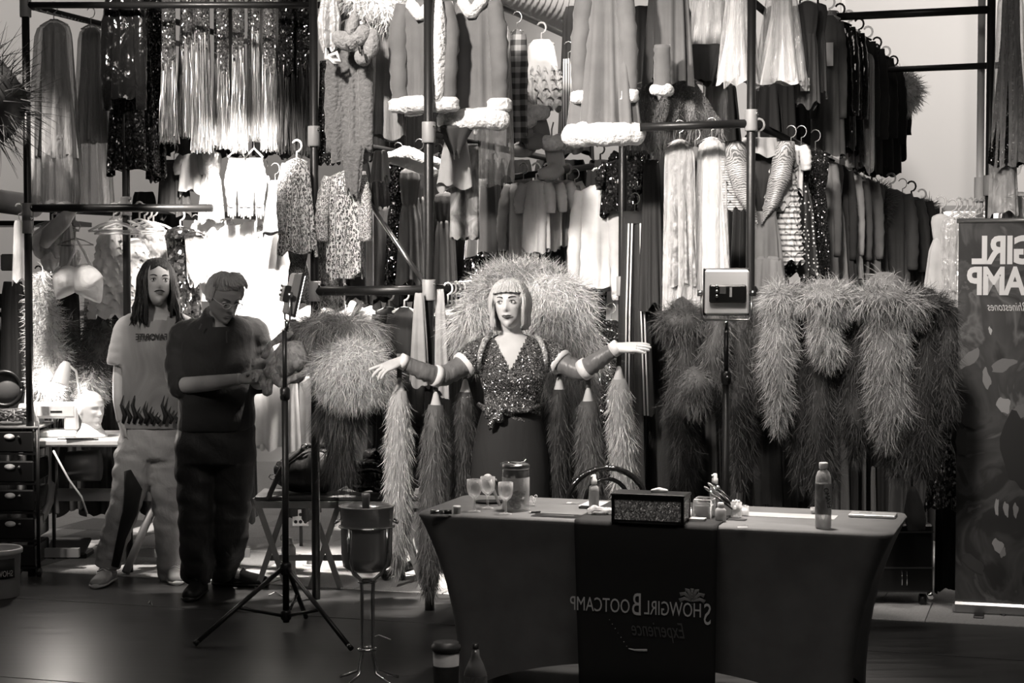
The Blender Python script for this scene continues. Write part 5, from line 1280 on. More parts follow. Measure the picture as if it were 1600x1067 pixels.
# lower right, in the dark
for k, (x, y0, y1, w0, w1, lab) in enumerate(((1195, 640, 790, 50, 66, 'dark pleated skirt under the pale ostrich boa'), (1232, 650, 790, 40, 44, 'dark skirt with a sleeve, right of the pleated one'), (1378, 660, 732, 44, 40, 'dull shirt tail beneath the boas at right'))):
    G('skirt', 'dark_skirt', lab, x, y0, y1, w0, w1, 9.0 + .1 * k, cloth(.05 + .01 * k, 'dks%d' % k), 'skirt', hang=None, folds=9)
G('gown', 'sequin_gown', 'black sequin gown glinting beside the printed banner', 1474, 640, 800, 30, 54, 9.1, sequin(.3, 2.0), 'gown', hang=None)
G('cloth', 'dark_cloak', 'black cloak hanging between the boas and the banner', 1484, 480, 925, 30, 36, 9.3, blk, 'cloak', hang=None)
# far right
G('bag', 'bagged_gown', 'black gown in clear plastic beside the right-hand post', 1580, -20, 258, 40, 56, 9.1, pvc, 'gown', inner=sequin(.06, 1.0), ih=.97, iw=1.0, yaw=-.1)
G('cloth', 'white_shopping_bag', 'white printed plastic bag hanging under the black gown', 1568, 252, 335, 40, 46, 9.15, M('white_poly', .6, .35, kind='blotch', k=1.5, v2=.35, bump=(18, .7, .8)), 'bag', hang=None)
G('bag', 'bagged_bodice', 'clear bag with crumpled silver bodice above the banner', 1590, 300, 345, 50, 56, 9.3, pvc, 'bodice', inner=M('crushed_silver', .75), hang=None)
G('dress', 'pale_dress', 'pale sheer dress behind the left edge of the banner', 1470, 335, 462, 30, 52, 9.4, cloth(.5, 'pale_sheer'), 'dress', hang='clear')
G('bag', 'bagged_dress', 'clear bag over a silvery dress, right behind the banner edge', 1488, 340, 470, 36, 30, 9.3, pvc, 'dress', inner=M('crushed_silver', .75), hang='clear')
for k in range(5):
    q = thing('clear_hanger', 'clear hanger in the row above the banner', 'hanger', P(1498 + k * 9, 332 + (k % 2) * 2, 9.4), 'clear hangers above the banner', .6); hanger(q, .16, 'clear', 0, .04)
q = thing('feather_mass', 'black spiky feather bundle at the far left edge of the picture', 'feathers', P(0, 150, 9.6)); s = 9.6 / FPX
plume(q, lumpy([(-.1, 0, .22), (-.06, 0, .06), (-.02, 0, -.05), (-.08, 0, -.25)], [.08, .17, .17, .1], lump=.1), strandm(.008), 500, .2, .006, .0, 1, .05, .1, seg=3)
# ------------------------------------------------------------------ ostrich costumes
def ZP(px, py, z):
    a, b = (px - 800) / FPX, (533.5 - py) / FPX
    dy, dz = CP + b * SP, -SP + b * CP; k = (z - CAMZ) / dz
    return Vector((a * k, dy * k, z))


def blob(px, py, rx, ry, Y, dep=.6, n=24, m=16, rot=0):
    s = Y / FPX; b = MB().ball((0, 0, 0), (rx * s, rx * s * dep, ry * s), n, m)
    return xf(b, Matrix.Translation(P(px, py, Y)) @ Matrix.Rotation(rot, 4, 'Y'))


def shift(b, root): V = b.arr() - np.array(root.location); o = MB(); o.add(V, b.F); return o


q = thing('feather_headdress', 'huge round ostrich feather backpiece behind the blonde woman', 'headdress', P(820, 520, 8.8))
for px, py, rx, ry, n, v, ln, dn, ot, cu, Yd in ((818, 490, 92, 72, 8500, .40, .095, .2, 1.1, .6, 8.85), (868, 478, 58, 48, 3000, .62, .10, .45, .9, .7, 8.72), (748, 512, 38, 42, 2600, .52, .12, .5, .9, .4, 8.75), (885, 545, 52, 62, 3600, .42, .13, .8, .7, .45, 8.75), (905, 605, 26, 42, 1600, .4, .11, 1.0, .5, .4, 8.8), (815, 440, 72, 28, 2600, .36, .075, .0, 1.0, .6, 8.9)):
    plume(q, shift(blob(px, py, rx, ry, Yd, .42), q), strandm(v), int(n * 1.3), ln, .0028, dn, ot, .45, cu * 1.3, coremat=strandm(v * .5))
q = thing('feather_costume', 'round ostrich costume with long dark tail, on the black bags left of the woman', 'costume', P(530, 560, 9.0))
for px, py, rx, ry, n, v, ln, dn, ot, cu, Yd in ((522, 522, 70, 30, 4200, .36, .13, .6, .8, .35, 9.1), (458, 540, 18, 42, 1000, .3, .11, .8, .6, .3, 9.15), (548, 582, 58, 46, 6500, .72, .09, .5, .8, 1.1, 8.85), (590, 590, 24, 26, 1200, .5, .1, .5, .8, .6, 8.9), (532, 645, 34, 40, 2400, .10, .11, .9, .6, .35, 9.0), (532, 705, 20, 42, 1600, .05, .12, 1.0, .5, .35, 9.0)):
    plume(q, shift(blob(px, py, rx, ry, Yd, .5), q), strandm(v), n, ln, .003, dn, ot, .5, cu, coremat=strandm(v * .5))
la = MB()
for pts, r in (([(412, 560), (420, 540), (440, 525), (458, 520)], .016), ([(414, 575), (425, 590), (420, 605), (414, 618)], .018), ([(470, 565), (450, 545), (432, 560), (424, 585), (440, 600), (462, 592), (478, 572)], .03), ([(412, 582), (410, 600), (414, 612)], .012)):
    la.add(*(lambda b: (b.arr(), b.F))(lumpy([P(x, y, 8.95) - q.location for x, y in pts], r, lump=.35, seed=len(pts))))
part('lace_edge', la, M('lace_trim', .55, .6, kind='blotch', k=.4, v2=.25, fine=(90, .6)), q, 'pale sequinned lace edging held by the man')
part('lace_panel', lumpy([P(435, 590, 8.97) - q.location, P(450, 560, 8.97) - q.location, P(478, 548, 8.97) - q.location], [.05, .09, .07], lump=.15), M('lace_trim', .55), q)

for a in (('long pale ostrich tail hanging from the woman’s raised wrist, left side', .58, 624, 590, 620, 895, 44, 8.2, 4200), ('grey ostrich tail from the woman’s left-hand elbow, reaching lowest', .15, 681, 612, 670, 932, 46, 8.22, 4600), ('dark ostrich tail close to the woman’s left-hand hip', .06, 727, 592, 722, 800, 38, 8.3, 2600),
          ('dark ostrich tail close to the woman’s right-hand hip', .05, 874, 588, 874, 800, 40, 8.3, 2600), ('grey ostrich tail between dark and pale tails, right side', .13, 919, 606, 926, 800, 46, 8.22, 3000), ('long pale ostrich tail hanging below the outstretched right-hand wrist', .55, 967, 572, 978, 800, 44, 8.2, 3400)):
    tassel(*a[:8], group='ostrich tails on the woman’s sleeves', n=a[8])
g = 0
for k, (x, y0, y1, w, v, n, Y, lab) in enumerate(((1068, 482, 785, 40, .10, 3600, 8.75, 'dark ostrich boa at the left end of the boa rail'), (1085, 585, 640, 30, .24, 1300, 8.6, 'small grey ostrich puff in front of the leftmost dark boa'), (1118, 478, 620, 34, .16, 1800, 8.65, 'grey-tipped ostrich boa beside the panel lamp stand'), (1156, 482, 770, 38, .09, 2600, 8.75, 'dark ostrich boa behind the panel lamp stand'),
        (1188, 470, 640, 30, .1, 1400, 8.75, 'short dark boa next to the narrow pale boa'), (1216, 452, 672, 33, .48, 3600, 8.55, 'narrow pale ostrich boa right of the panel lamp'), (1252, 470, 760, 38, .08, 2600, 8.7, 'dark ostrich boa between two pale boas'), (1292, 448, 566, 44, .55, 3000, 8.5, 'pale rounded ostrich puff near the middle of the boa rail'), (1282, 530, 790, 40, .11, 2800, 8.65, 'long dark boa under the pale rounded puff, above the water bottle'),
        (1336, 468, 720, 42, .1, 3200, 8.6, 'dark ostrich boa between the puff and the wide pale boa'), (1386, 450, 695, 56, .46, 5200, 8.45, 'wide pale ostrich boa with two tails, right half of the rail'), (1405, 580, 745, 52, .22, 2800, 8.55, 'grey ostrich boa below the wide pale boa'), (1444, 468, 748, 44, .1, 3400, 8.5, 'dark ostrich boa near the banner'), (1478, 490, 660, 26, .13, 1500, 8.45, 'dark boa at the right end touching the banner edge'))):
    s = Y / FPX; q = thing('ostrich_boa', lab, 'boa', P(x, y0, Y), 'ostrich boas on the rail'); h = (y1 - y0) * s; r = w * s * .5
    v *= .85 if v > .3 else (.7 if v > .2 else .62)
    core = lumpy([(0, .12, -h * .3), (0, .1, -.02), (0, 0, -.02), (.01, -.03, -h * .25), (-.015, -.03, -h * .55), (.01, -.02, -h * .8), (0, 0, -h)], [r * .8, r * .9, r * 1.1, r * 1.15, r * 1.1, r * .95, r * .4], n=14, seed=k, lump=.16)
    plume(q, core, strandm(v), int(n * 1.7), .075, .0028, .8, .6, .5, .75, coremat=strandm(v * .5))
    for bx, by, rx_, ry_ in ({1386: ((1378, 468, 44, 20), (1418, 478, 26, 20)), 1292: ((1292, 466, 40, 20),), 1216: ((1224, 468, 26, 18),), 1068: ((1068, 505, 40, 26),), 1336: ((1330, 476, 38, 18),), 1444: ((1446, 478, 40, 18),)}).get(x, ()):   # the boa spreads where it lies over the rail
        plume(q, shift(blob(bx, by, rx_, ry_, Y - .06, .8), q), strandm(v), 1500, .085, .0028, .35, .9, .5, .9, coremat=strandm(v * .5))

# ------------------------------------------------------------------ draped table
TF0, TF1 = ZP(655, 803, .74), ZP(1388, 836, .74); TB1 = ZP(1418, 803, .74)
td = (TF1 - TF0).normalized(); tn = Vector((-td.y, td.x, 0)); TR = math.atan2(td.y, td.x)
LEN = (TF1 - TF0).length; DEP = .60; tc_ = (TF0 + TF1) / 2 + tn * DEP / 2; tc_.z = 0
troot = thing('draped_table', 'folding table under a stretched grey cloth with a black runner', 'table', tc_, rz=TR)
n = 160; th = np.arange(n) * 2 * PI / n


def rrect(hx, hy, r):
    u = np.linspace(0, 4, n, endpoint=False); out = []
    per = [2 * hx - 2 * r, 2 * hy - 2 * r]; tot = 2 * sum(per) + 2 * PI * r
    for k in range(n):
        d = k / n * tot; x = y = 0
        segs = [(per[0], 0), (PI * r / 2, 1), (per[1], 2), (PI * r / 2, 3), (per[0], 4), (PI * r / 2, 5), (per[1], 6), (PI * r / 2, 7)]
        for L, i in segs:
            if d <= L + 1e-9: break
            d -= L
        a = d / r if i % 2 else 0
        if i == 0: p = (-hx + r + d, -hy)
        if i == 1: p = (hx - r + r * math.sin(a), -hy + r - r * math.cos(a))
        if i == 2: p = (hx, -hy + r + d)
        if i == 3: p = (hx - r + r * math.cos(a), hy - r + r * math.sin(a))
        if i == 4: p = (hx - r - d, hy)
        if i == 5: p = (-hx + r - r * math.sin(a), hy - r + r * math.cos(a))
        if i == 6: p = (-hx, hy - r - d)
        if i == 7: p = (-hx + r - r * math.cos(a), -hy + r - r * math.sin(a))
        out.append(p)
    return np.array(out)


hx, hy = LEN / 2 + .02, DEP / 2 + .01; rgs = []
for t in (0, .012, .03, .08, .16, .26, .38, .52, .68, .84, 1):
    ins = .155 * (1 - (1 - t) ** 2.3); dx = hx - ins; dyy = hy - ins * .35
    e = rrect(dx, dyy, .06 if t > .02 else .05); fx = np.clip(1 - (e[:, 0] / (dx - .05)) ** 2, 0, 1); fy = np.clip(1 - (e[:, 1] / (dyy - .04)) ** 2, 0, 1)
    ar = np.where(abs(e[:, 1]) > dyy - .01, .17 * fx ** .6, np.where(abs(e[:, 0]) > dx - .01, .12 * fy ** .6, 0)); z = .742 - (.742 - ar - .004) * t
    if t > .1: e = e - np.stack([np.sign(e[:, 0]) * .05 * (abs(e[:, 0]) > dx - .01) * fy * t, np.sign(e[:, 1]) * .05 * (abs(e[:, 1]) > dyy - .01) * fx * t], 1)
    rgs.append(np.stack([e[:, 0], e[:, 1], z], 1))
r0 = rrect(hx - .012, hy - .012, .05); rgs = [np.stack([r0[:, 0], r0[:, 1], np.full(n, .746)], 1)] + rgs[1:]
part('cloth', MB().rings(rgs, True, False), M('spandex_cloth', .15, .75, fine=(220, .08), sheen=.2), troot, 'stretched grey table cover')
for sx in (-1, 1):
    for sy in (-1, 1): part('leg', MB().tube([(sx * (hx - .19), sy * (hy - .1), 0), (sx * (hx - .2), sy * (hy - .12), .72)], .014, 10), black_metal, troot)
run = thing('table_runner', 'black printed runner lying across the grey table and hanging down its front', 'runner', tc_, rz=TR)
A_ = ZP(893, 815, .746); B_ = ZP(1118, 825, .746); ax = (A_ - tc_).dot(td); bx_ = (B_ - tc_).dot(td); yf = -hy - .012
sec = [(.30, .7495), (.0, .7495), (yf + .02, .7495), (yf + .004, .745), (yf - .001, .73), (yf, .6), (yf - .002, .4), (yf - .002, .2), (yf, .02)]
V = []; F = []; nx = 24
for (y, z) in sec:
    for i in range(nx + 1):
        u = i / nx; inset = .035 * (1 - min(1, z / .74)); V.append((lerp(ax + inset * .7, bx_ - inset * .2, u), y, z))
m_ = len(sec)
for r in range(m_ - 1):
    for i in range(nx): a = r * (nx + 1) + i; F.append((a, a + 1, a + nx + 2, a + nx + 1))
me_ = MB(); me_.add(V, F); o = part('fabric', me_, M('runner_black', .010, .8), run)
sol = o.modifiers.new('thickness', 'SOLIDIFY'); sol.thickness = .003
lm = M('runner_print', .62, .6, kind='flat'); lm2 = M('runner_print_dim', .09, .6, kind='flat')
cx = lambda px: (ZP(px, 820, .746) - tc_).dot(td)
yt = yf - .0085; fr_s = (7.0 / FPX)
zz = lambda py: P(1000, py, tc_.y - .3).z
z_base = zz(958)
X0 = (P(1107, 960, TF1.y + .12) - tc_).dot(td); Wd = 210 * 7.0 / FPX * 1.0
# the line of small capitals with a tall S and a tall B, reading right to left as the mirror shows it
xcur = X0
for s_, sz, xs_, dz in (('S', .118, .58, -.026), ('HOWGIRL', .078, .62, 0), ('B', .125, .58, -.006), ('OOTCAMP', .078, .63, 0)):
    t_ = text(s_, sz, lm, run, (xcur, yt, z_base + dz), xs_, name='lettering'); wdt = max(v.co.x for v in t_.data.vertices) * xs_; xcur -= wdt + .008
text('Experience', .085, lm2, run, (X0 - .10, yt, z_base - .085), .55, shear=.35)
fan = MB(); fx0, fz0 = X0 - .075, z_base + .06
for k in range(7):
    a = math.radians(8 + k * 27.3); L_r = .05 if k in (0, 6) else .058
    fan.tube([(fx0, yt, fz0), (fx0 + L_r * .6 * math.cos(a), yt, fz0 + L_r * .75 * math.sin(a) + .004), (fx0 + L_r * math.cos(a), yt, fz0 + L_r * .85 * math.sin(a) - .006 * abs(math.cos(a)))], [.003, .007, .008], 8, flat=((0, 1, 0), .1))
part('fan_emblem', fan, M('runner_print_mid', .3, .6, kind='flat'), run, 'printed feather fan emblem')
rh = MB()
for k in range(5): rh.ball((fx0, yt - .001, fz0 - .01 + k * .012), (.0025,) * 3, 6, 5)
for k in range(7): rh.ball((X0 - .40 - .0 + k * .0115, yt - .001, z_base - .03 - k * .0165), (.0025,) * 3, 6, 5)
part('rhinestone', rh, chrome, run, 'tiny clear rhinestones'); run.children[-1]['kind'] = 'stuff'
part('heel_print', MB().tube([(X0 - .325, yt, z_base - .138), (X0 - .30, yt, z_base - .142), (X0 - .25, yt, z_base - .14)], [.002, .004, .006], 6, flat=((0, 1, 0), .1)), lm, run)


def on(px, py, z=.746): return ZP(px, py, z)


ZT = .7465


def goblet(px, py, sc, lab):
    q = thing('goblet', lab, 'glass', on(px, py, ZT), 'clear plastic goblets')
    b = MB().lathe([(.026, .0), (.026, .002), (.008, .006), (.0045, .012), (.0045, .05), (.009, .056), (.022, .066), (.029, .082), (.031, .1), (.0305, .13), (.029, .13), (.029, .1), (.026, .082), (.018, .068), (.004, .06)], 24)
    part('bowl', b, glass, q); q.scale = (sc,) * 3; return q


goblet(741, 799, 1, 'clear goblet at the left, first of three'); goblet(762, 794, 1, 'clear goblet in the middle, behind the other two'); goblet(790, 803, .98, 'clear goblet in front of the glass dispenser')
q = thing('lighter_pen', 'black and silver cigarette-like pen near the left table end', 'pen', on(690, 800, ZT + .009)); part('body', MB().tube([(-.045, 0, 0), (.01, .003, 0)], .009, 12), chrome, q); part('tip', MB().tube([(.01, .003, 0), (.04, .005, 0)], .009, 12), black_plastic, q)
q = thing('cap', 'small white cap standing beside the silver pen', 'cap', on(714, 802, ZT)); part('body', MB().lathe([(.014, 0), (.014, .02), (.016, .022), (.016, .03), (.013, .031)], 16), white_plastic, q)
q = thing('glass_dispenser', 'glass jar with clamp lid holding dark potpourri behind the goblets', 'jar', on(806, 797, ZT), rz=TR)
part('vessel', MB().lathe([(.05, 0), (.056, .004), (.056, .135), (.052, .14), (.052, .168), (.05, .168), (.05, .138), (.053, .13), (.053, .008), (.0, .006)], 32), glass, q)
pm_ = MB()
for k in range(60): a = R.uniform(0, 6.28); r = R.uniform(0, .04); pm_.ball((r * math.cos(a), r * math.sin(a), .012 + R.uniform(0, .06)), (.012, .012, .008), 6, 5)
o = part('potpourri', pm_, cloth(.03, 'potpourri', .1), q, 'dark petals'); o['kind'] = 'stuff'
part('lid', MB().lathe([(.054, .168), (.056, .172), (.056, .184), (.05, .19), (.02, .196)], 28), steel, q, 'metal rimmed lid')
part('collar_band', MB().lathe([(.054, .135), (.055, .14), (.055, .166), (.054, .168)], 28, closed=False), M('smoky_band', .25, .15, .6, kind='flat'), q)
part('clamp', MB().tube([(-.05, -.05, .192), (-.02, -.054, .2), (.02, -.052, .196), (.05, -.045, .204), (.054, -.03, .21), (.04, -.03, .214)], .0035, 8), chrome, q, 'wire clamp')
cr = MB()
for k in range(7): cr.ball((.07 + R.uniform(-.012, .012), R.uniform(-.02, .02), .01 + k * .005), (.008,) * 3, 6, 4)
q2 = thing('crystal_cluster', 'small heap of clear crystals right of the glass jar', 'crystals', on(834, 790, ZT)); V = cr.arr() - np.array((.07, 0, .0)); o = MB(); o.add(V, cr.F); o = part('crystals', o, glass, q2); o['kind'] = 'stuff'
q = thing('brush', 'white handled brush leaning between goblet and jar', 'brush', on(781, 790, ZT)); part('handle', MB().tube([(.0, 0, 0), (-.03, .01, .075), (-.042, .012, .105)], [.006, .006, .01], 10), M('brush_cream', .6, .4), q); part('head', MB().ball((-.05, .012, .118), (.017, .014, .013), 12, 8), M('brush_cream', .6), q); part('band', MB().tube([(-.02, .0, .11), (-.002, 0, .08)], .007, 8), black_plastic, q)
q = thing('tray', 'dark rimmed oval tray behind the goblets', 'tray', on(765, 786, ZT)); part('plate', xf(MB().lathe([(.05, 0), (.062, .006), (.066, .01), (.06, .009), (.05, .004), (0, .003)], 24), Matrix.Diagonal((1, .7, 1, 1))), black_plastic, q)
q = thing('eye_pencil', 'short dark pencil lying by the leaflet', 'pencil', on(838, 800, ZT + .004)); part('shaft', MB().tube([(-.022, -.01, 0), (.016, .008, 0)], .0038, 8), black_plastic, q); part('point', MB().tube([(-.034, -.016, 0), (-.022, -.01, 0)], [.001, .0038], 8), M('pencil_wood', .5), q)


def flat(name, lab, cat_, px, py, w, d, h, mat, rz=TR, bev=.002, **k):
    q = thing(name, lab, cat_, on(px, py, ZT), rz=rz); part('slab', MB().box((0, 0, h / 2 + .0005), (w, d, h), bev=bev), mat, q, smooth=False); return q


q = flat('leaflet', 'dark printed leaflet at the front of the table', 'leaflet', 870, 806, .19, .09, .002, M('leaflet_dark', .03, .35, kind='blotch', k=2, v2=.012)); part('print', MB().box((.01, 0, .003), (.12, .012, .0006)), M('dim_print', .16), q, smooth=False)
q = flat('phone', 'thin dark phone lying behind the spray bottle', 'phone', 915, 794, .05, .035, .008, black_plastic); part('screen', MB().box((0, 0, .009), (.044, .03, .0008)), vinyl, q, smooth=False)
q = flat('card', 'small pale photo card on the table left of the spray bottle', 'card', 893, 786, .06, .06, .001, M('card_mix', .4, .4, kind='blotch', k=1.5, v2=.06)); part('print', MB().box((-.01, .0, .0018), (.02, .03, .0006)), white_plastic, q, smooth=False)
q = flat('paper_sheet', 'sheet of white paper beside the glitter box', 'paper', 935, 788, .13, .16, .001, M('paper', .62, .8)); part('corner_fold', MB().box((.03, -.05, .003), (.04, .04, .001), ry=.08), M('paper', .62), q, smooth=False)


def spray(px, py, lab, sc=1):
    q = thing('spray_bottle', lab, 'bottle', on(px, py, ZT), 'spray bottles')
    part('body', MB().lathe([(.018, 0), (.0195, .004), (.0195, .075), (.017, .086), (.009, .094), (.0085, .1)], 20), M('frosted_bottle', .55, .2, trans=.45, kind='glass'), q)
    part('label', MB().lathe([(.0199, .012), (.0199, .07)], 20, closed=False), M('bottle_label', .6, .5, kind='blotch', k=.6, v2=.4), q)
    part('pump', MB().lathe([(.011, .096), (.012, .1), (.0115, .115), (.0085, .118), (.0078, .132), (.006, .134)], 16), white_plastic, q); part('nozzle', MB().tube([(0, 0, .126), (-.012, -.006, .127)], .004, 8), white_plastic, q); q.scale = (sc,) * 3


spray(928, 795, 'spray bottle with a pale label left of the glitter box', 1.05); spray(1117, 795, 'second spray bottle behind the brushes', 1.08)
q = thing('tissue_pack', 'crumpled clear pack of pads in front of the spray bottle', 'pack', on(938, 806, ZT)); part('film', xf(lumpy([(-.05, 0, 0), (-.02, 0, .004), (.02, 0, .004), (.055, .01, 0)], [.018, .03, .03, .015], lump=.25, seed=3), Matrix.Translation((0, 0, .017)) @ Matrix.Diagonal((1, 1, .6, 1))), pvc, q); part('pads', MB().box((0, 0, .014), (.07, .035, .02), bev=.008), M('pads', .5, .8), q)
gb = thing('glitter_box', 'black framed box with glittering sides at the front of the runner', 'box', on(1012, 818, ZT) + tn * .055, rz=TR); GW, GD, GH = .285, .12, .105
for sx in (-1, 1):
    for sy in (-1, 1): part('corner_bar', MB().box((sx * (GW / 2 - .006), sy * (GD / 2 - .006), GH / 2), (.012, .012, GH)), black_plastic, gb, smooth=False)
for z in (.006, GH - .008):
    for sy in (-1, 1): part('edge_bar', MB().box((0, sy * (GD / 2 - .006), z), (GW, .012, .012 if z < .05 else .016)), black_plastic, gb, smooth=False)
    for sx in (-1, 1): part('edge_bar', MB().box((sx * (GW / 2 - .006), 0, z), (.012, GD, .012)), black_plastic, gb, smooth=False)
gm = M('glitter_panel', .8, .35, .15, kind='sequin', k=.6, v2=.2)
for sy in (-1, 1): part('glitter_panel', MB().box((0, sy * (GD / 2 - .004), GH / 2), (GW - .02, .003, GH - .02)), gm, gb, smooth=False)
for sx in (-1, 1): part('glitter_panel', MB().box((sx * (GW / 2 - .004), 0, GH / 2), (.003, GD - .02, GH - .02)), M('bright_glitter', .7, .3, .6, kind='sequin', k=.8, v2=.3), gb, smooth=False)
part('lid', MB().box((0, 0, GH + .004), (GW + .006, GD + .006, .01), bev=.002), black_plastic, gb, smooth=False); part('foot_trim', MB().box((0, -GD / 2 - .002, .002), (GW * .8, .004, .004)), chrome, gb, smooth=False)
q = thing('folded_tissue', 'crumpled white tissue on the lid of the glitter box', 'tissue', gb.location + Vector((.03, 0, GH + .011))); part('sheet', lumpy([(-.03, 0, .004), (0, .01, .007), (.035, 0, .004)], [.006, .012, .005], lump=.4, flat=1), M('paper', .62), q)
q = flat('soap_box', 'low pale box at the front edge right of the glitter box', 'box', 1090, 816, .06, .045, .014, M('paper', .62)); part('lid', MB().box((0, 0, .0155), (.061, .046, .003), bev=.001), M('paper2', .5, .6), q, smooth=False)
q = thing('makeup_stick', 'white makeup stick standing beside the glitter box', 'makeup', on(1079, 811, ZT)); part('case', MB().lathe([(.004, 0), (.005, .004), (.005, .04)], 10), white_plastic, q); part('tip', MB().lathe([(.004, .04), (.003, .046)], 10), white_plastic, q)
q = thing('candle_cube', 'square clear glass holder filled with pale beads', 'jar', on(1098, 812, ZT) + tn * .03, rz=TR); part('holder', MB().box((0, 0, .042), (.075, .075, .084), bev=.006), glass, q); part('wax', MB().box((0, 0, .032), (.066, .066, .058), bev=.008), M('bead_wax', .6, .4, kind='blotch', k=.3, v2=.35, fine=(90, .8)), q)
q = thing('gel_bottle', 'squat clear bottle with a pale cap beside the brushes', 'bottle', on(1126, 815, ZT)); part('body', MB().lathe([(.019, 0), (.021, .004), (.021, .045), (.016, .052), (.01, .056)], 20), M('cloudy_bottle', .55, .3, trans=.5, kind='glass'), q); part('cap', MB().lathe([(.011, .056), (.012, .058), (.012, .074), (.01, .075)], 16), M('paper', .62), q)
cup = thing('brush_cup', 'clear cup of cotton swabs and slanting brushes', 'cup', on(1150, 808, ZT)); part('cup_wall', MB().lathe([(.02, 0), (.022, .003), (.023, .06), (.022, .06), (.02, .004), (0, .003)], 20), glass, cup); sw = MB()
for k in range(9): a = k * .7; sw.ball((.012 * math.cos(a), .012 * math.sin(a), .04 + .01 * (k % 3)), (.007, .007, .01), 6, 5)
o = part('swabs', sw, M('cotton', .8, .9), cup, 'white cotton swabs'); o['kind'] = 'stuff'
for k, (x0, y0, x1, y1, hv) in enumerate(((1100, 760, 1150, 800, .3), (1106, 754, 1152, 798, .5), (1112, 752, 1153, 792, .08), (1120, 762, 1155, 800, .05))):
    a, b_ = P(x0, y0, cup.location.y - .01 + .008 * k), P(x1, y1, cup.location.y - .012 + .006 * k); q = thing('makeup_brush', ('slanting makeup brush with a pale tip, lowest of the four', 'slanting makeup brush with a bright ferrule', 'slanting makeup brush with dark bristles, uppermost', 'slanting black makeup brush nearest the cup')[k], 'brush', b_, 'makeup brushes leaning in the cup'); d = a - b_
    part('handle', MB().tube([(0, 0, 0), d * .6], [.004, .0035], 8), black_plastic, q); part('ferrule', MB().tube([d * .6, d * .82], .0042, 8), chrome, q); part('bristles', MB().tube([d * .82, d * .93, d], [.0045, .006, .002], 8), cloth(hv, 'bristle%d' % k), q)
q = thing('cotton_jar', 'small clear jar of cotton right of the brush cup', 'jar', on(1163, 806, ZT)); part('wall', MB().lathe([(.017, 0), (.018, .003), (.018, .04), (.017, .04), (.016, .004), (0, .003)], 18), glass, q); part('fill', MB().ball((0, 0, .018), (.014, .014, .015), 10, 8), M('cotton', .8), q)
q = flat('black_card', 'black card under the brushes at the runner edge', 'card', 1150, 812, .08, .05, .0015, ink); part('print', MB().box((.02, .0, .0022), (.02, .01, .0005)), lm2, q, smooth=False)
q = flat('acrylic_sheet', 'long sheet of pale paper lying on the right half of the table', 'paper', 1235, 806, .36, .12, .001, M('sheet_pale', .42, .5)); part('edge', MB().box((0, -.058, .0018), (.36, .003, .0008)), M('paper', .62), q, smooth=False)
q = thing('water_bottle', 'tall clear water bottle with a white cap and printed label at right', 'bottle', on(1286, 825, ZT))
part('body', MB().lathe([(.026, 0), (.0305, .006), (.031, .02), (.0305, .175), (.029, .195), (.022, .214), (.0125, .222), (.0125, .226)], 24), M('clear_pet', .8, .06, trans=.25, kind='glass', spec=.9), q)
part('water', MB().lathe([(.025, .004), (.0285, .01), (.0285, .17), (.0, .171)], 20), M('water_tint', .6, .05, trans=.35, kind='glass'), q)
part('cap', MB().lathe([(.0165, .226), (.017, .229), (.017, .246), (.0155, .249)], 24), white_plastic, q, 'white screw cap')
lb = part('label', MB().lathe([(.0312, .055), (.0314, .06), (.0312, .17)], 24, closed=False), M('label_film', .7, .4, kind='blotch', k=1.4, v2=.2, trans=.4), q, 'printed label')
text('EVAMO', .026, M('label_ink', .04, .5, kind='flat'), lb, (.012, -.0318, .078), .9, mirror=True, ry=1.35, name='label_print', depth=.0004)
q = flat('laptop', 'thin closed silver laptop at the right end of the table', 'laptop', 1364, 807, .18, .10, .012, M('laptop_silver', .5, .4, .5, kind='flat')); part('sticker', MB().box((-.03, .01, .0131), (.05, .02, .0006)), M('sticker_d', .2), q, smooth=False); part('edge', MB().box((0, -.0505, .006), (.18, .001, .004)), chrome, q, smooth=False)
q = thing('paper_cup', 'small pale cup behind the water bottle', 'cup', on(1271, 803, ZT)); part('wall', MB().lathe([(.009, 0), (.013, .025), (.012, .025), (.008, .002), (0, .002)], 14), M('paper', .62), q); part('rim', MB().lathe([(.013, .024), (.014, .026), (.013, .027)], 14, closed=False), M('paper', .62), q)
q = thing('clip_stand', 'tiny clear stand at the runner edge on the right', 'stand', on(1160, 824, ZT)); part('base', MB().box((0, 0, .002), (.04, .02, .003)), glass, q, smooth=False); part('lip', MB().box((0, -.009, .007), (.04, .002, .01)), glass, q, smooth=False)

# chair behind the table
cy_ = 7.95; cb = P(948, 800, cy_); ch_ = thing('hoop_chair', 'black bentwood chair with double hoop back behind the table', 'chair', (cb.x, cy_, 0)); s = cy_ / FPX
part('seat', MB().lathe([(.18, .43), (.2, .44), (.2, .46), (.18, .47)], 28, (0, .2, 0)), black_plastic, ch_)
zt_ = P(0, 730, cy_).z; ws = .17
part('back_hoop', MB().tube([(ws * 1.02, .06, .46), (ws * 1.1, .0, zt_ - .2)] + [(ws * 1.05 * math.cos(a), -.02, zt_ - .17 + .17 * math.sin(a)) for a in np.linspace(.1, PI - .1, 13)] + [(-ws * 1.1, 0, zt_ - .2), (-ws * 1.02, .06, .46)], .0135, 10), vinyl, ch_)
part('inner_hoop', MB().tube([(ws * .55, .06, .46), (ws * .6, .0, zt_ - .2)] + [(ws * .56 * math.cos(a), -.01, zt_ - .15 + .1 * math.sin(a)) for a in np.linspace(.1, PI - .1, 11)] + [(-ws * .6, 0, zt_ - .2), (-ws * .55, .06, .46)], .010, 10), vinyl, ch_)
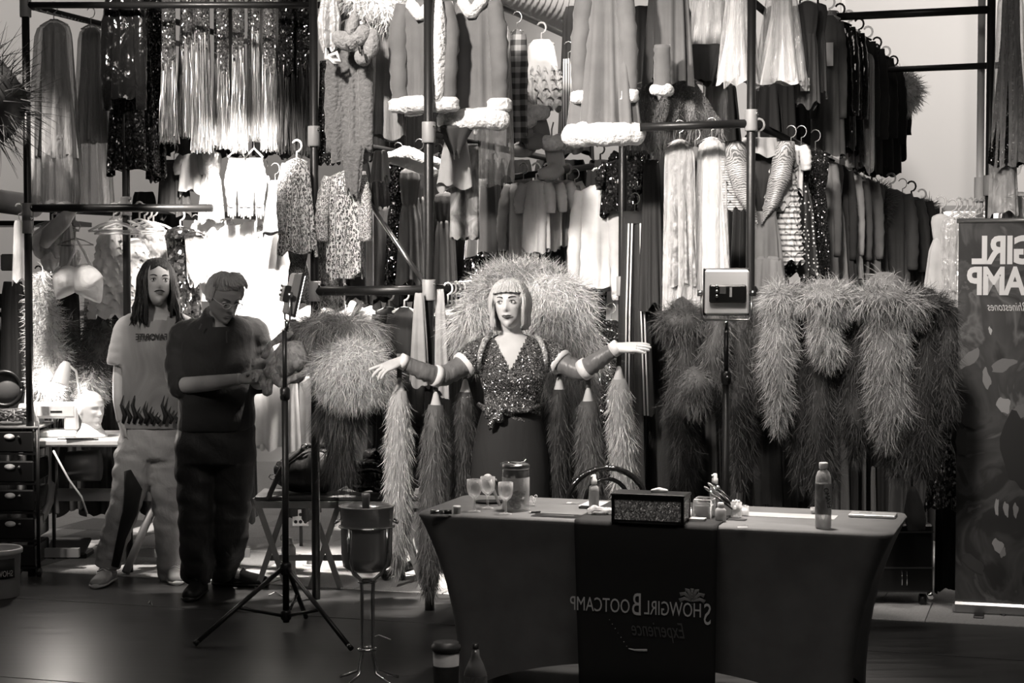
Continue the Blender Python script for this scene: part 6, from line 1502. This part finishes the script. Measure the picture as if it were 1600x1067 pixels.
for a in (.8, 2.3, 3.9, 5.4): part('leg', MB().tube([(.15 * math.cos(a), .2 + .15 * math.sin(a), .44), (.2 * math.cos(a), .2 + .2 * math.sin(a), 0)], [.016, .012], 10), black_plastic, ch_)
part('ring_stretcher', MB().tube([(.16 * math.cos(a), .2 + .16 * math.sin(a), .2) for a in np.linspace(0, 2 * PI, 21)], .008, 8), black_plastic, ch_)

# ------------------------------------------------------------------ lamps on stands


def stand(lab, base, zhub, ztop, feet, name='light_stand', hubz=.45):
    q = thing(name, lab, 'stand', base)
    part('column', MB().tube([(0, 0, .04), (0, 0, zhub)], .016, 12), black_metal, q); part('riser', MB().tube([(0, 0, zhub), (0, 0, ztop)], .011, 10), black_metal, q)
    part('lock_collar', MB().lathe([(.02, zhub - .03), (.024, zhub - .02), (.024, zhub + .02), (.018, zhub + .03)], 14), black_plastic, q)
    kb = part('knob', MB().tube([(0, -.02, zhub), (.0, -.055, zhub)], [.006, .011], 8), black_plastic, q)
    part('hub', MB().lathe([(.022, hubz - .03), (.028, hubz - .02), (.028, hubz + .02), (.02, hubz + .03)], 14), black_plastic, q); part('lower_hub', MB().lathe([(.02, .05), (.026, .06), (.026, .09), (.02, .1)], 14), black_plastic, q)
    for f in feet:
        d = Vector((f[0], f[1], 0)); lg = part('leg', MB().tube([d.normalized() * .025 + Vector((0, 0, hubz)), d + Vector((0, 0, .012))], .0115, 10), black_metal, q)
        part('rubber_foot', MB().tube([d * .97 + Vector((0, 0, .022)), d * 1.01 + Vector((0, 0, .012))], .0125, 10), black_plastic, lg)
        mid2 = d * .52 + Vector((0, 0, hubz * .485)); part('brace', MB().tube([d.normalized() * .025 + Vector((0, 0, .075)), mid2], .008, 8), black_metal, q)
    return q


def panel(lab, loc, yaw, w, h, tilt=0.0, shell=.85):
    q = thing('panel_light', lab, 'lamp', loc, rz=yaw)   # local +y is the lit side, -y its back
    T = Matrix.Rotation(tilt, 4, 'X') @ Matrix.Translation((0, 0, h / 2 + .025))
    part('housing', xf(MB().box((0, 0, 0), (w, .045, h), bev=.008), T), M('lamp_shell_%d' % (shell * 100), shell, .45, kind='flat'), q, smooth=False)
    part('rim', xf(MB().box((0, .018, 0), (w + .012, .014, h + .012), bev=.004), T), black_plastic, q, smooth=False)
    part('diffuser', xf(MB().box((0, .026, 0), (w - .012, .004, h - .012)), T), M('lamp_face', .9, .5, kind='flat', emit=14), q, smooth=False)
    bx = part('control_box', xf(MB().box((.0, -.036, -.005), (w * .84, .03, h * .4), bev=.006), T), black_plastic, q, smooth=False)
    part('screen', xf(MB().box((-w * .12, -.052, .012), (w * .14, .002, h * .16)), T), M('lcd', .12, .2, kind='flat'), bx, smooth=False)
    part('slot_light', xf(MB().box((w * .06, -.052, .004), (w * .055, .002, h * .22)), T), M('slot_pale', .5, .3, kind='flat'), bx, smooth=False)
    for k in range(3): part('dial', xf(MB().tube([(-w * .26, -.05, .03 - k * .022), (-w * .26, -.06, .03 - k * .022)], .007, 10), T), steel, bx)
    yk = MB().tube([(-w / 2 - .014, 0, h / 2 + .02), (-w / 2 - .014, 0, .02), (-w / 2 - .002, 0, .0), (w / 2 + .002, 0, .0), (w / 2 + .014, 0, .02), (w / 2 + .014, 0, h / 2 + .02)], .005, 8)
    part('yoke', yk, steel, q)
    for sx in (-1, 1): part('tilt_knob', MB().tube([(sx * (w / 2 + .006), 0, h / 2 + .02), (sx * (w / 2 + .032), 0, h / 2 + .02)], [.012, .015], 10), steel, q)
    part('spigot', MB().lathe([(.010, -.055), (.013, -.05), (.013, -.01), (.008, 0)], 12), chrome, q)
    return q


bs = FP(447, 985); Ys = bs.y
ft = [FP(305, 1010) - bs, FP(548, 1017) - bs, FP(478, 968) - bs]
zt2 = P(449, 500, Ys).z; stand('black tripod light stand between the grey-haired man and the bucket', bs, P(447, 615, Ys).z, zt2 - .05, ft, hubz=P(0, 888, Ys).z)
panel('panel lamp seen from its side, on the tripod beside the grey-haired man', Vector((P(449, 500, Ys).x, Ys, zt2)), -1.34, .2, .2, -.22, .12)
Y2 = 8.0; b2 = Vector((P(1135, 500, Y2).x, Y2, 0)); zt3 = P(0, 500, Y2).z
stand('black lamp stand rising behind the table', b2, P(0, 590, Y2).z, zt3 - .05, [(-.4, .2), (.4, .25), (0, -.3)])
panel('panel lamp with its back and control box towards us, above the boas', Vector((b2.x, Y2, zt3)), .0, .195, .2, .06)
# ------------------------------------------------------------------ wine cooler
Yb = 7.4; wc = Vector((P(573, 800, Yb).x, Yb, 0)); wz = lambda py: P(0, py, Yb).z
cs = thing('cooler_stand', 'chromed wire stand carrying the wine bucket', 'stand', wc)
zr = wz(812); r_b = .108
part('ring', MB().tube([((r_b + .006) * math.cos(a), (r_b + .006) * math.sin(a), wz(822)) for a in np.linspace(0, 2 * PI, 33)], .004, 8), chrome, cs)
for a in (.6, 2.5, 4.1, 5.6):
    c, s_ = math.cos(a), math.sin(a); part('rod', MB().tube([((r_b + .006) * c, (r_b + .006) * s_, wz(822)), ((r_b + .008) * c, (r_b + .008) * s_, wz(872)), (.085 * c, .085 * s_, wz(893)), (.034 * c, .034 * s_, wz(906)), (.03 * c, .03 * s_, wz(930)), (.03 * c, .03 * s_, wz(1020)), (.05 * c, .05 * s_, wz(1050)), (.115 * c, .115 * s_, .02), (.15 * c, .15 * s_, .008)], .006, 8), chrome, cs)
for z in (wz(908), wz(1014)): part('small_ring', MB().tube([(.034 * math.cos(a), .034 * math.sin(a), z) for a in np.linspace(0, 2 * PI, 25)], [.007] * 25, 8), chrome, cs)
bk = thing('wine_bucket', 'polished steel wine bucket on its stand', 'bucket', wc)
part('vessel', MB().lathe([(.0, wz(891)), (.07, wz(891)), (.098, wz(884)), (.106, wz(868)), (.108, wz(812)), (.113, wz(792)), (.117, wz(790)), (.112, wz(789)), (.105, wz(800)), (.103, wz(866)), (.0, wz(872))], 40, closed=False), M('bucket_steel', .6, .25, .75, kind='flat'), bk)
for sx in (-1, 1): part('handle', MB().tube([(sx * .112, -.03, wz(812)), (sx * .128, -.02, wz(816)), (sx * .128, .02, wz(816)), (sx * .112, .03, wz(812))], .005, 8), chrome, bk)
wb = thing('wine_bottle', 'bottle neck with a foil cap sticking out of the steel bucket', 'bottle', Vector((wc.x - .005, wc.y + .02, wz(866)))); zz2 = wz(771) - wz(866)
part('glass_body', MB().lathe([(.036, 0), (.036, .1), (.03, .13), (.0145, .16), (.0145, zz2 - .05)], 20), M('bottle_green', .05, .1, kind='flat'), wb); part('foil', MB().lathe([(.0155, zz2 - .085), (.0155, zz2 - .02), (.018, zz2 - .018), (.018, zz2 - .002), (.014, zz2)], 18), M('foil', .35, .35, .6, kind='flat'), wb)
# cup and bottle in front of the table
Yc = 6.62; q = thing('travel_mug', 'big paper cup with a sleeve and dark lid, in front of the table', 'cup', Vector((P(697, 1000, Yc).x, Yc, 0))); zc = lambda py: P(0, py, Yc).z; h_ = zc(1003)
part('wall', MB().lathe([(.036, 0), (.05, h_ - .03), (.0, h_ - .03)], 28), M('cup_pale', .3, .5), q); part('sleeve', MB().lathe([(.043, h_ * .38), (.0498, h_ - .085)], 28, closed=False), M('cup_sleeve', .06, .7, kind='blotch', k=1, v2=.04), q); part('lid', MB().lathe([(.051, h_ - .032), (.055, h_ - .028), (.054, h_ - .012), (.048, h_ - .008), (.047, h_), (.0, h_ - .004)], 28), M('cup_lid', .05, .4), q)
q = thing('sauce_bottle', 'small glass bottle with a label beside the paper cup', 'bottle', Vector((P(743, 1010, Yc + .03).x, Yc + .03, 0))); h_ = zc(1008)
part('glass_body', MB().lathe([(.038, 0), (.043, .01), (.043, h_ - .11), (.03, h_ - .075), (.016, h_ - .045), (.013, h_ - .02)], 22), M('brown_glass', .10, .12, kind='flat', spec=.8), q); part('cap', MB().lathe([(.012, h_ - .03), (.013, h_ - .028), (.012, h_), (.01, h_)], 14), black_plastic, q); part('label', MB().lathe([(.0435, .04), (.0435, h_ - .118)], 22, closed=False), M('label_b', .2, .6, kind='blotch', k=.5, v2=.06), q)
q = thing('black_bag', 'black bag slumped on the floor in front of the table legs', 'bag', Vector((P(840, 1080, 6.4).x, 6.4, 0))); part('body', xf(lumpy([(-.25, 0, .02), (-.1, 0, .06), (.1, 0, .07), (.28, 0, .05)], [.05, .09, .1, .07], lump=.12), Matrix.Identity(4)), cloth(.012, 'bag_black'), q); part('strap', MB().tube([(-.2, -.05, .12), (0, -.06, .17), (.2, -.05, .13)], .008, 6), cloth(.012, 'bag_black'), q)

# ------------------------------------------------------------------ bench with bags
Yn = 9.75; s = Yn / FPX; bz = P(0, 776, Yn).z
bn = thing('folding_bench', 'wooden folding bench with crossed legs carrying the black bags', 'bench', Vector((P(525, 800, Yn).x, Yn, 0))); O = -bn.location
wood = M('bench_wood', .22, .5, bump=(8, .3), kind=None)
for k, (x0, x1) in enumerate(((404, 536), (528, 660))):
    c = (P((x0 + x1) / 2, 770, Yn).x + O.x); w = (x1 - x0) * s
    part('top', MB().box((c, 0, bz + .012), (w, .34, .03), bev=.008), M('bench_top', .06, .5), bn, smooth=False); part('rail', MB().box((c, -.165, bz - .022), (w * .96, .02, .036)), wood, bn, smooth=False)
for x in (430, 512, 640):
    c = P(x, 800, Yn).x + O.x
    for d in (-1, 1): part('leg', MB().box((c + d * .0, -.14 + (d > 0) * .02, bz / 2), (.03, .018, bz * 1.12), ry=d * .33), wood, bn, smooth=False)
part('stretcher', MB().box((.0, -.1, .16), (.7, .02, .03)), wood, bn, smooth=False)
bagz = bz + .028
q = thing('duffel_bag', 'black duffel bag with buckles on the left half of the bench', 'bag', Vector((P(490, 770, Yn).x, Yn - .05, bagz)))
part('body', fuse_to(lumpy([(-.18, 0, .08), (-.08, 0, .11), (.08, 0, .12), (.2, 0, .1)], [.08, .11, .12, .1], lump=.1, seed=5)) if 0 else xf(lumpy([(-.2, 0, .1), (-.08, 0, .12), (.08, 0, .13), (.2, 0, .11)], [.07, .12, .13, .1], lump=.07, seed=5), Matrix.Translation((0, 0, -.0))), M('nylon_black', .014, .5, bump=(12, .5)), q)
part('strap', MB().tube([(-.24, -.1, -.06), (-.21, -.13, .02), (-.14, -.11, .17), (-.02, -.08, .265), (.08, -.08, .26)], .014, 8, flat=((0, 1, 0), .4)), M('strap_grey', .06, .4), q)
for k, (x, z) in enumerate(((-.2, .1), (-.16, .17), (-.03, .26), (.12, .24), (.18, .17))): part('buckle', MB().tube([(x + .02 * math.cos(a), -.13 + .3 * abs(z - .14), z + .014 * math.sin(a)) for a in np.linspace(0, 2 * PI, 9)], .004, 6), chrome, q)
q = thing('vinyl_garment', 'heap of glossy black vinyl clothing on the right half of the bench', 'clothing', Vector((P(585, 770, Yn).x, Yn - .05, bagz)))
for k, (pts, r) in enumerate((([(-.14, 0, .07), (0, -.03, .09), (.14, 0, .06)], .075), ([(-.1, -.06, .15), (.02, -.08, .16), (.13, -.05, .11), (.2, -.03, .05)], .045), ([(.0, -.09, .05), (.12, -.1, .06), (.22, -.06, .04)], .045), ([(-.05, -.02, .2), (.05, -.04, .19)], .04))): part('fold', lumpy(pts, r, lump=.18, seed=k), vinyl, q)
q = thing('thermos', 'white bottle with a ring cap standing under the bench, behind the light stand', 'bottle', FP(451, 905)); hh = P(0, 838, q.location.y).z
part('body', MB().lathe([(.036, 0), (.04, .005), (.04, hh * .72), (.03, hh * .8), (.022, hh * .83)], 22), M('thermos_white', .5, .5, kind='flat'), q); part('cap', MB().lathe([(.024, hh * .83), (.025, hh * .84), (.025, hh * .95), (.02, hh * .97)], 16), white_plastic, q); part('carry_ring', MB().tube([(-.02 + .022 * math.cos(a), -.02, hh * .98 + .022 * math.sin(a)) for a in np.linspace(0, 2 * PI, 13)], .004, 6), white_plastic, q)
q = thing('spool', 'small white spool on the carpet under the bench', 'spool', FP(485, 884)); part('core', MB().lathe([(.022, .012), (.022, .05)], 16), M('paper', .62), q); part('flange', MB().lathe([(.045, 0), (.045, .01), (.02, .012)], 18), M('paper', .62), q)
q = thing('dotted_board', 'white board with black spots behind the bench legs', 'board', FP(470, 855)); zq = P(0, 820, q.location.y).z; part('sheet', MB().box((0, 0, zq + .045), (.1, .01, .1)), white_plastic, q, smooth=False)
sp_ = MB()
part('post', MB().box((0, .02, zq / 2), (.02, .02, zq)), black_plastic, q, smooth=False)
for k in range(6): part('spot', MB().tube([(-.03 + (k % 3) * .03, -.006, zq + .02 + (k // 3) * .045), (-.03 + (k % 3) * .03, -.0075, zq + .02 + (k // 3) * .045)], .011, 12), ink, q)
# dark foot of a folded stand behind the bucket
q = thing('dolly', 'dark folded luggage dolly behind the wine bucket', 'dolly', FP(615, 905)); part('plate', MB().tube([(-.06, -.05, .03), (.1, .05, .07), (.16, .1, .14)], [.02, .03, .02], 8), black_metal, q); part('frame', MB().tube([(.12, .1, .06), (.08, .12, .35), (.05, .14, .6)], .011, 8), steel, q)
for x in (-.05, .04): part('wheel', MB().tube([(x, -.06, .028), (x + .02, -.05, .028)], .028, 14), black_plastic, q)

# ------------------------------------------------------------------ sewing corner
Yt = 10.2; s = Yt / FPX; tz = P(0, 682, Yt).z
q = thing('sewing_table', 'pale topped sewing table on slanted metal legs behind the young man', 'table', Vector((P(150, 800, Yt).x, Yt, 0))); O = -q.location
x0, x1 = P(48, 0, Yt).x + O.x, P(335, 0, Yt).x + O.x
part('top', MB().box(((x0 + x1) / 2, .1, tz - .02), (x1 - x0, .55, .045), bev=.012), M('worktop', .62, .5), q, smooth=False)
gm_ = M('grey_frame', .3, .5, .2, kind='flat')
for x in (60, 228, 330):
    c = P(x, 0, Yt).x + O.x
    part('leg', MB().tube([(c, .3, tz - .05), (c + .02, .05, tz * .5), (c - .1, -.2, .02)], .024, 8), gm_, q); part('foot_bar', MB().box((c + .05, 0, .1), (.3, .04, .05)), gm_, q, smooth=False)
part('cross_bar', MB().box(((x0 + x1) / 2, .1, .42), (x1 - x0 - .2, .03, .07)), gm_, q, smooth=False)
part('motor', MB().tube([(P(100, 0, Yt).x + O.x, -.02, P(0, 728, Yt).z), (P(150, 0, Yt).x + O.x, -.02, P(0, 726, Yt).z)], [.085, .09], 20), M('motor', .08, .4, kind='flat'), q, 'dark motor under the top')
part('cord', MB().tube([(P(90, 0, Yt).x + O.x, -.2, tz - .06), (P(115, 0, Yt).x + O.x, -.22, tz - .22), (P(133, 0, Yt).x + O.x, -.2, tz - .32), (P(140, 0, Yt).x + O.x, -.18, .35)], .006, 6), white_plastic, q)
mz = tz + .003; q = thing('sewing_machine', 'white sewing machine on the pale table at left', 'machine', Vector((P(82, 690, Yt).x, Yt - .02, mz)))
wp_ = M('machine_white', .7, .35, kind='flat'); u = s
part('base', MB().box((0, 0, .02), (86 * u, .17, .04), bev=.01), wp_, q, smooth=False); part('column', MB().box((-29 * u, 0, 27 * u), (26 * u, .13, 48 * u), bev=.012), wp_, q, smooth=False); part('arm', MB().box((2 * u, 0, 41 * u), (82 * u, .12, 24 * u), bev=.016), wp_, q, smooth=False); part('head', MB().box((34 * u, 0, 30 * u), (22 * u, .11, 40 * u), bev=.012), wp_, q, smooth=False)
part('needle', MB().tube([(34 * u, -.02, 12 * u), (34 * u, -.02, .04)], .004, 6), chrome, q); part('dial', MB().tube([(-27 * u, -.066, 40 * u), (-27 * u, -.085, 40 * u)], .022, 16), steel, q); part('handwheel', MB().tube([(-43 * u, 0, 38 * u), (-49 * u, 0, 38 * u)], .05, 20), M('wheel_grey', .4, .4, kind='flat'), q); part('badge', MB().box((12 * u, -.061, 40 * u), (18 * u, .002, 3 * u)), steel, q, smooth=False); part('spool_pin', MB().tube([(-10 * u, .02, 53 * u), (-10 * u, .02, 72 * u)], .004, 6), steel, q)
q = thing('work_lamp', 'white work lamp with conical shade leaning over the sewing machine', 'lamp', Vector((P(120, 690, Yt).x, Yt + .1, mz))); hz_ = lambda py: P(0, py, Yt).z - mz
part('shade', xf(MB().lathe([(.055, -.07), (.052, -.06), (.034, .04), (.022, .065), (.012, .07)], 20), Matrix.Translation((-.07, -.12, hz_(583))) @ Matrix.Rotation(.3, 4, 'Y') @ Matrix.Rotation(-.25, 4, 'X')), wp_, q); part('gooseneck', MB().tube([(-.06, -.12, hz_(565)), (.0, -.1, hz_(580)), (.01, -.05, hz_(620)), (-.02, 0, hz_(660)), (0, 0, 0.01)], .007, 8), white_plastic, q); part('clamp', MB().box((0, 0, .02), (.04, .05, .04), bev=.006), black_plastic, q, smooth=False)
part('bulb', xf(MB().ball((0, 0, -.055), (.025, .025, .03), 12, 8), Matrix.Translation((-.07, -.12, hz_(583))) @ Matrix.Rotation(.3, 4, 'Y') @ Matrix.Rotation(-.25, 4, 'X')), M('bulb_lit', .9, .5, kind='flat', emit=6), q, 'lit bulb')
bl = bpy.data.lights.new('bulb_light', 'POINT'); bl.energy = 15; bl.color = TINT; bl.shadow_soft_size = .03; bo = bpy.data.objects.new('bulb_light', bl); COL.objects.link(bo); bo.location = q.location + Vector((-.10, -.15, hz_(606)))
q = thing('foam_head', 'white bald foam mannequin head on the sewing table', 'mannequin', Vector((P(146, 682, Yt).x, Yt - .06, mz))); k_ = 48 * s / .23
hm = fuse(head_mb(.95, .9), .006, 2); Vh, Fh = mesh_data(hm); hb_ = MB().add(Vh, Fh)
part('head', xf(hb_, Matrix.Translation((0, 0, .155)) @ Matrix.Rotation(.9, 4, 'Z') @ Matrix.Diagonal((.92, .92, .92, 1))), M('styrofoam', .8, .8, fine=(200, .1)), q); part('neck', MB().lathe([(.095, 0), (.09, .01), (.06, .05), (.05, .09), (.055, .13)], 22, (.0, .01, 0)), M('styrofoam', .8), q)
q = thing('pattern_paper', 'pieces of paper lying at the front of the sewing table', 'paper', Vector((P(128, 690, Yt).x, Yt - .14, mz))); part('sheet', MB().box((0, 0, .002), (.2, .06, .003)), M('paper', .62), q, smooth=False); part('ruler', MB().box((.04, -.03, .006), (.18, .025, .004), rz=.06), M('sticker_d', .2), q, smooth=False)
q = thing('foot_pedal', 'black foot pedal on the carpet under the sewing table', 'pedal', FP(104, 872)); part('base', MB().box((0, .05, .02), (.26, .2, .04), bev=.01), black_plastic, q, smooth=False); part('treadle', MB().box((0, .04, .065), (.24, .2, .02), rx=.32, bev=.006), M('treadle', .05, .4, kind='flat'), q, smooth=False)
q = thing('paper_sign_crate', 'dark crate with a handwritten white label between the men’s legs', 'crate', Vector((P(325, 850, 10.3).x, 10.3, 0))); zf = lambda py: P(0, py, 10.3).z
part('body', MB().box((0, .1, zf(855) / 2 + zf(775) / 2), (.26, .3, zf(775) - zf(855)), bev=.01), black_plastic, q, smooth=False); part('runner_foot', MB().box((0, .1, zf(855) / 2), (.24, .28, zf(855))), gm_, q, smooth=False); lb = part('label', MB().box((0, -.054, (zf(790) + zf(831)) / 2), (.1, .003, zf(790) - zf(831))), white_plastic, q, smooth=False)
text('3E', .05, ink, lb, (-.02, -.057, zf(804)), .8, mirror=False); text('XO', .06, ink, lb, (-.03, -.057, zf(828)), .8, mirror=False)
# drawer cart
Yq = 9.98; zq = lambda py: P(0, py, Yq).z
q = thing('drawer_cart', 'black wheeled cart with five dark drawers at the left edge', 'cart', Vector((P(5, 800, Yq).x, Yq, 0))); s = Yq / FPX; hw = 55 * s
for sx in (-1, 1):
    for sy in (0, .34): part('upright', MB().tube([(sx * hw, sy, .045), (sx * hw, sy, zq(658))], .011, 10), black_metal, q)
part('top', MB().box((0, .17, zq(668)), (hw * 2 + .02, .37, .014), bev=.004), M('cart_top', .12, .4, kind='flat'), q, smooth=False)
for k, y in enumerate((690, 737, 782, 826, 868)):
    dw = part('drawer', MB().box((0, .15, zq(y)), (hw * 2 - .04, .32, 34 * s), bev=.008), M('smoky_drawer', .02, .2, kind='flat', spec=.6), q, smooth=False)
    part('label_holder', MB().lathe([(.001, 0), (.03, .001), (.03, .004), (.0, .005)], 18).__class__().add(*(lambda b: (b.arr() * np.array((1, 1, 1)) @ np.array(Matrix.Rotation(PI / 2, 3, 'X')).T * np.array((1, 1, .55)) + np.array((12 * s, -.012, zq(y - 8))), b.F))(MB().lathe([(.001, 0), (.03, .001), (.03, .004), (.0, .005)], 18))), white_plastic, dw, 'white oval label holder')
    part('knob', MB().ball((27 * s, -.02, zq(y - 8)), (.009,) * 3, 10, 8), chrome, dw); part('runner_bar', MB().box((0, .0, zq(y + 19)), (hw * 2, .012, .012)), black_metal, q, smooth=False)
for sx in (-1, 1):
    cst = part('caster', MB().tube([(sx * hw - .012, 0, .026), (sx * hw + .012, 0, .026)], .026, 16), black_plastic, q)
q = thing('cable_pile', 'tangle of cables and foil on top of the drawer cart', 'cables', Vector((P(8, 660, Yq).x, Yq + .1, zq(664) + .004))); cbm = MB()
for k in range(7):
    pts = [(R.uniform(-.12, .13), R.uniform(-.1, .1), .012 + R.uniform(0, .07)) for _ in range(8)]; cbm.tube(limb(pts, .005, 4).arr()[:-2].reshape(-1, 4, 3).mean(1)[::2], .006, 6)
o = part('cables', cbm, M('cable_mix', .12, .3, .3), q); o['kind'] = 'stuff'; part('foil', lumpy([(-.08, 0, .03), (0, .02, .05), (.06, 0, .03)], .03, lump=.4), M('foil', .35), q)
q = thing('desk_fan', 'round black speaker-like fan above the drawer cart', 'fan', P(8, 607, 10.6)); part('ring', MB().tube([(.1 * math.cos(a), 0, .1 * math.sin(a)) for a in np.linspace(0, 2 * PI, 29)], .014, 8), black_plastic, q); part('disc', MB().tube([(0, .02, 0), (0, .05, 0)], .095, 28), M('fan_disc', .1, .4, kind='flat'), q); part('stem', MB().tube([(0, .05, -.1), (0, .05, -.9)], .012, 8), black_plastic, q); part('foot', MB().lathe([(.11, 0), (.1, .02), (.02, .03)], 20, (0, .05, P(8, 607, 10.6).z * -1)), black_plastic, q); part('post', MB().tube([(0, .05, -.9), (0, .05, -P(8, 607, 10.6).z + .02)], .012, 8), black_plastic, q)
q = thing('leaning_pole', 'pale pole leaning beside the feather boa at left', 'pole', FP(20, 800)); q.location.y = 10.75; q.location.x = P(14, 700, 10.75).x; q.location.z = 0
part('shaft', MB().tube([(0, 0, 0), P(50, 545, 10.8) - q.location], .013, 8), M('pale_roll', .7), q); part('end_cap', MB().ball((0, 0, .012), (.016,) * 3, 8, 6), black_plastic, q)
pb = FP(0, 938); q = thing('pail', 'pale plastic pail with a black printed label on the dark floor at left', 'bucket', Vector((P(-6, 930, pb.y + .12).x, pb.y + .12, 0))); hp = P(0, 860, pb.y + .02).z; u = pb.y / FPX
pw = part('wall', MB().lathe([(34 * u, 0), (36 * u, .004), (39 * u, hp - .03), (42 * u, hp - .026), (42 * u, hp - .006), (40 * u, hp), (38 * u, hp - .004), (33 * u, .01), (0, .008)], 40), M('pail_white', .5, .5), q)
lb = part('label', MB().add(*(lambda b: (b.arr(), b.F))(MB().rings([[(39.3 * u * math.sin(a), -39.3 * u * math.cos(a), z) for a in np.linspace(.15, 1.1, 12)] + [(38.8 * u * math.sin(a), -38.8 * u * math.cos(a), z) for a in np.linspace(1.1, .15, 12)] for z in (hp * .42, hp * .82)]))), ink, pw, 'black printed label')
text('SHOWGIRL', .045, M('pail_print', .6, .5, kind='flat'), lb, (39.5 * u * math.sin(1.05), -39.6 * u * math.cos(1.0) - .012, hp * .47), .62, rz=.62, name='label_print')
# flight case and banner
Yk = 9.05; q = thing('flight_case', 'black case with chrome corners in the shadow between table and banner', 'case', Vector((P(1395, 900, Yk).x, Yk, 0))); zk = lambda py: P(0, py, Yk).z
part('body', MB().box((0, .2, .05 + (zk(828)) / 2), (.42, .36, zk(828) - .05), bev=.01), M('case_black', .012, .3, kind='flat'), q, smooth=False)
for sx in (-1, 1): part('corner', MB().ball((sx * .2, .03, .06), (.022,) * 3, 10, 8), chrome, q); part('wheel', MB().tube([(sx * .17 - .015, .08, .03), (sx * .17 + .015, .08, .03)], .03, 14), black_plastic, q)
for z in (zk(888), zk(832)): part('edge_strip', MB().box((0, .018, z), (.42, .006, .008)), steel, q, smooth=False)
part('latch', MB().tube([(.05, .012, zk(915)), (.05, .012, zk(893)), (.075, .012, zk(893)), (.075, .012, zk(915))], .003, 6), chrome, q)
q = thing('dark_sack', 'dark sack hanging beside the case at right', 'sack', P(1425, 760, 9.0)); part('body', lumpy([(0, 0, 0), (.01, 0, -.1), (.02, -.02, -.22)], [.02, .05, .06], lump=.1), cloth(.04, 'sack'), q); part('cord', MB().tube([(0, 0, 0), (0, .02, .4)], .006, 6), black_plastic, q)
Yr = 8.95; s = Yr / FPX; bl_ = P(1492, 955, Yr); q = thing('rollup_banner', 'dark roll-up banner with large pale lettering at the right edge', 'banner', Vector((bl_.x, Yr, 0)), rz=TR * .9); BW = .86; zr_ = lambda py: P(0, py, Yr).z
sheet = part('poster', MB().box((BW / 2, 0, (zr_(348) + zr_(940)) / 2), (BW, .004, zr_(348) - zr_(940))), M('poster_print', .05, .45, kind='poster'), q, 'printed dark poster', smooth=False)
part('base', MB().box((BW / 2, 0, zr_(946)), (BW + .02, .12, .06), bev=.012), M('brushed_alu', .5, .3, .9, kind='flat'), q, smooth=False)
for x in (.12, BW - .12): part('foot', MB().box((x, -.02, .008), (.05, .3, .012), bev=.004), black_plastic, q, smooth=False)
part('top_bar', MB().tube([(-.01, 0, zr_(345)), (BW + .01, 0, zr_(345))], .012, 10), M('brushed_alu', .5), q); part('pole', MB().tube([(BW / 2, .03, .02), (BW / 2, .03, zr_(345))], .01, 8), M('brushed_alu', .5), q)
pl = M('poster_letter', .7, .5, kind='flat')


def fit_text(body, h, x0_, z, per):   # mirrored text whose last letter ends at x0_
    t_ = text(body, h, pl, sheet, (0, -.004, z), 1, offset=.006, space=.92); xs_ = per / (max(v.co.x for v in t_.data.vertices) / len(body)); t_.scale = (-xs_, 1, 1); t_.location.x = x0_ + xs_ * max(v.co.x for v in t_.data.vertices); return t_


fit_text('SHOWGIRL', .19, 20 * s, zr_(411), 30 * s); fit_text('BOOTCAMP', .19, 13 * s, zr_(459), 30 * s)
t_ = text('Rhinestones', .062, M('poster_script', .6, .5, kind='flat'), sheet, (25 * s + .255, -.004, zr_(485)), .62, shear=.4, name='script_line')
for k, (px, py, rx_, ry_, a, v) in enumerate(((1563, 632, 10, 13, .3, .3), (1510, 560, 9, 20, -.8, .16), (1560, 570, 20, 9, .4, .16), (1536, 590, 6, 16, .2, .22), (1590, 640, 12, 12, 0, .14), (1554, 790, 3, 14, 0, .3), (1568, 793, 4, 12, .1, .26), (1582, 794, 4, 11, 0, .2), (1556, 850, 8, 11, .4, .3), (1564, 860, 4, 8, -.2, .22), (1520, 880, 22, 10, -.7, .05), (1500, 690, 8, 24, 0, .05), (1585, 700, 24, 60, 0, .022), (1510, 650, 16, 20, .4, .05), (1541, 516, 2.5, 6, .2, .4))):   # pale patches of the printed collage
    lx = (px - 1492) * s; zc_ = zr_(py); pts = [(lx + (rx_ * math.cos(t) * (1 + .25 * math.sin(3 * t + k)) * math.cos(a) - ry_ * math.sin(t) * math.sin(a)) * s, zc_ + (rx_ * math.cos(t) * math.sin(a) + ry_ * math.sin(t) * (1 + .2 * math.sin(4 * t + k)) * math.cos(a)) * s) for t in np.linspace(0, 2 * PI, 18, endpoint=False)]
    b = MB().rings([[(x, -.0022 - .0001 * k, z) for x, z in pts], [(x, -.0028 - .0001 * k, z) for x, z in pts]]); part('print_patch', b, M('print_%d' % (v * 1000), v, .5, kind='flat'), sheet, smooth=False)
cbl = MB().tube([FP(1558, 961) + Vector((0, 0, .006)), FP(1568, 964) + Vector((0, 0, .006)), FP(1580, 960) + Vector((0, 0, .006)), FP(1600, 955) + Vector((0, 0, .006))], .005, 6); tag(part('cable', cbl, black_plastic), 'short black cable on the carpet in front of the banner foot', 'cable')
for k, (x, y, w) in enumerate(((420, 931, 24), (580, 998, 30), (232, 944, 6))):
    o = part('scrap', MB().tube([FP(x, y) + Vector((0, 0, .006)), FP(x + w * .4, y - 4) + Vector((0, 0, .006)), FP(x + w, y + 3) + Vector((0, 0, .006))], .003, 6), M('paper', .62)); tag(o, ('pale thread on the floor beside the lamp stand', 'curved pale thread on the floor beside the cooler stand', 'tiny white scrap on the dark floor at left')[k], 'scrap')
